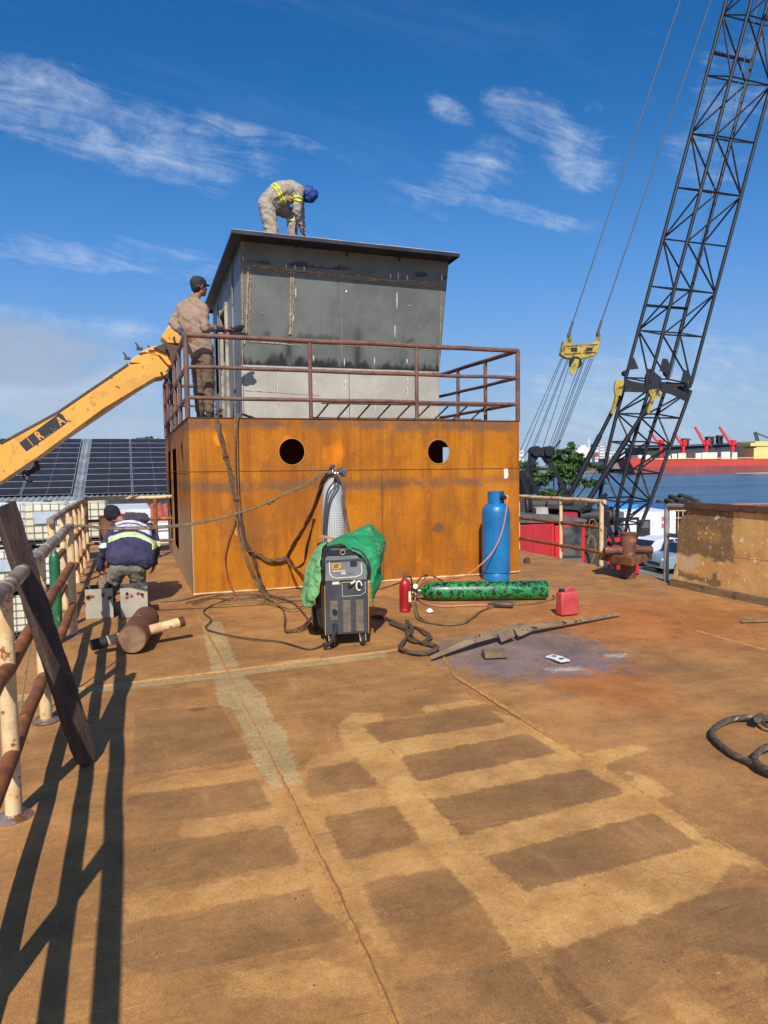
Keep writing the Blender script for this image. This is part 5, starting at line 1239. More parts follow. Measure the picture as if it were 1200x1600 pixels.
# ================================================================ PLYWOOD PANEL on the right edge
def ply_material():
    m = bpy.data.materials.new('paint_spattered_ply'); m.use_nodes = True; t = NT(m.node_tree); m.node_tree.nodes.clear()
    pos = t.n('ShaderNodeNewGeometry').outputs['Position']; sep = t.n('ShaderNodeSeparateXYZ'); t.put(sep.inputs[0], pos); y = sep.outputs[1]; z = sep.outputs[2]
    n1 = t.noise(pos, 3.2, 6, .65); n2 = t.noise(pos, 30, 4, .7); n3 = t.noise(pos, 12, 6, .7)
    wob = t.m('MULTIPLY', t.m('SUBTRACT', n1, .5), .25)
    col = t.mix(t.ramp(n1, .35, .65), S(224,178,108), S(206,152,84))
    col = t.mix(t.m('MULTIPLY', t.ramp(n3, .55, .68), .5), col, S(168,116,66))
    def rc_(y0, y1, z0, z1, e=.02):
        a = t.m('MULTIPLY', t.ramp(t.m('ADD', y, wob), y0-e, y0+e), t.ramp(t.m('ADD', y, wob), y1+e, y1-e))
        b_ = t.m('MULTIPLY', t.ramp(t.m('ADD', z, wob), z0-e, z0+e), t.ramp(t.m('ADD', z, wob), z1+e, z1-e)); return t.m('MULTIPLY', a, b_)
    br = t.m('MAXIMUM', rc_(6.70, 7.85, .45, 1.25), t.m('MAXIMUM', rc_(6.95, 7.05, .05, .3), rc_(6.9, 7.6, .12, .2)))
    col = t.mix(t.m('MULTIPLY', br, .9), col, t.mix(t.ramp(n3, .3, .7), S(134,110,76), S(112,88,60)))
    col = t.mix(t.m('MULTIPLY', t.m('MULTIPLY', rc_(6.9, 7.3, .66, .80, .05), br), .6), col, S(190,140,76))
    col = t.mix(t.m('MULTIPLY', rc_(7.3, 7.55, .25, .45, .04), .6), col, S(206,186,160))
    w1 = t.ramp(t.noise(pos, 6.5, 6, .6), .64, .665); w2 = t.ramp(t.noise(pos, 26, 3, .5), .66, .69)
    col = t.mix(t.m('MULTIPLY', t.m('MAXIMUM', w1, w2), .85), col, S(232,222,206))
    pa = t.m('ADD', t.m('MULTIPLY', sep.outputs[1], 1.0), 0)
    k1 = t.ramp(t.noise(t.mapping(pos, (1,1,1), loc=(3,8,1)), 34, 2, .5), .74, .77); col = t.mix(k1, col, S(60,36,26))
    lines = t.m('MULTIPLY', t.ramp(t.m('ABSOLUTE', t.m('SUBTRACT', t.m('ADD', z, t.m('MULTIPLY', y, .03)), .70)), .006, .002), .7); col = t.mix(lines, col, S(120,86,56))
    col = t.mix(t.m('MULTIPLY', t.ramp(z, 1.11, 1.13), .0), col, col)
    col = t.mix(.3, col, t.mix(n2, (0,0,0), (1,1,1)), 'OVERLAY')
    b = t.n('ShaderNodeBsdfPrincipled'); t.put(b.inputs['Base Color'], col); b.inputs['Roughness'].default_value = .75
    o = t.n('ShaderNodeOutputMaterial'); m.node_tree.links.new(b.outputs[0], o.inputs[0]); return m
pw_ = thing('plywood_panel', 'large paint spattered plywood panel framed in dark timber along the right deck edge', 'panel', (6.95, 7.7, 0))
px_ = 6.93
b = MB(); prof = [(7.66, .0), (7.68, .3), (7.62, .62), (7.60, .80), (7.52, .95), (7.40, 1.02), (7.30, 1.05), (3.9, 1.05), (3.9, .0)]
prof = []
for (x, y) in ((1050,905),(1057,880),(1058,850),(1060,825),(1065,808),(1072,804)): q = onX(x, y, px_); prof.append((q.y, q.z))
prof += [(prof[-1][0], 1.06), (3.9, 1.06), (3.9, .06)]; prof.insert(0, (7.73, .06))
b.prism([(px_, y, z) for y, z in prof], (.02, 0, 0)); b.build('plywood_sheet', ply_material(), pw_, smooth=0)
M_BATT = mat('batten_timber', S(104,76,56), S(76,56,44), 4, .8, bump=.5, stretch=(5,1,5), chips=(S(140,106,74), .36, 9))
b = MB(); b.box((px_-.035, 3.9, 1.06), (px_+.05, 7.50, 1.145)); b.build('top_batten', M_BATT, pw_, bevel=.006)
b = MB(); b.box((px_-.04, 3.9, -.04), (px_+.04, 7.74, .09)); b.build('bottom_batten', mat('batten_dusty', S(142,118,84), S(112,92,66), 4, .8, bump=.5, stretch=(5,1,5), chips=(S(84,64,48), .38, 7)), pw_, bevel=.006)
for y in (4.5, 6.0, 7.2):
    b = MB(); b.box((px_+.051, y, -.02), (px_+.10, y+.07, 1.13)); b.build('post', M_BATT, pw_, smooth=0)

# ================================================================ CABLES, HOSES, ROPES
M_HOSE = mat('dusty_hose', S(110,84,58), S(82,62,46), 20, .7); M_HOSE2 = mat('olive_hose', S(122,104,66), S(98,80,52), 20, .7)
M_HDARK = mat('dark_cable', S(58,48,42), S(78,62,50), 20, .7); M_HPINK = mat('pink_hose', S(206,128,104), S(190,110,88), 20, .6); M_HRED = mat('red_hose', S(170,84,52), S(140,70,48), 20, .6)
def gp_(pts, z=.014): return [G(x, y, z) for x, y in pts]
def cable(name, label, cat, pts, r, m, group=None, n=7):
    b = MB(); b.tube(pts, r, n); return tag(b.build(name, m), label, cat, group)
def bundle(b, pts, r, k, spread, turns, n=6):
    c = catmull([Vector(p) for p in pts], 7)
    for j in range(k):
        ph = 2*math.pi*j/k; q = []
        for i, p in enumerate(c):
            a = ph+turns*2*math.pi*i/len(c)+.6*math.sin(i*.31+j); w = spread*(1+.5*math.sin(i*.17+j*2))
            q.append(p+Vector((math.cos(a)*w, math.sin(a)*w*.4-abs(w)*.2, math.sin(a)*w*.5)))
        b.tube(q, r, n, smooth=False)
CG = 'cables and hoses on the deck'
wyy = HY0-.05
b = MB()
A1 = [Vector(onY(346, 640, HY0+.35)), Vector(onY(338, 650, HY0+.05))]+[onY(x, y, wyy) for x, y in ((341,668),(348,695),(355,722),(361,748),(368,775),(374,808),(381,838),(392,860),(406,868),(422,876),(440,874),(450,870))]
A2 = [onY(450,870,wyy), onY(459,852,9.1), onY(472,832,8.6), onY(486,805,8.1), onY(496,782,7.6), onY(504,752,7.25), onY(514,741,7.1)]
bundle(b, A1, .011, 5, .022, 3.0); bundle(b, A2, .010, 4, .018, 2.0)
B1 = [onY(448,872,wyy), onY(456,884,9.3), onY(466,886,9.0), onY(476,876,8.6), onY(480,850,8.3), onY(492,810,7.8)]; bundle(b, B1, .010, 2, .012, 2)
for (x, y) in ((352,712),(369,780),(392,862),(428,876)): p = onY(x, y, wyy-.01); b.ring(p, (.2,0,1), .035, .007, 12, 5)
tag(b.build('hose_bundle', M_HOSE), 'thick taped hose bundle from the roof down the orange wall to the white cylinder', 'hose', CG)
b = MB(); B2 = [onY(400,655,HY0+.5), onY(385,650,HY0+.2), onY(374,647,HY0+.06), onY(367,657,HY0-.05)]+[onY(x, y, wyy) for x, y in ((367,690),(368,740),(370,790),(372,830),(380,862),(391,892),(403,916))]+[G(418, 935, .02)]
b.tube(B2, .013, 8); b.tube([p+Vector((.03,-.012,0)) for p in B2], .011, 8)
tag(b.build('olive_hose', M_HOSE2), 'olive hose pair looping over the roof edge and hanging straight down the orange wall', 'hose', CG)
cable('red_hose', 'thin reddish hose bowing out to the left on the orange wall', 'hose', [onY(x, y, wyy-.02) for x, y in ((368,655),(367,720),(369,785),(366,815),(357,840),(351,870),(355,900),(362,918))]+[G(372,934,.02)], .009, M_HRED, CG)
b = MB(); bundle(b, [onY(x, y, wyy-.01) for x, y in ((372,800),(386,850),(396,868),(402,890),(408,910))]+[G(418,931,.02)], .011, 2, .02, 1.2); tag(b.build('black_cable', M_HDARK), 'dark double cable dropping from the hose bundle to the foot of the wall', 'cable', CG)
b = MB(); R1 = [Vector((gx-.02, gy-.06, 1.61)), onY(500,745,7.12), onY(480,757,7.15), onY(450,770,7.18), onY(415,787,7.22), onY(370,803,7.30), onY(310,818,7.40), onY(262,824,7.48), onY(200,827,7.55), onY(160,826,7.62), onY(125,822,7.68), onY(108,829,7.66), onY(98,840,7.62), Vector((-.60, 7.6, 1.07))]
b.tube(R1, .0095, 7); b.tube([p+Vector((0, .006, .014+.006*math.sin(i))) for i, p in enumerate(R1)], .008, 7); p = onY(420,785,7.22); b.ring(p, (1,0,.3), .022, .010, 12, 6); b.ball(p+Vector((.03,0,.012)), (.035,.018,.02))
tag(b.build('stretched_hose', M_HOSE2), 'knotted brown hose stretched from the white cylinder across to the left railing', 'hose', CG)
b = MB(); bundle(b, [Vector((gx+.04, gy-.04, 1.60)), onY(538,760,7.02), onY(537,785,6.98), onY(540,805,6.98), onY(545,830,6.92)], .008, 4, .014, 1.5); tag(b.build('hose_bundle', M_HOSE), 'taped hoses hanging down the right side of the white cylinder', 'hose', CG)
b = MB()
for pts in ([(522,752),(512,768),(507,800),(505,838)], [(528,755),(516,780),(511,805),(508,838)]): b.tube([Vector((gx, gy-.05, 1.58))]+[onY(x, y, 6.97) for x, y in pts], .009, 7)
tag(b.build('black_hose', M_HDARK), 'two black hoses lying down the front of the white cylinder', 'hose', CG)
G1 = [[(250,940),(285,937),(320,929),(360,927),(405,928),(440,932),(470,931),(500,932)], [(290,942),(330,934),(365,937),(395,934),(420,930),(455,940),(472,955),(484,972),(495,985)], [(300,944),(345,930),(400,930),(436,946),(445,962),(446,985),(470,980),(488,962)], [(410,925),(440,937),(475,938),(520,926),(560,922)], [(330,1005-60),(360,940),(400,938),(430,944),(455,952),(478,945)]]
labs = ['brown cable running along the foot of the orange wall', 'brown cable from the wall foot curving toward the welding machine', 'brown cable looping on deck left of the welding machine', 'brown cable passing behind the welding machine', 'olive cable snaking flat below the orange wall']
for i, (g, l) in enumerate(zip(G1, labs)): cable('deck_cable', l, 'cable', gp_(g, .012+.006*i), .010, (M_HOSE2, M_HOSE, M_HOSE, M_HDARK, M_HOSE2)[i], CG)
cable('deck_cable', 'thin black cable snaking across the pale weld strip to the machine front', 'cable', gp_([(365,934),(340,942),(318,955),(330,968),(322,982),(360,993),(400,999),(440,1003),(480,1014),(500,1010),(508,1004)], .009), .007, M_HDARK, CG)
cable('deck_cable', 'brown cable looping low beside the left rear wheel', 'cable', gp_([(445,985),(470,984),(488,972),(496,955),(488,940)], .02), .010, M_HOSE, CG)
b = MB()
bundle(b, gp_([(582,962),(602,966),(622,974),(640,978),(655,982),(664,988),(672,995),(660,1002),(640,998),(636,984)], .025), .012, 2, .014, 2)
bundle(b, gp_([(610,972),(638,985),(650,1000),(672,1006),(684,1012),(670,1019),(640,1018),(626,1012),(632,1000),(644,984),(636,970)], .03), .012, 2, .012, 2)
tag(b.build('cable_coil', mat('coil_cable', S(96,80,60), S(72,58,44), 20, .7)), 'tangled coil of thick cable on deck right of the welding machine', 'cable', CG)
b = MB(); b.tube([Vector((bx+.10, by-.13, 1.20)), onY(793,778,9.0), onY(790,805,8.97), onY(783,835,8.95), onY(770,862,8.9), onY(748,885,8.85), onY(725,900,8.8), G(700,905,.02), G(675,905,.02), G(656,912,.05), G(650,930,.05), G(648,940,.03)], .009, 8)
tag(b.build('pink_hose', M_HPINK), 'pink hose looping from the blue cylinder valve down to the deck', 'hose', CG)
b = MB(); b.tube(gp_([(655,937),(664,943),(690,947),(725,946),(755,945),(768,947)], .012), .008, 7); tag(b.build('pink_hose', M_HPINK), 'pink hose lying in front of the green cylinder', 'hose', CG)
b = MB(); b.tube(gp_([(648,938),(648,955),(655,968),(680,974),(715,974),(738,965),(752,954),(770,948)], .014), .009, 7); b.tube([p+Vector((0,.03,0)) for p in gp_([(652,944),(656,962),(670,972),(700,977),(730,973),(745,960),(765,950)], .014)], .008, 7)
tag(b.build('torch_hose', M_HOSE2), 'twin olive hose curving round below the extinguisher to the dirty plug', 'hose', CG)
b = MB(); b.tube(gp_([(800,944),(825,943),(850,939),(866,935),(864,930)], .012), .008, 7); tag(b.build('torch_hose', M_HOSE2), 'olive hose running from the dirty plug past the base of the green cylinder', 'hose', CG)
b = MB(); b.tube([v0+Vector((0,0,.03)), G(655,905,.10), G(668,898,.06), G(685,904,.02), G(700,912,.02)], .009, 7); b.tube([v0+Vector((-.02,0,.05)), G(650,912,.16), G(640,915,.18), G(636,925,.10)], .008, 7); tag(b.build('oxygen_hose', M_HDARK), 'dark hose arching over the valve of the green cylinder', 'hose', CG)
cable('deck_cable', 'thin dark cable between the green cloth and the extinguisher', 'cable', gp_([(585,922),(605,917),(630,908),(640,904)], .01), .007, M_HDARK, CG)
# wire rope coil on the right edge
M_WIRE = mat('wire_rope', S(118,104,86), S(84,74,64), 30, .45, .4)
def wirerope(b, pts, r, strands=6, pitch=.10):
    c = catmull([Vector(p) for p in pts], 26); s = 0; acc = [0]
    for i in range(1, len(c)): s += (c[i]-c[i-1]).length; acc.append(s)
    for j in range(strands):
        q = []
        for i, p in enumerate(c):
            t = (c[min(i+1, len(c)-1)]-c[max(i-1, 0)]).normalized(); x = t.cross(Vector((0,0,1))).normalized(); y = x.cross(t); a = 2*math.pi*(j/strands+acc[i]/pitch)
            q.append(p+(x*math.cos(a)+y*math.sin(a))*r*.62)
        b.tube(q, r*.42, 5, smooth=False)
b = MB(); g = lambda x, y, z=.02: G(x, y, z)
wirerope(b, [g(1320,1150,.05), g(1250,1122,.05), g(1195,1121,.04), g(1150,1122), g(1122,1133), g(1113,1146), g(1122,1160), g(1145,1178), g(1170,1190), g(1200,1204,.03), g(1260,1240,.03), g(1340,1290)], .018)
wirerope(b, [g(1300,1180,.06), g(1230,1160,.05), g(1200,1166,.05), g(1182,1178,.04), g(1181,1190,.04), g(1200,1202,.05), g(1260,1220,.05), g(1330,1230,.05)], .018)
b.tube([g(1184,1124,.06), g(1186,1121,.05), g(1189,1119,.03)], .024, 8); b.tube([g(1188,1126,.03), g(1200,1135,.03), g(1230,1140,.03)], .012, 7)
tag(b.build('wire_rope', M_WIRE), 'coil of thick twisted wire rope lying on the deck at the right', 'wire rope')

# ================================================================ LATTICE BOOM CRANE
M_CRK = mat('boom_black', S(30,32,38), S(22,24,30), 2, .55, chips=(S(62,52,46), .36, 3), spec=.3)
M_CYEL = mat('crane_yellow', S(178,150,46), S(136,114,36), 3, .5, chips=(S(84,70,40), .42, 6))
M_CRED = mat('crane_red', S(206,26,30), S(184,22,28), 2, .45, chips=(S(120,24,26), .34, 4))
M_CRED2 = mat('crane_red_dull', S(176,22,32), S(150,20,30), 2, .5)
M_ROPE = mat('steel_cable', S(46,50,60), S(40,44,52), 10, .5)
CD = 23.0
crn = thing('lattice_crane', 'red crawler crane with a tall black lattice boom and yellow pendant spreader', 'crane', tuple(G(905, 900, YARD_Z)) if False else (PD(900, 880, CD).x, PD(900, 880, CD).y, YARD_Z))
rgt = (RW @ Vector((1,0,0))); rgt.z = 0; rgt.normalize(); fwd = Vector((-rgt.y, rgt.x, 0))
def C4(px, py, wpx, vpx, vpy=.30):
    """four chord points of one boom section; px/py = left chord, widths in metres"""
    p = PD(px, py, CD); w = rgt*wpx*.97+fwd*.35*wpx; v = rgt*vpx-fwd*.45*vpx-Vector((0,0,vpx*vpy))
    return [p, p+v, p+w, p+v+w]
def member(b, p, q, r, n=6): b.cyl(p, q, r, n=n)
def section(levels, name, rch, rl, last_struts=True):
    ch = MB(); lc = MB()
    for i in range(len(levels)-1):
        a, c = levels[i], levels[i+1]
        for k in range(4): member(ch, a[k], c[k], rch, 8)
        faces = ((0,1), (2,3), (0,2), (1,3))
        for (m_, n_) in faces:
            if i % 2: member(lc, a[m_], c[n_], rl, 5)
            else: member(lc, a[n_], c[m_], rl, 5)
    for i, a in enumerate(levels):
        for (m_, n_) in ((0,1), (1,3), (3,2), (2,0)): member(lc, a[m_], a[n_], rl*.9, 5)
    return ch.build(name, M_CRK, crn), lc.build('lattice', M_CRK, crn)
ux = lambda y: 1135+(0-y)*.2665      # left chord of the upper boom
ys_up = [590, 516, 447, 373, 293, 209, 118, 23, -70, -165, -265, -370, -480, -600]
W_, V_ = 1.62, .66
lev = [C4(ux(y), y, W_, V_) for y in ys_up]
section(lev, 'boom_chords', .058, .030)
yl = [602, 646, 690, 734, 778, 815, 852]; lx = [976, 964, 953, 944, 937, 941, 950]; lw = [1.62, 1.56, 1.48, 1.38, 1.24, .95, .6]
lev2 = [C4(x, y, w, w*.42, .25) for x, y, w in zip(lx, yl, lw)]
section(lev2, 'lower_boom_chords', .060, .030)
b = MB()
for q in lev[1:8:3]:
    m_ = q[0].lerp(lev[0][0], 0); 
for (i, y) in ((1, 477),):
    q = C4(ux(y), y, W_, V_); b.bar(q[0], q[2], .09, .07)
b.build('cross_beam', M_CRK, crn)
b = MB(); q = C4(ux(82), 82, W_, V_); b.bar(q[0], q[2], .09, .07); b.build('cross_beam', M_CRK, crn)
# hinge between the two boom sections
a, c = C4(ux(578)-2, 578, 1.62, .66), C4(974, 606, 1.62, .66, .25)
def gusset(p, q, r_, t=.03): b_.prism([p, q, r_], fwd*t)
b_ = MB()
for (m_, n_) in ((0,1), (2,3)):
    pts = [a[m_].lerp(c[m_], .55), a[n_].lerp(c[n_], .55), a[n_].lerp(c[n_], 1.0), a[m_].lerp(c[m_], 1.0)]; b_.prism(pts, fwd*.03)
b_.build('hinge_plate', M_CRK, crn, smooth=0)
b_ = MB()
hx = [PD(*p, CD-.4) for p in ((976,590),(1010,607),(1010,613),(976,612))]; b_.prism(hx, fwd*.06); b_.build('hinge_plate', M_CRK, crn, smooth=0)
b_ = MB(); hx = [PD(*p, CD-.35) for p in ((1032,598),(1050,603),(1078,616),(1074,628),(1050,616),(1034,612))]; b_.prism(hx, fwd*.06); b_.build('hinge_plate', M_CRK, crn, smooth=0)
b_ = MB(); hx = [PD(*p, CD-.3) for p in ((1008,600),(1010,584),(1022,580),(1034,590),(1034,610),(1022,618),(1010,614))]; b_.prism(hx, fwd*.14); b_.build('hinge_knuckle', M_CRK, crn, bevel=.02)
for (x, y) in ((988,568),(1040,570),(1016,586),(1073,588)):
    b_ = MB(); hx = [PD(*p, CD-.2) for p in ((x-9,y+10),(x+10,y+8),(x+3,y-9),(x-4,y-10))]; b_.prism(hx, fwd*.05); b_.build('gusset', M_CRK, crn, smooth=0)
for (x, y) in ((977,583),(1075,603),(1042,583)):
    b_ = MB(); p = PD(x, y, CD-.4); b_.cyl(p-fwd*.1, p+fwd*.12, .09, n=14); b_.build('hinge_pin', M_CRK, crn)
for i, y in enumerate((606, 596)):
    pass
# luffing stays of the house: two thick tubes with yellow heads
for (p, q, d_) in (((975,606),(886,782),CD-.3), ((1030,606),(917,786),CD-.9)):
    b = MB(); P0, P1 = PD(*p, d_), PD(*q, d_+.2); m_ = P0.lerp(P1, .42); b.cyl(P0, m_, .065, n=12); b.cyl(m_, P1, .088, n=12); b.build('boom_stop', M_CRK, crn)
b = MB(); hx = [PD(*p, CD-.45) for p in ((962,595),(967,592),(975,597),(971,618),(962,618),(960,608))]; b.prism(hx, fwd*.1); b.bar(PD(964,617,CD-.4), PD(956,647,CD-.4), .09, .09); b.build('stop_head', M_CYEL, crn)
b = MB(); b.bar(PD(1021,617,CD-.9), PD(1011,646,CD-.9), .13, .10); b.prism([PD(*p, CD-.95) for p in ((1014,610),(1032,606),(1034,620),(1018,622))], fwd*.1); b.build('stop_head', M_CYEL, crn)
# spreader, pendants, ropes, gantry
BD = CD-.2
b = MB(); b.prism([PD(*p, BD) for p in ((876,553),(881,532),(889,534),(902,540),(918,540),(930,534),(937,531),(937,541),(932,555),(920,558),(905,562),(893,560),(884,559))], fwd*.28); sp = b.build('spreader', M_CYEL, crn, bevel=.015)
for p in ((889,526),(934,524)):
    b = MB(); b.bar(PD(p[0]+1, p[1]+9, BD+.05), PD(p[0], p[1]-5, BD+.05), .10, .10); b.build('spreader_socket', M_CYEL, sp, bevel=.01)
b = MB(); b.bar(PD(882,552,BD-.02), PD(931,549,BD-.02), .03, .05); b.bar(PD(885,540,BD-.02), PD(934,537,BD-.02), .03, .03); b.bar(PD(909,541,BD-.02), PD(909,560,BD-.02), .04, .03); b.build('spreader_rib', M_CYEL, sp, smooth=0)
for (x0, x1) in ((892,902),(916,926)):
    b = MB(); b.prism([PD(*p, BD-.004) for p in ((x0,543),(x1,543),(x1,550),(x0,550))], fwd*-.004); b.build('spreader_window', M_CRK, sp, smooth=0)
b = MB(); p = PD(899, 567, BD-.1); b.cyl(p-fwd*.05, p+fwd*.05, .20, n=22); b.build('sheave', M_CRK, crn)
b = MB(); b.prism([PD(*p, BD-.22) for p in ((899,560),(905,562),(903,575),(896,586),(890,583),(893,570))], fwd*.06); b.build('sheave_plate', M_CYEL, crn, smooth=0)
for (p0, p1) in (((889,521),(1063,0)), ((934,519),(1111,0))):
    b = MB(); A_ = PD(*p0, BD); B_ = PD(*p1, CD+.1); b.cyl(A_, A_+(B_-A_)*2.2, .020, n=8); b.build('pendant_rope', M_ROPE, crn)
    b = MB(); b.cyl(PD(p0[0]-1, p0[1]+4, BD), A_+(B_-A_)*.035, .04, n=8); b.build('rope_socket', M_ROPE, crn)
for (x0, x1) in ((877,812),(879,820),(887,829),(889,832),(893,846),(909,858),(913,862),(915,865),(921,868),(924,870),(927,872)):
    b = MB(); b.cyl(PD(x0, 560, BD), PD(x1-(0 if x1 < 850 else 3), 706, CD+.2), .011, n=5); b.build('hoist_rope', M_ROPE, crn)
b = MB(); b.cyl(PD(1048, 590, CD+.3), PD(1182, 60, CD+.3), .012, n=5); b.build('hoist_rope', M_ROPE, crn)
b = MB(); b.cyl(PD(1085, 420, CD+.4), PD(1186, 0, CD+.4), .012, n=5); b.build('hoist_rope', M_ROPE, crn)
GDp = CD+.3
b = MB(); b.prism([PD(*p, GDp) for p in ((829,722),(830,704),(836,697),(846,700),(857,697),(864,702),(864,716),(860,726),(855,722),(850,714),(842,714),(836,724),(832,740),(828,740))], fwd*.5); b.build('gantry_head', M_CRK, crn, bevel=.05)
for x in (838, 858):
    b = MB(); p = PD(x, 705, GDp); b.cyl(p-fwd*.12, p+fwd*.55, .17, n=18); b.build('gantry_sheave', M_CRK, crn)
for (p, q, r_) in (((830,722),(822,735),.09), ((822,732),(858,806),.10), ((860,722),(893,785),.10), ((822,735),(812,745),.06), ((860,722),(866,700),.04), ((866,700),(876,688),.03), ((812,722),(828,700),.02)):
    b = MB(); b.bar(PD(*p, GDp-.1), PD(*q, GDp-.1), r_, r_*1.3); b.build('gantry_leg', M_CRK, crn)
b = MB(); b.bar(PD(829,733,GDp), PD(858,733,GDp), .05, .07)
for (p, q) in (((830,745),(870,745)), ((836,755),(866,745)), ((872,770),(850,810)), ((868,780),(878,760))): b.bar(PD(*p, GDp+.3), PD(*q, GDp+.3), .04, .04)
b.build('gantry_brace', M_CRK, crn)
# machinery house and cab
def boxpx(name, pts, depth, dz, m, parent=crn, bevel=0):
    b = MB(); b.prism([PD(x, y, depth) for x, y in pts], fwd*dz); return b.build(name, m, parent, smooth=0 if not bevel else 35, bevel=bevel)
HD = CD-2.0
hs_ = boxpx('machinery_house', [(770,822),(866,818),(866,918),(770,900)], HD, 2.6, M_CRED2, bevel=.02)
boxpx('house_roof', [(768,818),(917,816),(917,812),(860,804),(768,803)], HD-.02, 2.7, mat('house_top', S(96,96,98), S(72,72,76), 2, .5))
for (x0, x1) in ((796,831),(833,862)):
    boxpx('house_door', [(x0,826),(x1,826),(x1,884+(x1-800)*.16),(x0,880+(x0-800)*.16)], HD-.03, .03, M_CRED2, hs_)
boxpx('house_pillar', [(862,822),(866,822),(866,908),(862,906)], HD-.05, .06, M_CRED, hs_)
cb = boxpx('cab', [(867,822),(915,818),(912,920),(867,912)], HD-.05, 1.5, M_CRED, bevel=.02)
M_CGL = mat('cab_glass', S(40,42,46), S(92,92,88), 2.5, .12, fine=0)
boxpx('cab_window', [(881,823),(910,822),(908,868),(880,868)], HD-.075, .03, M_CGL, cb)
boxpx('cab_window_frame', [(879,868),(909,868),(909,871),(879,871)], HD-.09, .04, M_BLK, cb)
boxpx('cab_lower_panel', [(882,872),(908,872),(907,887),(881,886)], HD-.07, .03, mat('grey_glass', S(110,108,100), S(80,80,78), 4, .3), cb)
boxpx('roof_box', [(880,800),(902,801),(904,812),(878,812)], HD+.2, .8, M_CRED2)
boxpx('toolbox', [(838,794),(856,793),(857,804),(838,804)], HD+.2, .6, M_GBOX)
boxpx('tailgate', [(855,788),(906,792),(906,797),(855,794)], HD+.5, 1.0, M_BLK)
bb_ = MB()
for (x0, y0, x1, y1) in ((950,866,992,846),(950,846,985,905),(972,842,978,930),(950,884,992,872),(960,900,990,878),(955,870,955,910)): bb_.bar(PD(x0,y0,CD-1), PD(x1,y1,CD-1), .07, .07)
boxpx('front_frame', [(948,842),(994,836),(1000,905),(996,935),(946,935)], CD-.2, 1.2, M_CRED)
boxpx('engine_block', [(914,830),(948,822),(950,925),(905,925)], HD+.6, 1.4, mat('dark_machine', S(46,40,36), S(70,60,50), 6, .7, bump=.5))
bb_.build('front_brace', M_CRK, crn, smooth=0)
b = MB(); b.tube([PD(x, y, HD-.1) for x, y in ((918,850),(922,838),(928,842),(930,860),(924,880))], .03, 7); b.tube([PD(x, y, HD-.1) for x, y in ((921,835),(921,815),(928,812),(934,822))], .02, 7); b.build('hydraulic_hose', M_HOSE2, crn)
b = MB(); b.bar(PD(950,812,CD-.8), PD(998,810,CD-.8), .08, .08); b.build('foot_bracket', M_CRK, crn); b = MB(); b.bar(PD(948,850,CD-.8), PD(1000,848,CD-.8), .10, .10); b.build('foot_bracket', M_CRK, crn)
for k in (0, 1):
    c0 = PD(880, 900, CD+(-1.6 if k else 1.8)); 
    b = MB(); z0 = YARD_Z; dirx = rgt; L_ = 2.6; n = 28; rr = .48; pr = []
    for i in range(n):
        t = 2*math.pi*i/n; pr.append(Vector((c0.x, c0.y, z0+rr))+dirx*((L_-rr)*(1 if math.cos(t) > 0 else -1)+rr*math.cos(t))+Vector((0,0,rr*math.sin(t))))
    b.prism(pr, fwd*.7); b.build('crawler_track', M_CRK, crn, smooth=0)
b = MB(); c0 = PD(885, 900, CD); b.box((c0.x-1.6, c0.y-1.4, YARD_Z+.7), (c0.x+1.6, c0.y+1.4, YARD_Z+1.05)); b.cyl((c0.x, c0.y, YARD_Z+1.05), (c0.x, c0.y, YARD_Z+1.45), .9, n=24); b.build('undercarriage', M_CRK, crn)

M_MACH = mat('greasy_machinery', S(40,38,40), S(62,54,48), 5, .6, bump=.4)
for (x, y, r_, l_) in ((846,790,.26,1.0), (872,784,.20,.8), (930,806,.22,1.0)):
    b = MB(); p = PD(x, y, HD+1.0); b.cyl(p-rgt*l_/2, p+rgt*l_/2, r_, n=20)
    for k in (-1, 1): b.cyl(p+rgt*k*l_/2-rgt*.03, p+rgt*k*l_/2+rgt*.03, r_*1.35, n=20)
    b.build('winch_drum', M_MACH, crn)
for (pts) in ([(812,775),(834,772),(836,806),(812,806)], [(888,786),(914,782),(918,806),(890,806)], [(925,815),(944,808),(948,850),(928,852)], [(916,852),(934,846),(942,880),(918,890)]):
    boxpx('machinery_block', pts, HD+.9, .8, M_MACH, bevel=.03)
for (a_, c_) in (((905,800),(948,772)), ((930,850),(950,800)), ((918,895),(946,842)), ((815,742),(834,800)), ((868,806),(925,792)), ((940,780),(960,852))):
    b = MB(); b.bar(PD(*a_, HD+.7), PD(*c_, HD+.7), .08, .10); b.build('frame_bar', M_CRK, crn, smooth=0)

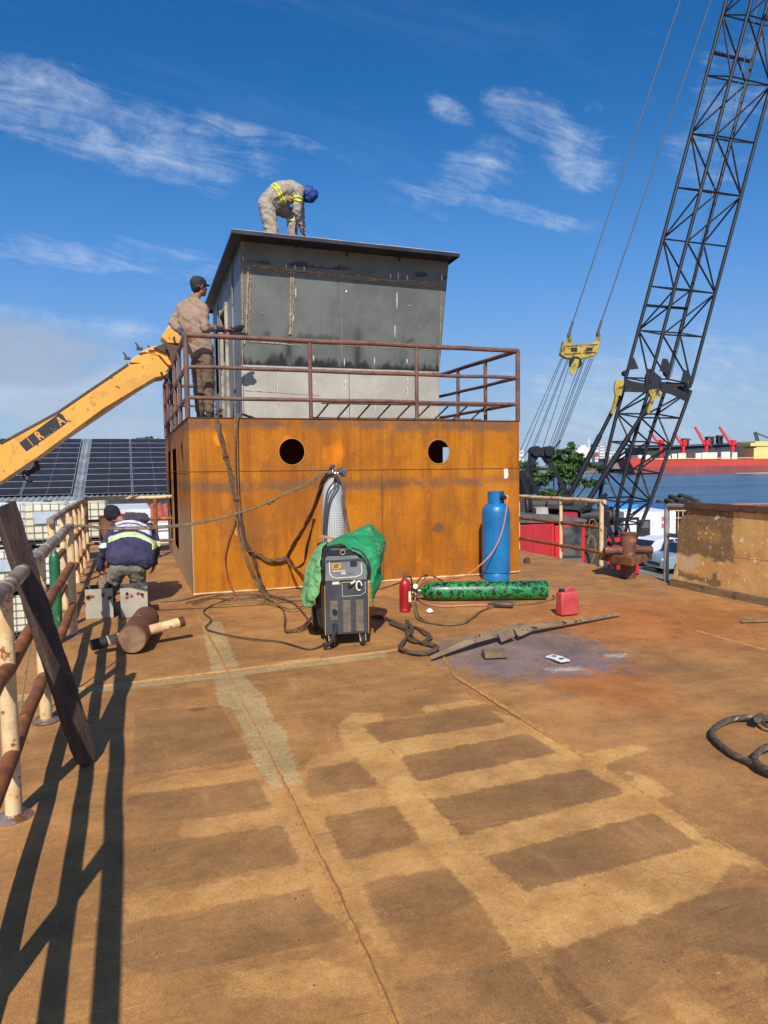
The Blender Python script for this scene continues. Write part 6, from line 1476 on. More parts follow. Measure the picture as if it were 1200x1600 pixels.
# ================================================================ CARS, CABINS, TREES on the yard
def YP(px, py): return G(px, py, YARD_Z)
def car(px, py, yaw, m, label, L=4.2, Wd=1.72, Hh=1.48, name='parked_car'):
    c = YP(px, py); t = thing(name, label, 'car', tuple(c), 'cars parked in the yard')
    Rm = Matrix.Rotation(yaw, 3, 'Z')
    T = lambda x, y, z: Vector(c)+Rm @ Vector((x, y, z))
    prof = [(-L/2,.30),(-L/2,.62),(-L/2+.08,.84),(-L/2+.35,.92),(-L*.5+.75,.98),(-L*.16,Hh-.06),(-.1,Hh),(.45,Hh-.01),(L*.27,Hh-.14),(L*.5-.5,1.02),(L/2-.06,.92),(L/2,.60),(L/2,.30)]
    st = [(-1, .93, .0), (-.86, 1.0, .0), (.86, 1.0, 0), (1, .93, 0)]
    b = MB(); vs = []; ny = len(prof)
    for (s, k, _) in ((-1, .9, 0), (-.93, 1, 0), (.93, 1, 0), (1, .9, 0)):
        for (x, z) in prof:
            ins = max(0, (z-.92)/(Hh-.92))*.20
            vs.append(T(x*(1 if abs(s) < 1 else .985), s*(Wd/2)*(1-ins), (z-.0) if abs(s) < 1 else min(z, z)-(0.03 if z > .9 else 0)))
    fs = []
    for i in range(3):
        for j in range(ny): fs.append((i*ny+j, i*ny+(j+1)%ny, (i+1)*ny+(j+1)%ny, (i+1)*ny+j))
    fs.append(tuple(range(ny-1, -1, -1))); fs.append(tuple(3*ny+j for j in range(ny)))
    b.add(vs, fs); body = b.build('body', m, t, smooth=30)
    gl = M_CGLASS
    for s in (-1, 1):
        for (x0, x1, x2, x3) in ((-L*.24, -.06, -.06, -L*.115), (.02, L*.235, L*.16, .02)):
            b = MB(); yy = Wd/2
            pts = [T(x0, s*(yy*(1-.02)+.012), .96), T(x1, s*(yy*.98+.012), .96), T(x2, s*(yy*.835+.012), Hh-.12), T(x3, s*(yy*.835+.012), Hh-.12)]
            b.prism(pts, Rm @ Vector((0, s*.004, 0))); b.build('side_window', gl, t, smooth=0)
    for (xa, za, xb, zb) in ((-L*.5+.80, 1.01, -L*.17, Hh-.09), (L*.5-.52, 1.05, L*.285, Hh-.16)):
        e = .016*(1 if xa > 0 else -1); b = MB(); b.prism([T(xa+e, -Wd*.42, za), T(xa+e, Wd*.42, za), T(xb+e, Wd*.36, zb), T(xb+e, -Wd*.36, zb)], Vector((0,0,.006))); b.build('windscreen' if xa < 0 else 'rear_window', gl, t, smooth=0)
    for s in (-1, 1):
        for x in (-L*.31, L*.30):
            b = MB(); p, q = T(x, s*(Wd/2-.20), .31), T(x, s*(Wd/2+.01), .31); b.cyl(p, q, .31, n=24); w_ = b.build('wheel', M_RUB, t)
            b = MB(); b.cyl(q, q+(q-p).normalized()*.008, .19, n=18); b.build('rim', M_CHROME, w_)
        b = MB(); b.ball(T(-L/2+.10, s*Wd*.36, .70), (.12,.12,.09)); b.build('headlight', M_LAMP, t)
        b = MB(); b.ball(T(L/2-.06, s*Wd*.38, .80), (.06,.08,.13)); b.build('tail_light', M_CRED, t)
        b = MB(); b.ball(T(-L*.17, s*(Wd/2+.10), .98), (.07,.09,.06)); b.build('wing_mirror', m, t)
    b = MB(); b.prism([T(-L/2-.01, -Wd*.3, .40), T(-L/2-.01, Wd*.3, .40), T(-L/2-.01, Wd*.3, .56), T(-L/2-.01, -Wd*.3, .56)], Rm @ Vector((-.01,0,0))); b.build('grille', M_BLK, t, smooth=0)
    return t
M_CGLASS = mat('car_glass', S(30,36,44), S(40,48,58), 2, .08, fine=0)
M_LAMP = mat('lamp_glass', S(214,216,214), None, 5, .15)
car(1036, 880, R(184), mat('car_white', S(226,228,230), S(216,218,222), 1, .3, coat=.5, fine=0), 'white hatchback parked behind the silver car in the yard')
car(1082, 892, R(-7), mat('car_silver', S(168,178,182), S(152,164,170), 1, .32, .4, coat=.5, fine=0), 'silver car parked beyond the grey pipe rail', 4.3)
M_CONT = mat('cabin_white', S(228,228,224), S(212,212,208), 2, .5, streak=(S(180,176,166), 3, .2))
M_AWB = mat('awning_blue', S(36,132,206), S(30,116,186), 2, .6); M_AWO = mat('awning_orange', S(214,104,66), None, 4, .6)
# white site cabin
def ysp(px, py, d): return PD(px, py, d)
cbn = thing('site_cabin', 'white ribbed site cabin with a dark window behind the parked cars', 'cabin', (ysp(1010,850,40).x, ysp(1010,850,40).y, YARD_Z))
b = MB(); P_ = [ysp(985,800,42), ysp(1056,803,42)]; ztop = P_[0].z
def bpost(b, x0, x1, d, z0, z1, dz):
    a = PD(x0, 800, d); c = PD(x1, 800, d); b.hexa([(a.x,a.y,z0),(c.x,c.y,z0),(c.x+fwd.x*dz,c.y+fwd.y*dz,z0),(a.x+fwd.x*dz,a.y+fwd.y*dz,z0),(a.x,a.y,z1),(c.x,c.y,z1),(c.x+fwd.x*dz,c.y+fwd.y*dz,z1),(a.x+fwd.x*dz,a.y+fwd.y*dz,z1)])
bpost(b, 975, 1056, 42, YARD_Z, ztop, 5); b.build('body', M_CONT, cbn, smooth=0)
b = MB()
for k in range(12):
    x = 1017+k*3.3; bpost(b, x, x+1.3, 41.97, YARD_Z+.1, ztop-.06, .03)
b.build('wall_rib', M_CONT, cbn, smooth=0)
zz0, zz1 = PD(1005,838,42).z, PD(1005,812,42).z
b = MB(); bpost(b, 995, 1016, 41.96, zz0, zz1, .03); wn = b.build('window', M_BLK, cbn, smooth=0)
b = MB(); bpost(b, 1000, 1014, 41.94, (zz0+zz1)/2, zz1-.1, .02); b.build('pane', mat('pane_grey', S(96,104,112), None, 4, .15), wn, smooth=0)
for k, zq in enumerate((.78, .62)):
    b = MB(); bpost(b, 1034, 1047, 41.96, YARD_Z+zq*(ztop-YARD_Z), YARD_Z+(zq+.10)*(ztop-YARD_Z), .02); b.build('red_sign', mat('sign_pink', S(206,110,120), S(190,70,84), 30, .6), cbn, smooth=0)
kb = thing('site_kiosk', 'low white kiosk with a blue flat roof beside the striped awning', 'kiosk', (ysp(1010,800,46).x, ysp(1010,800,46).y, YARD_Z))
b = MB(); bpost(b, 1000, 1036, 46, YARD_Z, PD(1010,796,46).z, 3); b.build('body', M_CONT, kb, smooth=0)
b = MB(); bpost(b, 996, 1038, 45.8, PD(1010,796,46).z, PD(1010,787,46).z, 3.3); b.build('roof', mat('roof_blue', S(40,92,150), S(34,80,132), 2, .5), kb, smooth=0)
aw = thing('striped_awning', 'blue awning with orange and white stripes seen through the boom foot', 'awning', (ysp(970,806,44).x, ysp(970,806,44).y, YARD_Z))
z_t = [PD(970, y, 44).z for y in (789, 796, 798.5, 801.5, 804, 807)]
for k, m_ in enumerate((M_AWB, M_CONT, M_AWO, M_CONT, M_AWB)):
    b = MB(); bpost(b, 951, 996, 44-.02*k, z_t[k+1], z_t[k], .03); b.build('stripe', m_, aw, smooth=0)
b = MB(); bpost(b, 951, 996, 44.05, z_t[1], z_t[0], 2.4); b.build('top', M_AWB, aw, smooth=0)
for x in (953, 994):
    b = MB(); p = PD(x, 800, 44.5); b.cyl((p.x, p.y, YARD_Z), (p.x, p.y, z_t[0]), .05, n=8); b.build('post', M_CONT, aw)
b = MB(); bpost(b, 962, 1000, 47, YARD_Z, PD(970,806,47).z, 2); tag(b.build('dark_shed', M_BLK, smooth=0), 'dark low shed behind the striped awning', 'shed')
for k, (px, py, d_) in enumerate(((1034,787,52),(1047,785,52),(1061,784,52),(1076,785,52),(1053,779,53),(1067,778,53),(1080,780,53),(1089,787,52))):
    b = MB(); p = PD(px, py, d_); b.ring(p, (rgt*.5+Vector((0,0,.8))+fwd*.2*(k%3)), .33, .14, 20, 8)
    b.tube([p+rgt*.3, p+rgt*.55+Vector((0,0,-.1)), p+rgt*.7+Vector((0,0,-.4))], .05, 5)
    tag(b.build('tyre_fender', M_RUB), 'black rubber tyre fender in the pile above the plywood panel, %s' % ['lowest at its left end','lower row second from left','lower row third from left','lower row fourth from left','top row left','top row middle','top row right','lowest at its right end'][k], 'tyre', 'pile of tyre fenders')
b = MB(); bpost(b, 1022, 1120, 53.5, YARD_Z, PD(1060,793,53.5).z, 2.5); tag(b.build('storage_platform', M_BLK, smooth=0), 'dark platform carrying the tyre pile', 'platform')
b = MB()
for k in range(7):
    p = PD(1046+k*7, 800, 49); b.cyl((p.x,p.y,YARD_Z), (p.x,p.y,PD(1046,797,49).z), .03, n=6)
a_, c_ = PD(1046,798,49), PD(1090,798,49); b.cyl(a_, c_, .035, n=6); b.cyl(a_-Vector((0,0,.5)), c_-Vector((0,0,.5)), .03, n=6); tag(b.build('cream_fence', M_CREAM), 'thin cream pipe fence below the tyre pile', 'fence')
b = MB(); p = PD(1160,797,60); 
for k in range(5): q = PD(1125+k*20, 795, 60); b.cyl((q.x,q.y,YARD_Z), (q.x,q.y,PD(1125,788,60).z), .05, n=6)
b.cyl(PD(1118,789,60), PD(1210,787,60), .06, n=6); tag(b.build('red_fence', M_AWO), 'faint orange pipe fence at the water edge above the plywood panel', 'fence')
# lamp-shaped yellow machine and dark stack left of the gantry
b = MB(); p = PD(822,770,27); b.cyl((p.x,p.y,YARD_Z), (p.x,p.y,PD(822,740,27).z), .28, n=16); b.cyl((p.x,p.y,PD(822,758,27).z), (p.x+.5,p.y,PD(822,758,27).z), .12, n=10); tag(b.build('black_stack', M_CRK), 'black upright drum behind the deckhouse corner', 'drum')

# ---- trees
LEAF = {}
def leaf_mat(nm, c):
    return mat(nm, c, tuple(x*.62 for x in c), .9, .6, fine=.1, spec=.25)
def tree(name, label, base, height, blobs, m, nleaf, size, trunk_r, limbs):
    t = thing(name, label, 'tree', tuple(base), 'trees beyond the barge')
    b = MB(); base = Vector(base); M_BARK = mat('bark', S(70,58,48), S(54,44,38), 4, .9)
    fork = base+Vector((.1, 0, height*.38)); b.tube([base, base+Vector((.12,0,height*.2)), fork], [trunk_r, trunk_r*.8, trunk_r*.62], 8)
    for (c, r) in limbs: 
        c = Vector(c); b.tube([fork, fork.lerp(c, .5)+Vector((0,0,-.2)), c], [trunk_r*.5, trunk_r*.3, trunk_r*.10], 6)
    b.build('trunk', M_BARK, t)
    n = nleaf; tot = sum(r[0]*r[1]*r[2] for _, r in blobs); vs = []; fs = []
    for (c, r) in blobs:
        k = int(n*r[0]*r[1]*r[2]/tot)
        for sub in range(max(6, k//55)):
            d = rng.normal(size=3); d /= np.linalg.norm(d); rad = rng.uniform(.5, 1.0); cc = np.array(c)+d*np.array(r)*rad; cr = .22*min(r)*rng.uniform(.6, 1.6)
            for q in range(55):
                o_ = rng.normal(size=3)*cr*np.array([1.1,1.1,.55]); p = cc+o_
                a = rng.normal(size=3); a /= np.linalg.norm(a); e = np.cross(a, rng.normal(size=3)); e /= np.linalg.norm(e); s = size*rng.uniform(.6, 1.4)
                i0 = len(vs); vs += [p-a*s, p+e*s*.45, p+a*s, p-e*s*.45]; fs.append((i0, i0+1, i0+2, i0+3))
    me = bpy.data.meshes.new('crown'); L_ = np.array(base); me.from_pydata([tuple(v-L_) for v in vs], [], fs); me.materials.append(m)
    o = bpy.data.objects.new('crown', me); COL.objects.link(o); o.parent = t
    return t
TD = 46
def tb(px, py, rx, rz, d=TD): p = PD(px, py, d); return (tuple(p), (rx/F_*d, rx/F_*d*.8, rz/F_*d))
M_LEAF1 = leaf_mat('leaf_green', S(78,106,54)); M_LEAF2 = leaf_mat('leaf_far', S(72,104,56))
bs = [tb(824,732,20,12), tb(840,748,22,10), tb(866,720,15,10), tb(882,708,14,9), tb(893,697,6,8), tb(896,718,20,10), tb(876,738,24,12), tb(912,728,24,9), tb(934,733,14,6), tb(892,752,20,8), tb(924,755,20,6), tb(826,766,16,9), tb(858,768,16,8), tb(880,772,12,7), tb(845,782,10,5)]
base = PD(862, 790, TD); tree('broadleaf_tree', 'spreading green tree at the water edge behind the crane gantry', (base.x, base.y, YARD_Z), 4.0, bs, M_LEAF1, 11000, .15, .20, [(c, r) for c, r in bs[:10]])
bs = [tb(222,692,14,8,75), tb(236,689,12,6,75), tb(246,692,10,6,75)]; base = PD(232, 720, 75); tree('broadleaf_tree', 'small green treetop showing above the solar roof', (base.x, base.y, YARD_Z), 6.5, bs, M_LEAF1, 2600, .22, .25, [(c, r) for c, r in bs])

# ================================================================ ACROSS THE WATER
far = (0,0,0)
def FP(px, py, d): return PD(px, py, d)
def fbox(b, x0, y0, x1, y1, d, dz, z0=None):
    """box standing at distance d whose front spans the given pixels"""
    a = PD(x0, y0, d); c = PD(x1, y0, d); zt = a.z; zb = PD(x0, y1, d).z if z0 is None else z0
    f = fwd*dz; b.hexa([(a.x,a.y,zb),(c.x,c.y,zb),(c.x+f.x,c.y+f.y,zb),(a.x+f.x,a.y+f.y,zb),(a.x,a.y,zt),(c.x,c.y,zt),(c.x+f.x,c.y+f.y,zt),(a.x+f.x,a.y+f.y,zt)])
SD = 500
M_SHR = mat('ship_red', S(196,66,50), S(180,58,46), .02, .55, fine=.08, streak=(S(150,60,50), .3, .3)); M_SHB = mat('ship_boot', S(140,70,68), S(124,60,62), .03, .6, fine=.1, streak=(S(170,100,90), .4, .4))
M_SHW = mat('ship_white', S(226,222,208), S(208,204,192), .1, .6, fine=.1); M_SHY = mat('ship_cream', S(226,206,130), S(210,190,116), .05, .6, fine=.1); M_SHK = mat('ship_dark', S(62,64,70), S(52,54,60), .1, .7, fine=.1)
shp = thing('bulk_carrier', 'long red bulk carrier with four raised red deck cranes across the harbour', 'ship', (PD(1150,738,SD).x, PD(1150,738,SD).y, WATER_Z))
def hullpoly(xs_): return [PD(x, y, SD) for x, y in xs_]
hp = lambda y: WATER_Z
def sx(px): p = PD(px, 738, SD); return Vector((p.x, p.y, 0))
zdk, zbt = PD(1100, 718.3, SD).z, PD(1100, 728.5, SD).z
def hullpart(name, z0, z1, m, rk0, rk1):
    b = MB(); A = sx(989); B = sx(1450); n_ = (B-A).normalized()
    pts = [A+n_*rk0+Vector((0,0,z0)), B+Vector((0,0,z0)), B+Vector((0,0,z1)), A+n_*rk1+Vector((0,0,z1))]
    b.prism(pts, fwd*28); return b.build(name, m, shp, smooth=0)
hullpart('boot_topping', WATER_Z-1, zbt, M_SHB, 2, 0); hullpart('hull', zbt+.01, zdk, M_SHR, 0, -2.5)
b = MB(); A = sx(984); b.hexa([Vector(v) for v in [A+Vector((0,0,zdk+.01)), A+rgt*9+Vector((0,0,zdk+.01)), A+rgt*9+fwd*28+Vector((0,0,zdk+.01)), A+fwd*28+Vector((0,0,zdk+.01)), A-rgt*1+Vector((0,0,zdk+2.0)), A+rgt*9+Vector((0,0,zdk+1.6)), A+rgt*9+fwd*28+Vector((0,0,zdk+1.6)), A-rgt*1+fwd*28+Vector((0,0,zdk+2))]]); b.build('forecastle', M_SHR, shp, smooth=0)
b = MB(); fbox(b, 985, 717, 1450, 718.2, SD-.3, 1); b.build('deck_edge', M_SHY, shp, smooth=0)
for (x0, x1, y) in ((997,1008,711),(1009,1016,711),(1050,1058,709),(1060,1072,708),(1087,1096,708),(1097,1121,707),(1127,1141,706),(1144,1152,707),(1041,1048,712)):
    b = MB(); fbox(b, x0, y, x1, 717.4, SD+3, 14); b.build('hatch_coaming', M_SHW, shp, smooth=0)
for (bx_, by_, tx, ty) in ((1033,708,1014,673),(1068,706,1052,676),(1104,706,1086,667),(1145,712,1124,667)):
    ct_ = PD(bx_, 690, SD+5); 
    b = MB(); b.cyl((ct_.x, ct_.y, zdk), (ct_.x, ct_.y, PD(bx_, 693, SD).z), 1.25, n=12); hx_ = PD(bx_, 692, SD+5); b.box(hx_-Vector((1.8,1.5,1.5)), hx_+Vector((1.8,1.5,2.0))); cr_ = b.build('deck_crane', M_CREDS if 'M_CREDS' in globals() else mat('deck_crane_red', S(222,40,46), S(206,34,42), .1, .5, fine=.05), shp)
    b = MB(); b.bar(PD(bx_-2, 696, SD+5), PD(tx, ty, SD+5), 1.5, 1.3); b.build('jib', MATS['deck_crane_red'], cr_, smooth=0)
    b = MB(); b.cyl(PD(bx_+1, 689, SD+5), PD(tx, ty, SD+5), .10, n=4); b.build('jib_rope', M_SHK, cr_)
sup = MB(); fbox(sup, 1178, 700, 1270, 717, SD+2, 20); fbox(sup, 1173, 692, 1270, 697, SD+2, 20); fbox(sup, 1180, 689.5, 1270, 691.8, SD+2, 20); fbox(sup, 1182, 697.1, 1270, 699.9, SD+3, 18); sup.build('superstructure', M_SHY, shp, smooth=0)
b = MB(); b.bar(PD(1184,690,SD+8), PD(1180,675,SD+8), 1.6, 2.2); b.bar(PD(1180,676,SD+8), PD(1215,690,SD+8), .8, .8); b.build('stern_derrick', M_SHK, shp, smooth=0)
# wake line and far quay
b = MB(); b.add([PD(x, y, SD-3) if False else Vector((G(x, y, WATER_Z+.05))) for x, y in ((1150,739.2),(1250,737.6),(1250,739.2),(1150,739.8))], [(0,1,2,3)]); tag(b.build('water_wake', M_SHW, smooth=0), kind='structure')
b = MB(); A = PD(820, 738, 620); B = PD(1600, 738, 620); b.hexa([(A.x,A.y,WATER_Z-1),(B.x,B.y,WATER_Z-1),(B.x+fwd.x*900,B.y+fwd.y*900,WATER_Z-1),(A.x+fwd.x*900-900,A.y+fwd.y*900,WATER_Z-1),(A.x,A.y,WATER_Z+2.5),(B.x,B.y,WATER_Z+2.5),(B.x+fwd.x*900,B.y+fwd.y*900,WATER_Z+2.5),(A.x+fwd.x*900-900,A.y+fwd.y*900,WATER_Z+2.5)])
tag(b.build('far_quay', mat('quay_far', S(120,118,108), S(96,98,90), .02, .9), smooth=0), kind='structure')
WD = 640
shd = thing('dock_shed', 'very long dark dock shed with a sloping roof behind the red ship', 'shed', (PD(1100,715,WD).x, PD(1100,715,WD).y, WATER_Z+2.5))
b = MB(); zb = WATER_Z+2.5
b.prism([Vector((PD(x, 700, WD).x, PD(x, 700, WD).y, z)) for x, z in ((1006,zb),(1500,zb),(1500,PD(1500,684,WD).z),(1180,PD(1180,692,WD).z),(1006,PD(1006,700,WD).z))], fwd*50); b.build('wall', M_SHK, shd, smooth=0)
b = MB(); b.prism([Vector(PD(x, y, WD-3)) for x, y in ((1004,700.5),(1180,692.5),(1500,680),(1500,677),(1180,689.5),(1004,698))], fwd*58); b.build('roof', mat('shed_roof', S(82,84,90), S(70,72,80), .05, .7, fine=.05), shd, smooth=0)
for (x0, y0, x1, y1) in ((1068,685,1077,695),(1106,682,1116,693),(1109,687,1113,699),(1123,680,1130,694)):
    b = MB(); fbox(b, x0, y0, x1, y0+3, WD-6, 6); fbox(b, x0, y0+3.01, x0+1.6, y1, WD-6, 6); fbox(b, x1-1.6, y0+3.01, x1, y1, WD-6, 6); b.bar(PD(x0,y1,WD-6), PD(x1,y0+3,WD-6), .5, .5); b.bar(PD(x1,y0+1,WD-6), PD(x1+4,y0+2,WD-6), .6, .6)
    o = b.build('conveyor_tower', M_SHK, smooth=0); tag(o, 'dark conveyor tower on the shed roof %s' % {1068:'beside the second crane',1106:'beside the third crane, wider one',1109:'beside the third crane, narrow one',1123:'beside the fourth crane'}[x0], 'tower', 'conveyor towers above the shed')
# small ship and skyline left of it
s2 = thing('moored_ship', 'black and red ship with white upperworks moored behind the tree', 'ship', (PD(920,730,560).x, PD(920,730,560).y, WATER_Z))
b = MB(); fbox(b, 886, 723, 946, 729, 560, 16); b.build('hull', M_SHK, s2, smooth=0)
b = MB(); fbox(b, 886, 729.05, 946, 734.5, 560, 16); b.build('boot_topping', mat('s2_red', S(170,66,66), None, .1, .6), s2, smooth=0)
b = MB(); fbox(b, 899, 704, 924, 722.9, 565, 14); fbox(b, 903, 699, 922, 703.9, 566, 12); fbox(b, 907, 696, 916, 698.9, 567, 8); b.cyl(PD(920,700,566), PD(920,684,566), .5, n=6); b.box(PD(920,690,566)-Vector((2,.4,.3)), PD(920,690,566)+Vector((2,.4,.3))); b.build('superstructure', M_SHW, s2, smooth=0)
b = MB(); fbox(b, 926, 694, 930, 706, 565, 5); b.build('funnel', mat('s2_blue', S(60,90,130), None, .1, .6), s2, smooth=0)
b = MB(); fbox(b, 946, 716, 984, 733, 600, 20, z0=WATER_Z+2.5); o = b.build('quay_equipment', mat('quay_gear', S(104,96,88), S(150,142,130), .25, .8, fine=.2), smooth=0); tag(o, 'cluttered quayside equipment between the two ships', 'equipment')
def tower(px0, py, px1, d, m, label, floors, bays):
    t = thing('tower_block', label, 'building', (PD((px0+px1)/2, py, d).x, PD((px0+px1)/2, py, d).y, WATER_Z+2.5), 'distant tower blocks')
    b = MB(); fbox(b, px0, py, px1, 0, d, 18, z0=WATER_Z+2.5); b.build('wall', m, t, smooth=0)
    zt = PD(px0, py, d).z; zb_ = WATER_Z+4
    for i in range(floors):
        b = MB(); z = zb_+(zt-zb_)*(i+.5)/floors; a = PD(px0+.6, 700, d-.3); c = PD(px1-.6, 700, d-.3)
        b.bar((a.x, a.y, z), (c.x, c.y, z), .5, (zt-zb_)/floors*.4); b.build('window_band', MATS['sky_glass'], t, smooth=0)
mat('sky_glass', S(150,164,178), S(130,146,162), .1, .3, fine=0)
M_B1 = mat('block_pale', S(222,218,210), S(206,204,200), .02, .8, fine=.05); M_B2 = mat('block_tan', S(196,184,174), S(180,170,164), .02, .8, fine=.05)
for (x0, y, x1, d, m, l, fl) in ((930,699,936,1100,M_B1,'narrow white tower block left of the wide pale blocks',6), (937,697,945,1120,M_B1,'white tower block directly beside the black boom stop',7), (946,696,951,1150,M_B2,'slim tan tower block among the pale blocks',8), (986,696,991,1200,M_B2,'tan tower block seen between the boom chords, left of two',8), (992,695,998,1150,M_B2,'tallest tan tower block seen between the boom chords',9), (999,701,1006,1000,M_B1,'low pale block at the left end of the dock shed',5), (952,706,962,1000,M_B1,'low white block behind the boom foot',4), (963,711,985,900,M_B1,'long low white warehouse behind the boom lattice',2), (811,704,818,900,M_B1,'pale block peeking out right of the deckhouse railing',4)):
    tower(x0, y, x1, d, m, l, fl, 4)
b = MB(); b.prism([PD(x, y, 700) for x, y in ((930,714),(935,707),(938,714))], fwd*8); tag(b.build('red_roof', MATS['red_tile'], smooth=0), 'small red peaked roof in front of the pale blocks', 'roof')
bs = [tb(1003+i*12, 716+random.uniform(-1,1), 9, 3, 610) for i in range(0)]

# ================================================================ PEOPLE
M_SKIN = mat('skin', S(150,100,76), S(132,86,64), 8, .55)
M_KHAKI = mat('khaki_coverall', S(160,134,112), S(134,110,92), 5, .85, bump=.5, bscale=30, streak=(S(120,100,82), 9, .35), fine=.2, lo=.25, hi=.8)
M_BRTROU = mat('brown_trousers', S(118,96,76), S(94,76,62), 5, .85, bump=.5, bscale=30, streak=(S(84,68,56), 8, .4), fine=.2, lo=.25, hi=.8)
M_GREYC = mat('grey_coverall', S(164,154,140), S(140,130,118), 5, .85, bump=.5, bscale=30, fine=.25, streak=(S(176,148,112), 6, .5))
M_JKT = mat('navy_jacket', S(58,54,84), S(48,46,70), 4, .8, bump=.3, bscale=30, fine=.2)
M_PANT = mat('grey_trousers', S(128,122,106), S(104,98,86), 5, .85, bump=.4, bscale=30, streak=(S(92,84,72), 9, .4), fine=.2)
M_CAP = mat('dark_cap', S(46,44,50), S(36,36,40), 12, .8); M_HOOD = mat('blue_hood', S(24,66,148), S(18,50,118), 6, .6, bump=.3)
M_BLKF = mat('black_beanie', S(24,24,30), S(30,30,36), 12, .9); M_BOOT = mat('work_boot', S(52,42,38), S(74,60,50), 10, .7)
M_HIVIS = mat('hivis_yellow', S(222,226,50), S(206,214,60), 10, .5); M_HIVG = mat('hivis_green', S(196,222,120), S(214,232,150), 10, .5); M_SILV = mat('reflective_grey', S(214,218,214), None, 10, .4)
M_HAIR = mat('dark_hair', S(28,24,22), S(36,30,28), 20, .9); M_SOLE = mat('boot_sole', S(150,128,92), S(96,76,56), 30, .8, bump=.6)

def hand_hulls(wrist, tip_dir, palm_n, s=1.0, curl=.35):
    """palm plus five separate, bent fingers"""
    w = Vector(wrist); d = Vector(tip_dir).normalized(); n = Vector(palm_n); n = (n-d*n.dot(d)).normalized(); sd = d.cross(n)
    hs = [[(w, .026*s), (w+d*.045*s+sd*.022*s, .017*s), (w+d*.08*s+sd*.03*s, .013*s), (w+d*.085*s-sd*.028*s, .013*s), (w+d*.04*s-sd*.022*s, .016*s)]]
    for k, L in enumerate((.066, .078, .074, .058)):
        o = (k-1.5)*.021*s; p0 = w+d*.082*s-sd*o; p1 = p0+(d+n*curl*.5).normalized()*L*.5*s; p2 = p1+(d+n*curl*2).normalized()*L*.5*s
        hs += [[(p0, .0095*s), (p1, .0085*s)], [(p1, .0085*s), (p2, .007*s)]]
    t0 = w+d*.03*s+sd*.028*s; t1 = t0+(d*.6+sd*.7+n*.3).normalized()*.035*s; t2 = t1+(d*.9+sd*.2+n*.5).normalized()*.028*s
    hs += [[(t0, .014*s), (t1, .011*s)], [(t1, .011*s), (t2, .009*s)]]
    return hs
def head_hulls(c, face, up, s=1.0):
    c = Vector(c); f = Vector(face).normalized(); u = Vector(up); u = (u-f*u.dot(f)).normalized(); r = f.cross(u)
    P = lambda a, b_, d_: c+f*a*s+u*b_*s+r*d_*s
    hs = [[(P(-.02,.035,0), .088*s), (P(.02,.03,0), .080*s), (P(.03,-.02,0), .066*s)],
          [(P(.03,-.02,0), .062*s), (P(.055,-.085,0), .030*s), (P(0,-.06,.03), .035*s), (P(0,-.06,-.03), .035*s)],
          [(P(.085,.005,0), .010*s), (P(.112,-.028,0), .013*s)], [(P(.088,-.032,.012), .009*s), (P(.088,-.032,-.012), .009*s)],
          [(P(.086,-.058,.018), .008*s), (P(.086,-.058,-.018), .008*s), (P(.094,-.058,0), .009*s)],
          [(P(.075,.022,.032), .012*s), (P(.078,.024,.014), .012*s)], [(P(.075,.022,-.032), .012*s), (P(.078,.024,-.014), .012*s)]]
    for sg in (1, -1): hs.append([(P(-.005,.012,.080*sg), (.012*s,.012*s,.022*s)), (P(-.012,-.015,.078*sg), .010*s)])
    return hs
def eyes(parent, c, face, up, s=1.0):
    c = Vector(c); f = Vector(face).normalized(); u = Vector(up); u = (u-f*u.dot(f)).normalized(); r = f.cross(u)
    for sg in (1, -1):
        b = MB(); b.ball(c+f*.078*s+u*.006*s+r*.030*sg*s, .011*s, 10, 7); b.build('eye', mat('eye_white', S(210,204,196), None, 5, .3), parent)
def cap_hulls(c, face, up, s=1.0, brim=True):
    c = Vector(c); f = Vector(face).normalized(); u = Vector(up); u = (u-f*u.dot(f)).normalized(); r = f.cross(u)
    P = lambda a, b_, d_: c+f*a*s+u*b_*s+r*d_*s
    hs = [[(P(-.02,.052,0), .094*s), (P(.025,.052,0), .085*s), (P(0,.035,0), .093*s)]]
    if brim: hs.append([(P(.07,.028,.045), .010*s), (P(.07,.028,-.045), .010*s), (P(.155,.018,.022), .007*s), (P(.155,.018,-.022), .007*s)])
    return hs
def boot(b_list, heel, toe, r=.045): pass

# ---------- man standing on the deckhouse roof, left of the pilothouse
yb0 = 9.98; Q = lambda px, py, dy=0.0: onY(px, py, yb0+dy)
st_ = thing('person', 'man in brown work clothes and dark cap standing beside the pilothouse corner', 'person', (Q(320,640).x, yb0, HZ+.012))
face = Vector((.86, .45, .16)); upv = Vector((0,0,1))
hc = Q(311, 449, 0); nk = Q(303, 466, 0); sL, sR = Q(284, 481, .10), Q(318, 482, -.10)
eL, hL = Q(270, 505, .12), Q(285, 522, -.0); eR, hR = Q(320, 512, -.16), Q(349, 515, .12)
pel = Q(315, 549, .02); hpL, hpR = Q(309, 560, .07), Q(322, 560, -.05); kL, kR = Q(311, 604, .10), Q(326, 604, -.02)
zf_ = HZ+.014; fL = Vector((Q(313,645,.12).x, yb0+.14, zf_+.10)); fR = Vector((Q(328,645,-.02).x, yb0-.0, zf_+.10))
tL, tR = fL+Vector((.14,.10,-.06)), fR+Vector((.15,.06,-.06))
HS = 1.06
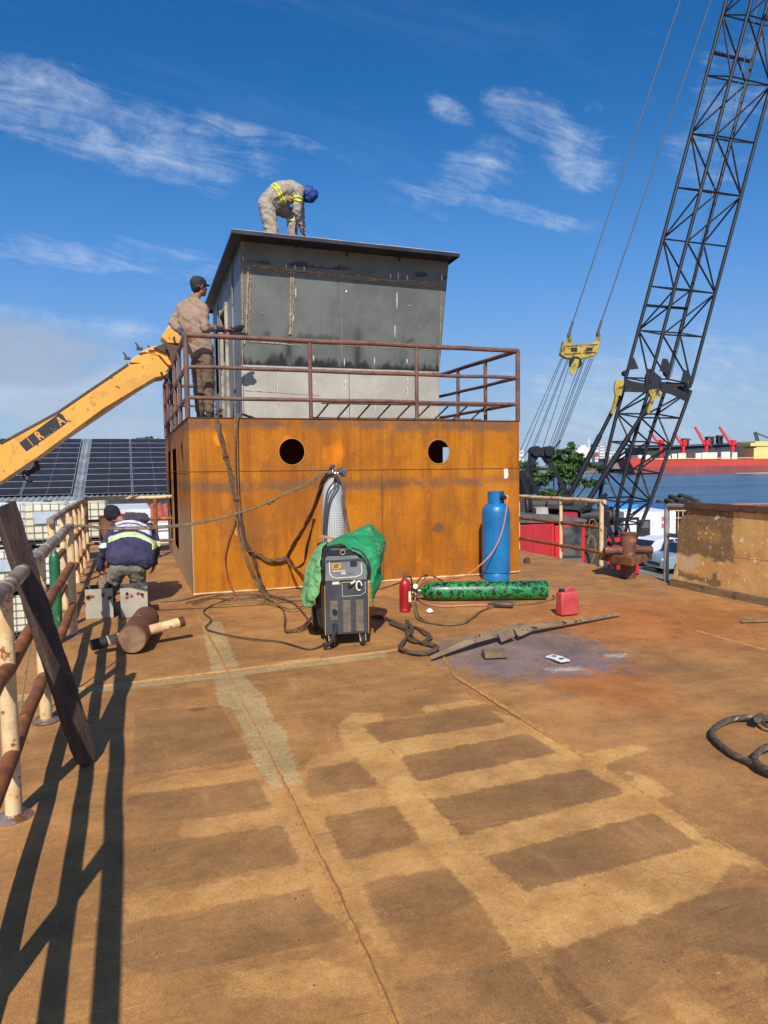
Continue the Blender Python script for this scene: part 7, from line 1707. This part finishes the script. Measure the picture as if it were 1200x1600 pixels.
body_h = head_hulls(hc, face, upv, HS)+[[(nk+Vector((0,0,-.04)), .055), (hc-Vector((0,0,.06)), .055)], [(sL, .055), (sR, .055), (Q(298,520), .10)], [(Q(298,520), .10), (pel, .12)],
    [(sL, .05), (eL, .038)], [(eL, .038), (hL, .026)], [(sR, .05), (eR, .038)], [(eR, .038), (hR, .026)],
    [(hpL, .085), (kL, .055)], [(kL, .055), (fL, .038)], [(hpR, .085), (kR, .055)], [(kR, .055), (fR, .038)], [(fL-Vector((0,0,.05)), .035), (tL, .025)], [(fR-Vector((0,0,.05)), .035), (tR, .025)], [(pel, .11), (hpL, .085), (hpR, .085)]]
dR = Vector((.92, .25, .05))
body_h += hand_hulls(hR, dR, (0,-.2,-1), 1.05, .5)+hand_hulls(hL, (.5,.1,-.5), (.3,1,0), 1.0, .6)
organic('body', M_SKIN, st_, body_h, .0075, 4)
eyes(st_, hc, face, upv, HS)
jk = organic('jacket', M_KHAKI, st_, [
    [(sL+Vector((0,0,.0)), .080), (sR, .082), (Q(291,500,.04), .115), (Q(308,500,-.03), .12)], [(nk+Vector((-.0,0,-.035)), .072), (sL, .07), (sR, .07)], [(nk+Vector((-.005,0,-.01)), .066), (nk+Vector((-.005,0,.012)), .062)],
    [(Q(291,500,.04), .115), (Q(308,500,-.03), .12), (Q(306,530,.03), .135), (Q(314,532,-.02), .125)],
    [(Q(306,530,.03), .135), (Q(314,532,-.02), .125), (Q(309,546,.03), .145), (Q(319,547,-.02), .135)],
    [(sL, .074), (eL, .060)], [(eL, .060), (eL.lerp(hL,.55), .050)], [(sR, .080), (eR, .066)], [(eR, .066), (eR.lerp(hR,.45), .052)]], .011, 4, (.012, 7.0))
for q_ in ([(eR.lerp(hR,.42), .052), (eR.lerp(hR,.92), .042)], [(eL.lerp(hL,.5), .046), (eL.lerp(hL,.9), .040)]): organic('cuff', mat('denim_cuff', S(62,68,92), S(50,54,74), 8, .8), st_, [q_], .010, 3, (.004, 12))
organic('trousers', M_BRTROU, st_, [[(pel, .130), (hpL, .105), (hpR, .11)], [(hpL, .108), (kL, .085)], [(kL, .085), (fL+Vector((0,0,.03)), .072)], [(hpR, .112), (kR, .090)], [(kR, .090), (fR+Vector((0,0,.03)), .074)]], .011, 4, (.012, 7.5))
for f_, t_ in ((fL, tL), (fR, tR)): organic('boot', M_BOOT, st_, [[(f_, .055), (f_-Vector((0,0,.055)), .045)], [(f_-Vector((0.01,0,.055)), .045), (t_, .036)]], .009, 3)
organic('hair', M_HAIR, st_, [[(hc+Vector((-.035,-.02,.0)), .080), (hc+Vector((-.05,-.03,-.03)), .055)]], .008, 3)
organic('cap', M_CAP, st_, cap_hulls(hc, face, upv, HS), .007, 3)
g_ = hR+dR.normalized()*.10
organic('work_glove', M_BLKF, st_, [[(g_, .035), (g_+Vector((.14,.04,.03)), .045)], [(g_+Vector((.10,.03,.05)), .03), (g_+Vector((.20,.06,.07)), .02)], [(g_+Vector((.02,.0,-.05)), .03), (g_+Vector((.2,.05,-.05)), .035)]], .010, 3, (.012, 16))

# ---------- man kneeling bent over on the pilothouse roof
ya = 10.75; Q = lambda px, py, dy=0.0: onY(px, py, ya+dy)
def roofz(x, y): 
    t = (x-rc[0][0])/(rc[1][0]-rc[0][0]); return rc[0][2]+(rc[1][2]-rc[0][2])*t-.17*(y-10.15)/4.45
kn = thing('person', 'man in grey coveralls and a blue hood kneeling bent over on the pilothouse roof', 'person', (Q(430,360).x, ya, roofz(Q(430,360).x, ya)))
face = Vector((.62, -.10, -.78)); upv = Vector((.78, 0, .62))
hc = Q(485, 304, 0); pel = Q(418, 316, 0); mid = Q(438, 298, 0); chs = Q(458, 294, 0)
sN, sF = Q(467, 297, -.17), Q(468, 300, .17); eN, hN = Q(464, 328, -.16), Q(469, 352, -.05); eF, hF = Q(470, 330, .2), Q(473, 355, .10)
kN = Q(427, 357, -.12); kN.z = roofz(kN.x, kN.y)+.075; aN = kN+Vector((-.20, .30, -.0)); tN = aN+Vector((-.09,.12,-.02))
hpN, hpF = Q(416, 320, -.10), Q(420, 320, .10); kF = Q(456, 335, .17); aF = Q(457, 357, .16); aF.z = roofz(aF.x, aF.y)+.09; tF = aF+Vector((.13,.02,-.06))
body_h = head_hulls(hc, face, upv, 1.0)+[[(Q(470,297), .045), (hc, .05)], [(sN, .045), (sF, .045), (mid, .07)], [(mid, .07), (pel, .08)], [(sN, .05), (eN, .037)], [(eN, .037), (hN, .026)], [(sF, .05), (eF, .037)], [(eF, .037), (hF, .026)],
    [(hpN, .085), (kN, .055)], [(kN, .055), (aN, .04)], [(hpF, .085), (kF, .055)], [(kF, .055), (aF, .04)], [(aN, .035), (tN, .028)], [(aF-Vector((0,0,.04)), .035), (tF, .025)], [(pel, .10), (hpN, .08), (hpF, .08)]]
body_h += hand_hulls(hN, (.25,-.05,-1), (1,0,.1), 1.0, .3)+hand_hulls(hF, (.15,.0,-1), (1,0,.1), 1.0, .3)
organic('body', M_SKIN, kn, body_h, .0075, 4)
eyes(kn, hc, face, upv)
cv = organic('coveralls', M_GREYC, kn, [
    [(sN, .075), (sF, .075), (Q(455,293,-.08), .10), (Q(455,293,.08), .10)], [(Q(455,293,-.08), .10), (Q(455,293,.08), .10), (Q(438,298,-.07), .135), (Q(438,298,.07), .135)],
    [(Q(438,298,-.07), .135), (Q(438,298,.07), .135), (Q(420,313,-.08), .130), (Q(420,313,.08), .130)], [(Q(420,313,-.08), .130), (Q(420,313,.08), .130), (hpN, .12), (hpF, .12)],
    [(Q(424,316,0), .17), (Q(440,310,0), .165), (Q(438,325,.05), .12)], [(Q(440,306,0), .15), (Q(456,304,0), .13)],
    [(sN, .082), (eN, .074)], [(eN, .074), (hN, .045)], [(sF, .075), (eF, .06)], [(eF, .06), (hF, .045)], [(Q(472,297), .06), (sN, .06), (sF, .06)],
    [(hpN, .125), (kN, .105)], [(kN, .10), (aN, .075)], [(hpF, .115), (kF, .095)], [(kF, .095), (aF+Vector((0,0,.02)), .07)]], .012, 4, (.015, 8.0))
organic('boot', M_BOOT, kn, [[(aN, .06), (tN, .05)]], .010, 3); organic('boot', M_BOOT, kn, [[(aF, .055), (aF-Vector((0,0,.04)), .045)], [(aF-Vector((0,0,.045)), .042), (tF, .032)]], .010, 3)
organic('hood', M_HOOD, kn, [[(hc+Vector((-.02,0,.03)), .108), (hc+Vector((.03,0,.01)), .098), (hc+Vector((.0,0,-.02)), .10)], [(hc, .10), (Q(474,301), .085)], [(hc+Vector((-.05,0,-.06)), .07), (hc+Vector((.03,-.0,-.075)), .045)]], .010, 4, (.006, 11))
tw = (Q(452,300)-Q(432,308)).normalized()
c0_ = Q(432, 304); axw = Vector((.86, 0, .5)).normalized()
for off_, nm_ in ((-.035, M_HIVIS), (.012, M_HIVIS)):
    patch_from(cv, 'reflective_stripe', nm_, kn, lambda p, n, o_=off_: abs((p-c0_).dot(axw)-o_) < .014 and p.z > Q(440,322).z, .004)
ca_ = sN.lerp(eN, .52); aa_ = (eN-sN).normalized()
for o_ in (-.03, .02): patch_from(cv, 'reflective_stripe', M_HIVIS, kn, lambda p, n, o_=o_: abs((p-ca_).dot(aa_)-o_) < .013 and (p-ca_).cross(aa_).length < .13 and p.y < ya+.02, .004)
cs_ = Q(459, 346, .17)
patch_from(cv, 'reflective_stripe', M_HIVG, kn, lambda p, n: abs(p.z-cs_.z) < .02 and abs(p.x-cs_.x) < .12 and p.y > ya+.04 and abs(p.y-cs_.y) < .15, .004)

# ---------- man crouching on the deck at the left, back to the camera
yc = 9.1; Q = lambda px, py, dy=0.0: onY(px, py, yc+dy)
cr = thing('person', 'man in a navy jacket and black beanie crouching on the deck with his back turned', 'person', (Q(200,930).x, yc, 0))
hc = Q(176, 804, .62); face = Vector((.35, .55, -.75)); upv = Vector((-.3, .6, .7))
pel = Q(200, 876, .0); wst = Q(201, 866, .1); chs = Q(206, 838, .42); sL, sR = Q(184, 824, .52), Q(232, 826, .50)
eL, hL = Q(163, 856, .50), Q(156, 888, .66); eR, hR = Q(243, 851, .42), Q(241, 880, .52)
hpL, hpR = Q(186, 886, -.02), Q(214, 886, -.02)
kL, kR = Vector((Q(170,925,.12).x, yc+.20, .085)), Vector((Q(213,925,.12).x, yc+.20, .085))
aL, aR = Vector((kL.x-.03, 8.82, .17)), Vector((kR.x+.0, 8.80, .17)); tL, tR = aL+Vector((-.01,-.04,.20)), aR+Vector((.0,-.04,.10))
aL, aR = Q(168, 918, -.22), Q(213, 922, -.2)
tL, tR = Q(162, 908, -.36), Q(214, 918, -.32)
body_h = head_hulls(hc, face, upv, .98)+[[(Q(190,814,.56), .055), (hc, .05)], [(sL, .05), (sR, .05), (chs, .085)], [(chs, .085), (Q(203,868,.1), .075)], [(Q(203,868,.1), .075), (pel, .09)], [(sL, .05), (eL, .037)], [(eL, .037), (hL, .026)], [(sR, .05), (eR, .037)], [(eR, .037), (hR, .026)],
    [(hpL, .085), (kL, .055)], [(kL, .055), (aL, .038)], [(hpR, .085), (kR, .055)], [(kR, .055), (aR, .038)], [(aL, .035), (tL, .03)], [(aR, .035), (tR, .03)], [(pel, .08), (hpL, .075), (hpR, .075)]]
body_h += hand_hulls(hL, (.1,.3,-1), (.6,.3,0), 1.0, .4)+hand_hulls(hR, (-.2,.2,-1), (-.6,.3,0), 1.0, .4)
organic('body', M_SKIN, cr, body_h, .0075, 4)
eyes(cr, hc, face, upv)
jk = organic('jacket', M_JKT, cr, [
    [(sL, .085), (sR, .085), (Q(192,838,.38), .125), (Q(224,838,.36), .125)],
    [(Q(192,838,.38), .125), (Q(224,838,.36), .125), (Q(186,858,.16), .145), (Q(226,858,.14), .145)],
    [(Q(186,858,.16), .145), (Q(226,858,.14), .145), (Q(184,872,.0), .145), (Q(224,874,-.01), .14), (Q(204,868,-.02), .15)],
    [(sL, .082), (eL, .066)], [(eL, .066), (hL, .048)], [(sR, .085), (eR, .070)], [(eR, .070), (hR, .05)], [(Q(194,818,.55), .065), (sL, .07), (sR, .07)]], .011, 5, (.012, 6.5))
organic('trousers', M_PANT, cr, [[(Q(190,884,.0), .10), (Q(210,884,.0), .10), (hpL, .105), (hpR, .105)], [(hpL, .110), (kL+Vector((-.02,0,.03)), .09)], [(kL, .085), (aL, .075)], [(hpR, .110), (kR+Vector((.02,0,.03)), .09)], [(kR, .085), (aR, .07)]], .011, 5, (.012, 7.5))
for a_, t_ in ((aL, tL), (aR, tR)): organic('shoe', M_BOOT, cr, [[(a_+Vector((0,-.01,0)), .05), (t_, .045)]], .010, 3); 
b = MB(); b.prism([tL+Vector(v) for v in ((-.055,-.058,-.07), (.05,-.058,-.07), (.065,-.05,.03), (.03,-.045,.07), (-.03,-.045,.07), (-.06,-.05,.03))], (0,.02,.0)); b.build('shoe_sole', M_SOLE, cr, bevel=.004)
organic('beanie', M_BLKF, cr, [[(hc+Vector((-.015,-.015,.035)), .098), (hc+Vector((.0,.02,.03)), .095)], [(hc+Vector((.02,-.02,.0)), .088), (hc+Vector((-.02,-.02,.0)), .088)]], .009, 4, (.004, 14))
organic('collar', mat('dark_collar', S(52,50,60), S(70,58,64), 6, .85), cr, [[(Q(190,812,.60), .06), (Q(228,811,.60), .055)], [(Q(200,806,.68), .05), (Q(226,806,.68), .045)]], .011, 4, (.012, 9))
# band across the back, sleeve bands, printed patch
def arc(p, y0, h):   # follow the drape: the band sags toward the sides
    x = (p.x-Q(205,838,.3).x)/.24; return abs(p.z-(y0-.075*x*x-.02*x)) < h
patch_from(jk, 'reflective_band', M_HIVG, cr, lambda p, n: n.y < .35 and arc(p, Q(208,834,.28).z, .026) and abs(p.x-Q(207,838,.3).x) < .285 and p.y < 9.75, .004)
patch_from(jk, 'reflective_band', M_SILV, cr, lambda p, n: n.y < .35 and arc(p, Q(208,834,.28).z, .009) and abs(p.x-Q(207,838,.3).x) < .28 and p.y < 9.75, .006)
patch_from(jk, 'sleeve_band', M_HIVG, cr, lambda p, n: p.x > Q(236,850,.4).x and abs(p.z-Q(243,850,.4).z) < .032, .005)
patch_from(jk, 'sleeve_band', M_SILV, cr, lambda p, n: p.x < Q(167,850,.4).x and abs(p.z-Q(160,852,.5).z) < .030, .005)
M_PRN = mat('back_print', S(214,208,222), S(190,184,204), 20, .6)
patch_from(jk, 'back_print', M_PRN, cr, lambda p, n: n.y < .2 and arc(p, Q(208,815.5,.4).z, .014) and abs(p.x-Q(207,820,.4).x) < .20, .004)
pp = patch_from(jk, 'back_print', M_PRN, cr, lambda p, n: n.y < .2 and arc(p, Q(208,822.5,.35).z, .026) and abs(p.x-Q(207,820,.4).x) < .22, .004)
b = MB()
for k in range(13):
    x = Q(193,822,.3).x+k*.0215; z = Q(208,822.5,.35).z-.02*((k-6)/6)**2
    y = 9.75
    for f_ in jk.data.vertices: pass
    break
dg = bpy.context.evaluated_depsgraph_get(); dg.update(); jke = jk.evaluated_get(dg); Lj = wloc(jk)
for k in range(13):
    x = Q(190,822,.3).x+k*.0225; zc = Q(208,822.5,.35).z-.075*((x-Q(205,838,.3).x)/.24)**2
    for dz in (-.012, .010):
        if random.random() < .25: continue
        ok, loc, nrm, _ = jke.ray_cast(Vector((x, 5, zc+dz))-Lj, Vector((0,1,0)))
        if ok:
            c_ = Vector(loc)+Lj+Vector((0,-.008,0)); b.box(c_-Vector((.0035+.006*(k%2),.001,.005)), c_+Vector((.005,.001,.0075-.004*(k%3==0))))
if b.v: b.build('back_lettering', M_BLKF, cr, smooth=0)
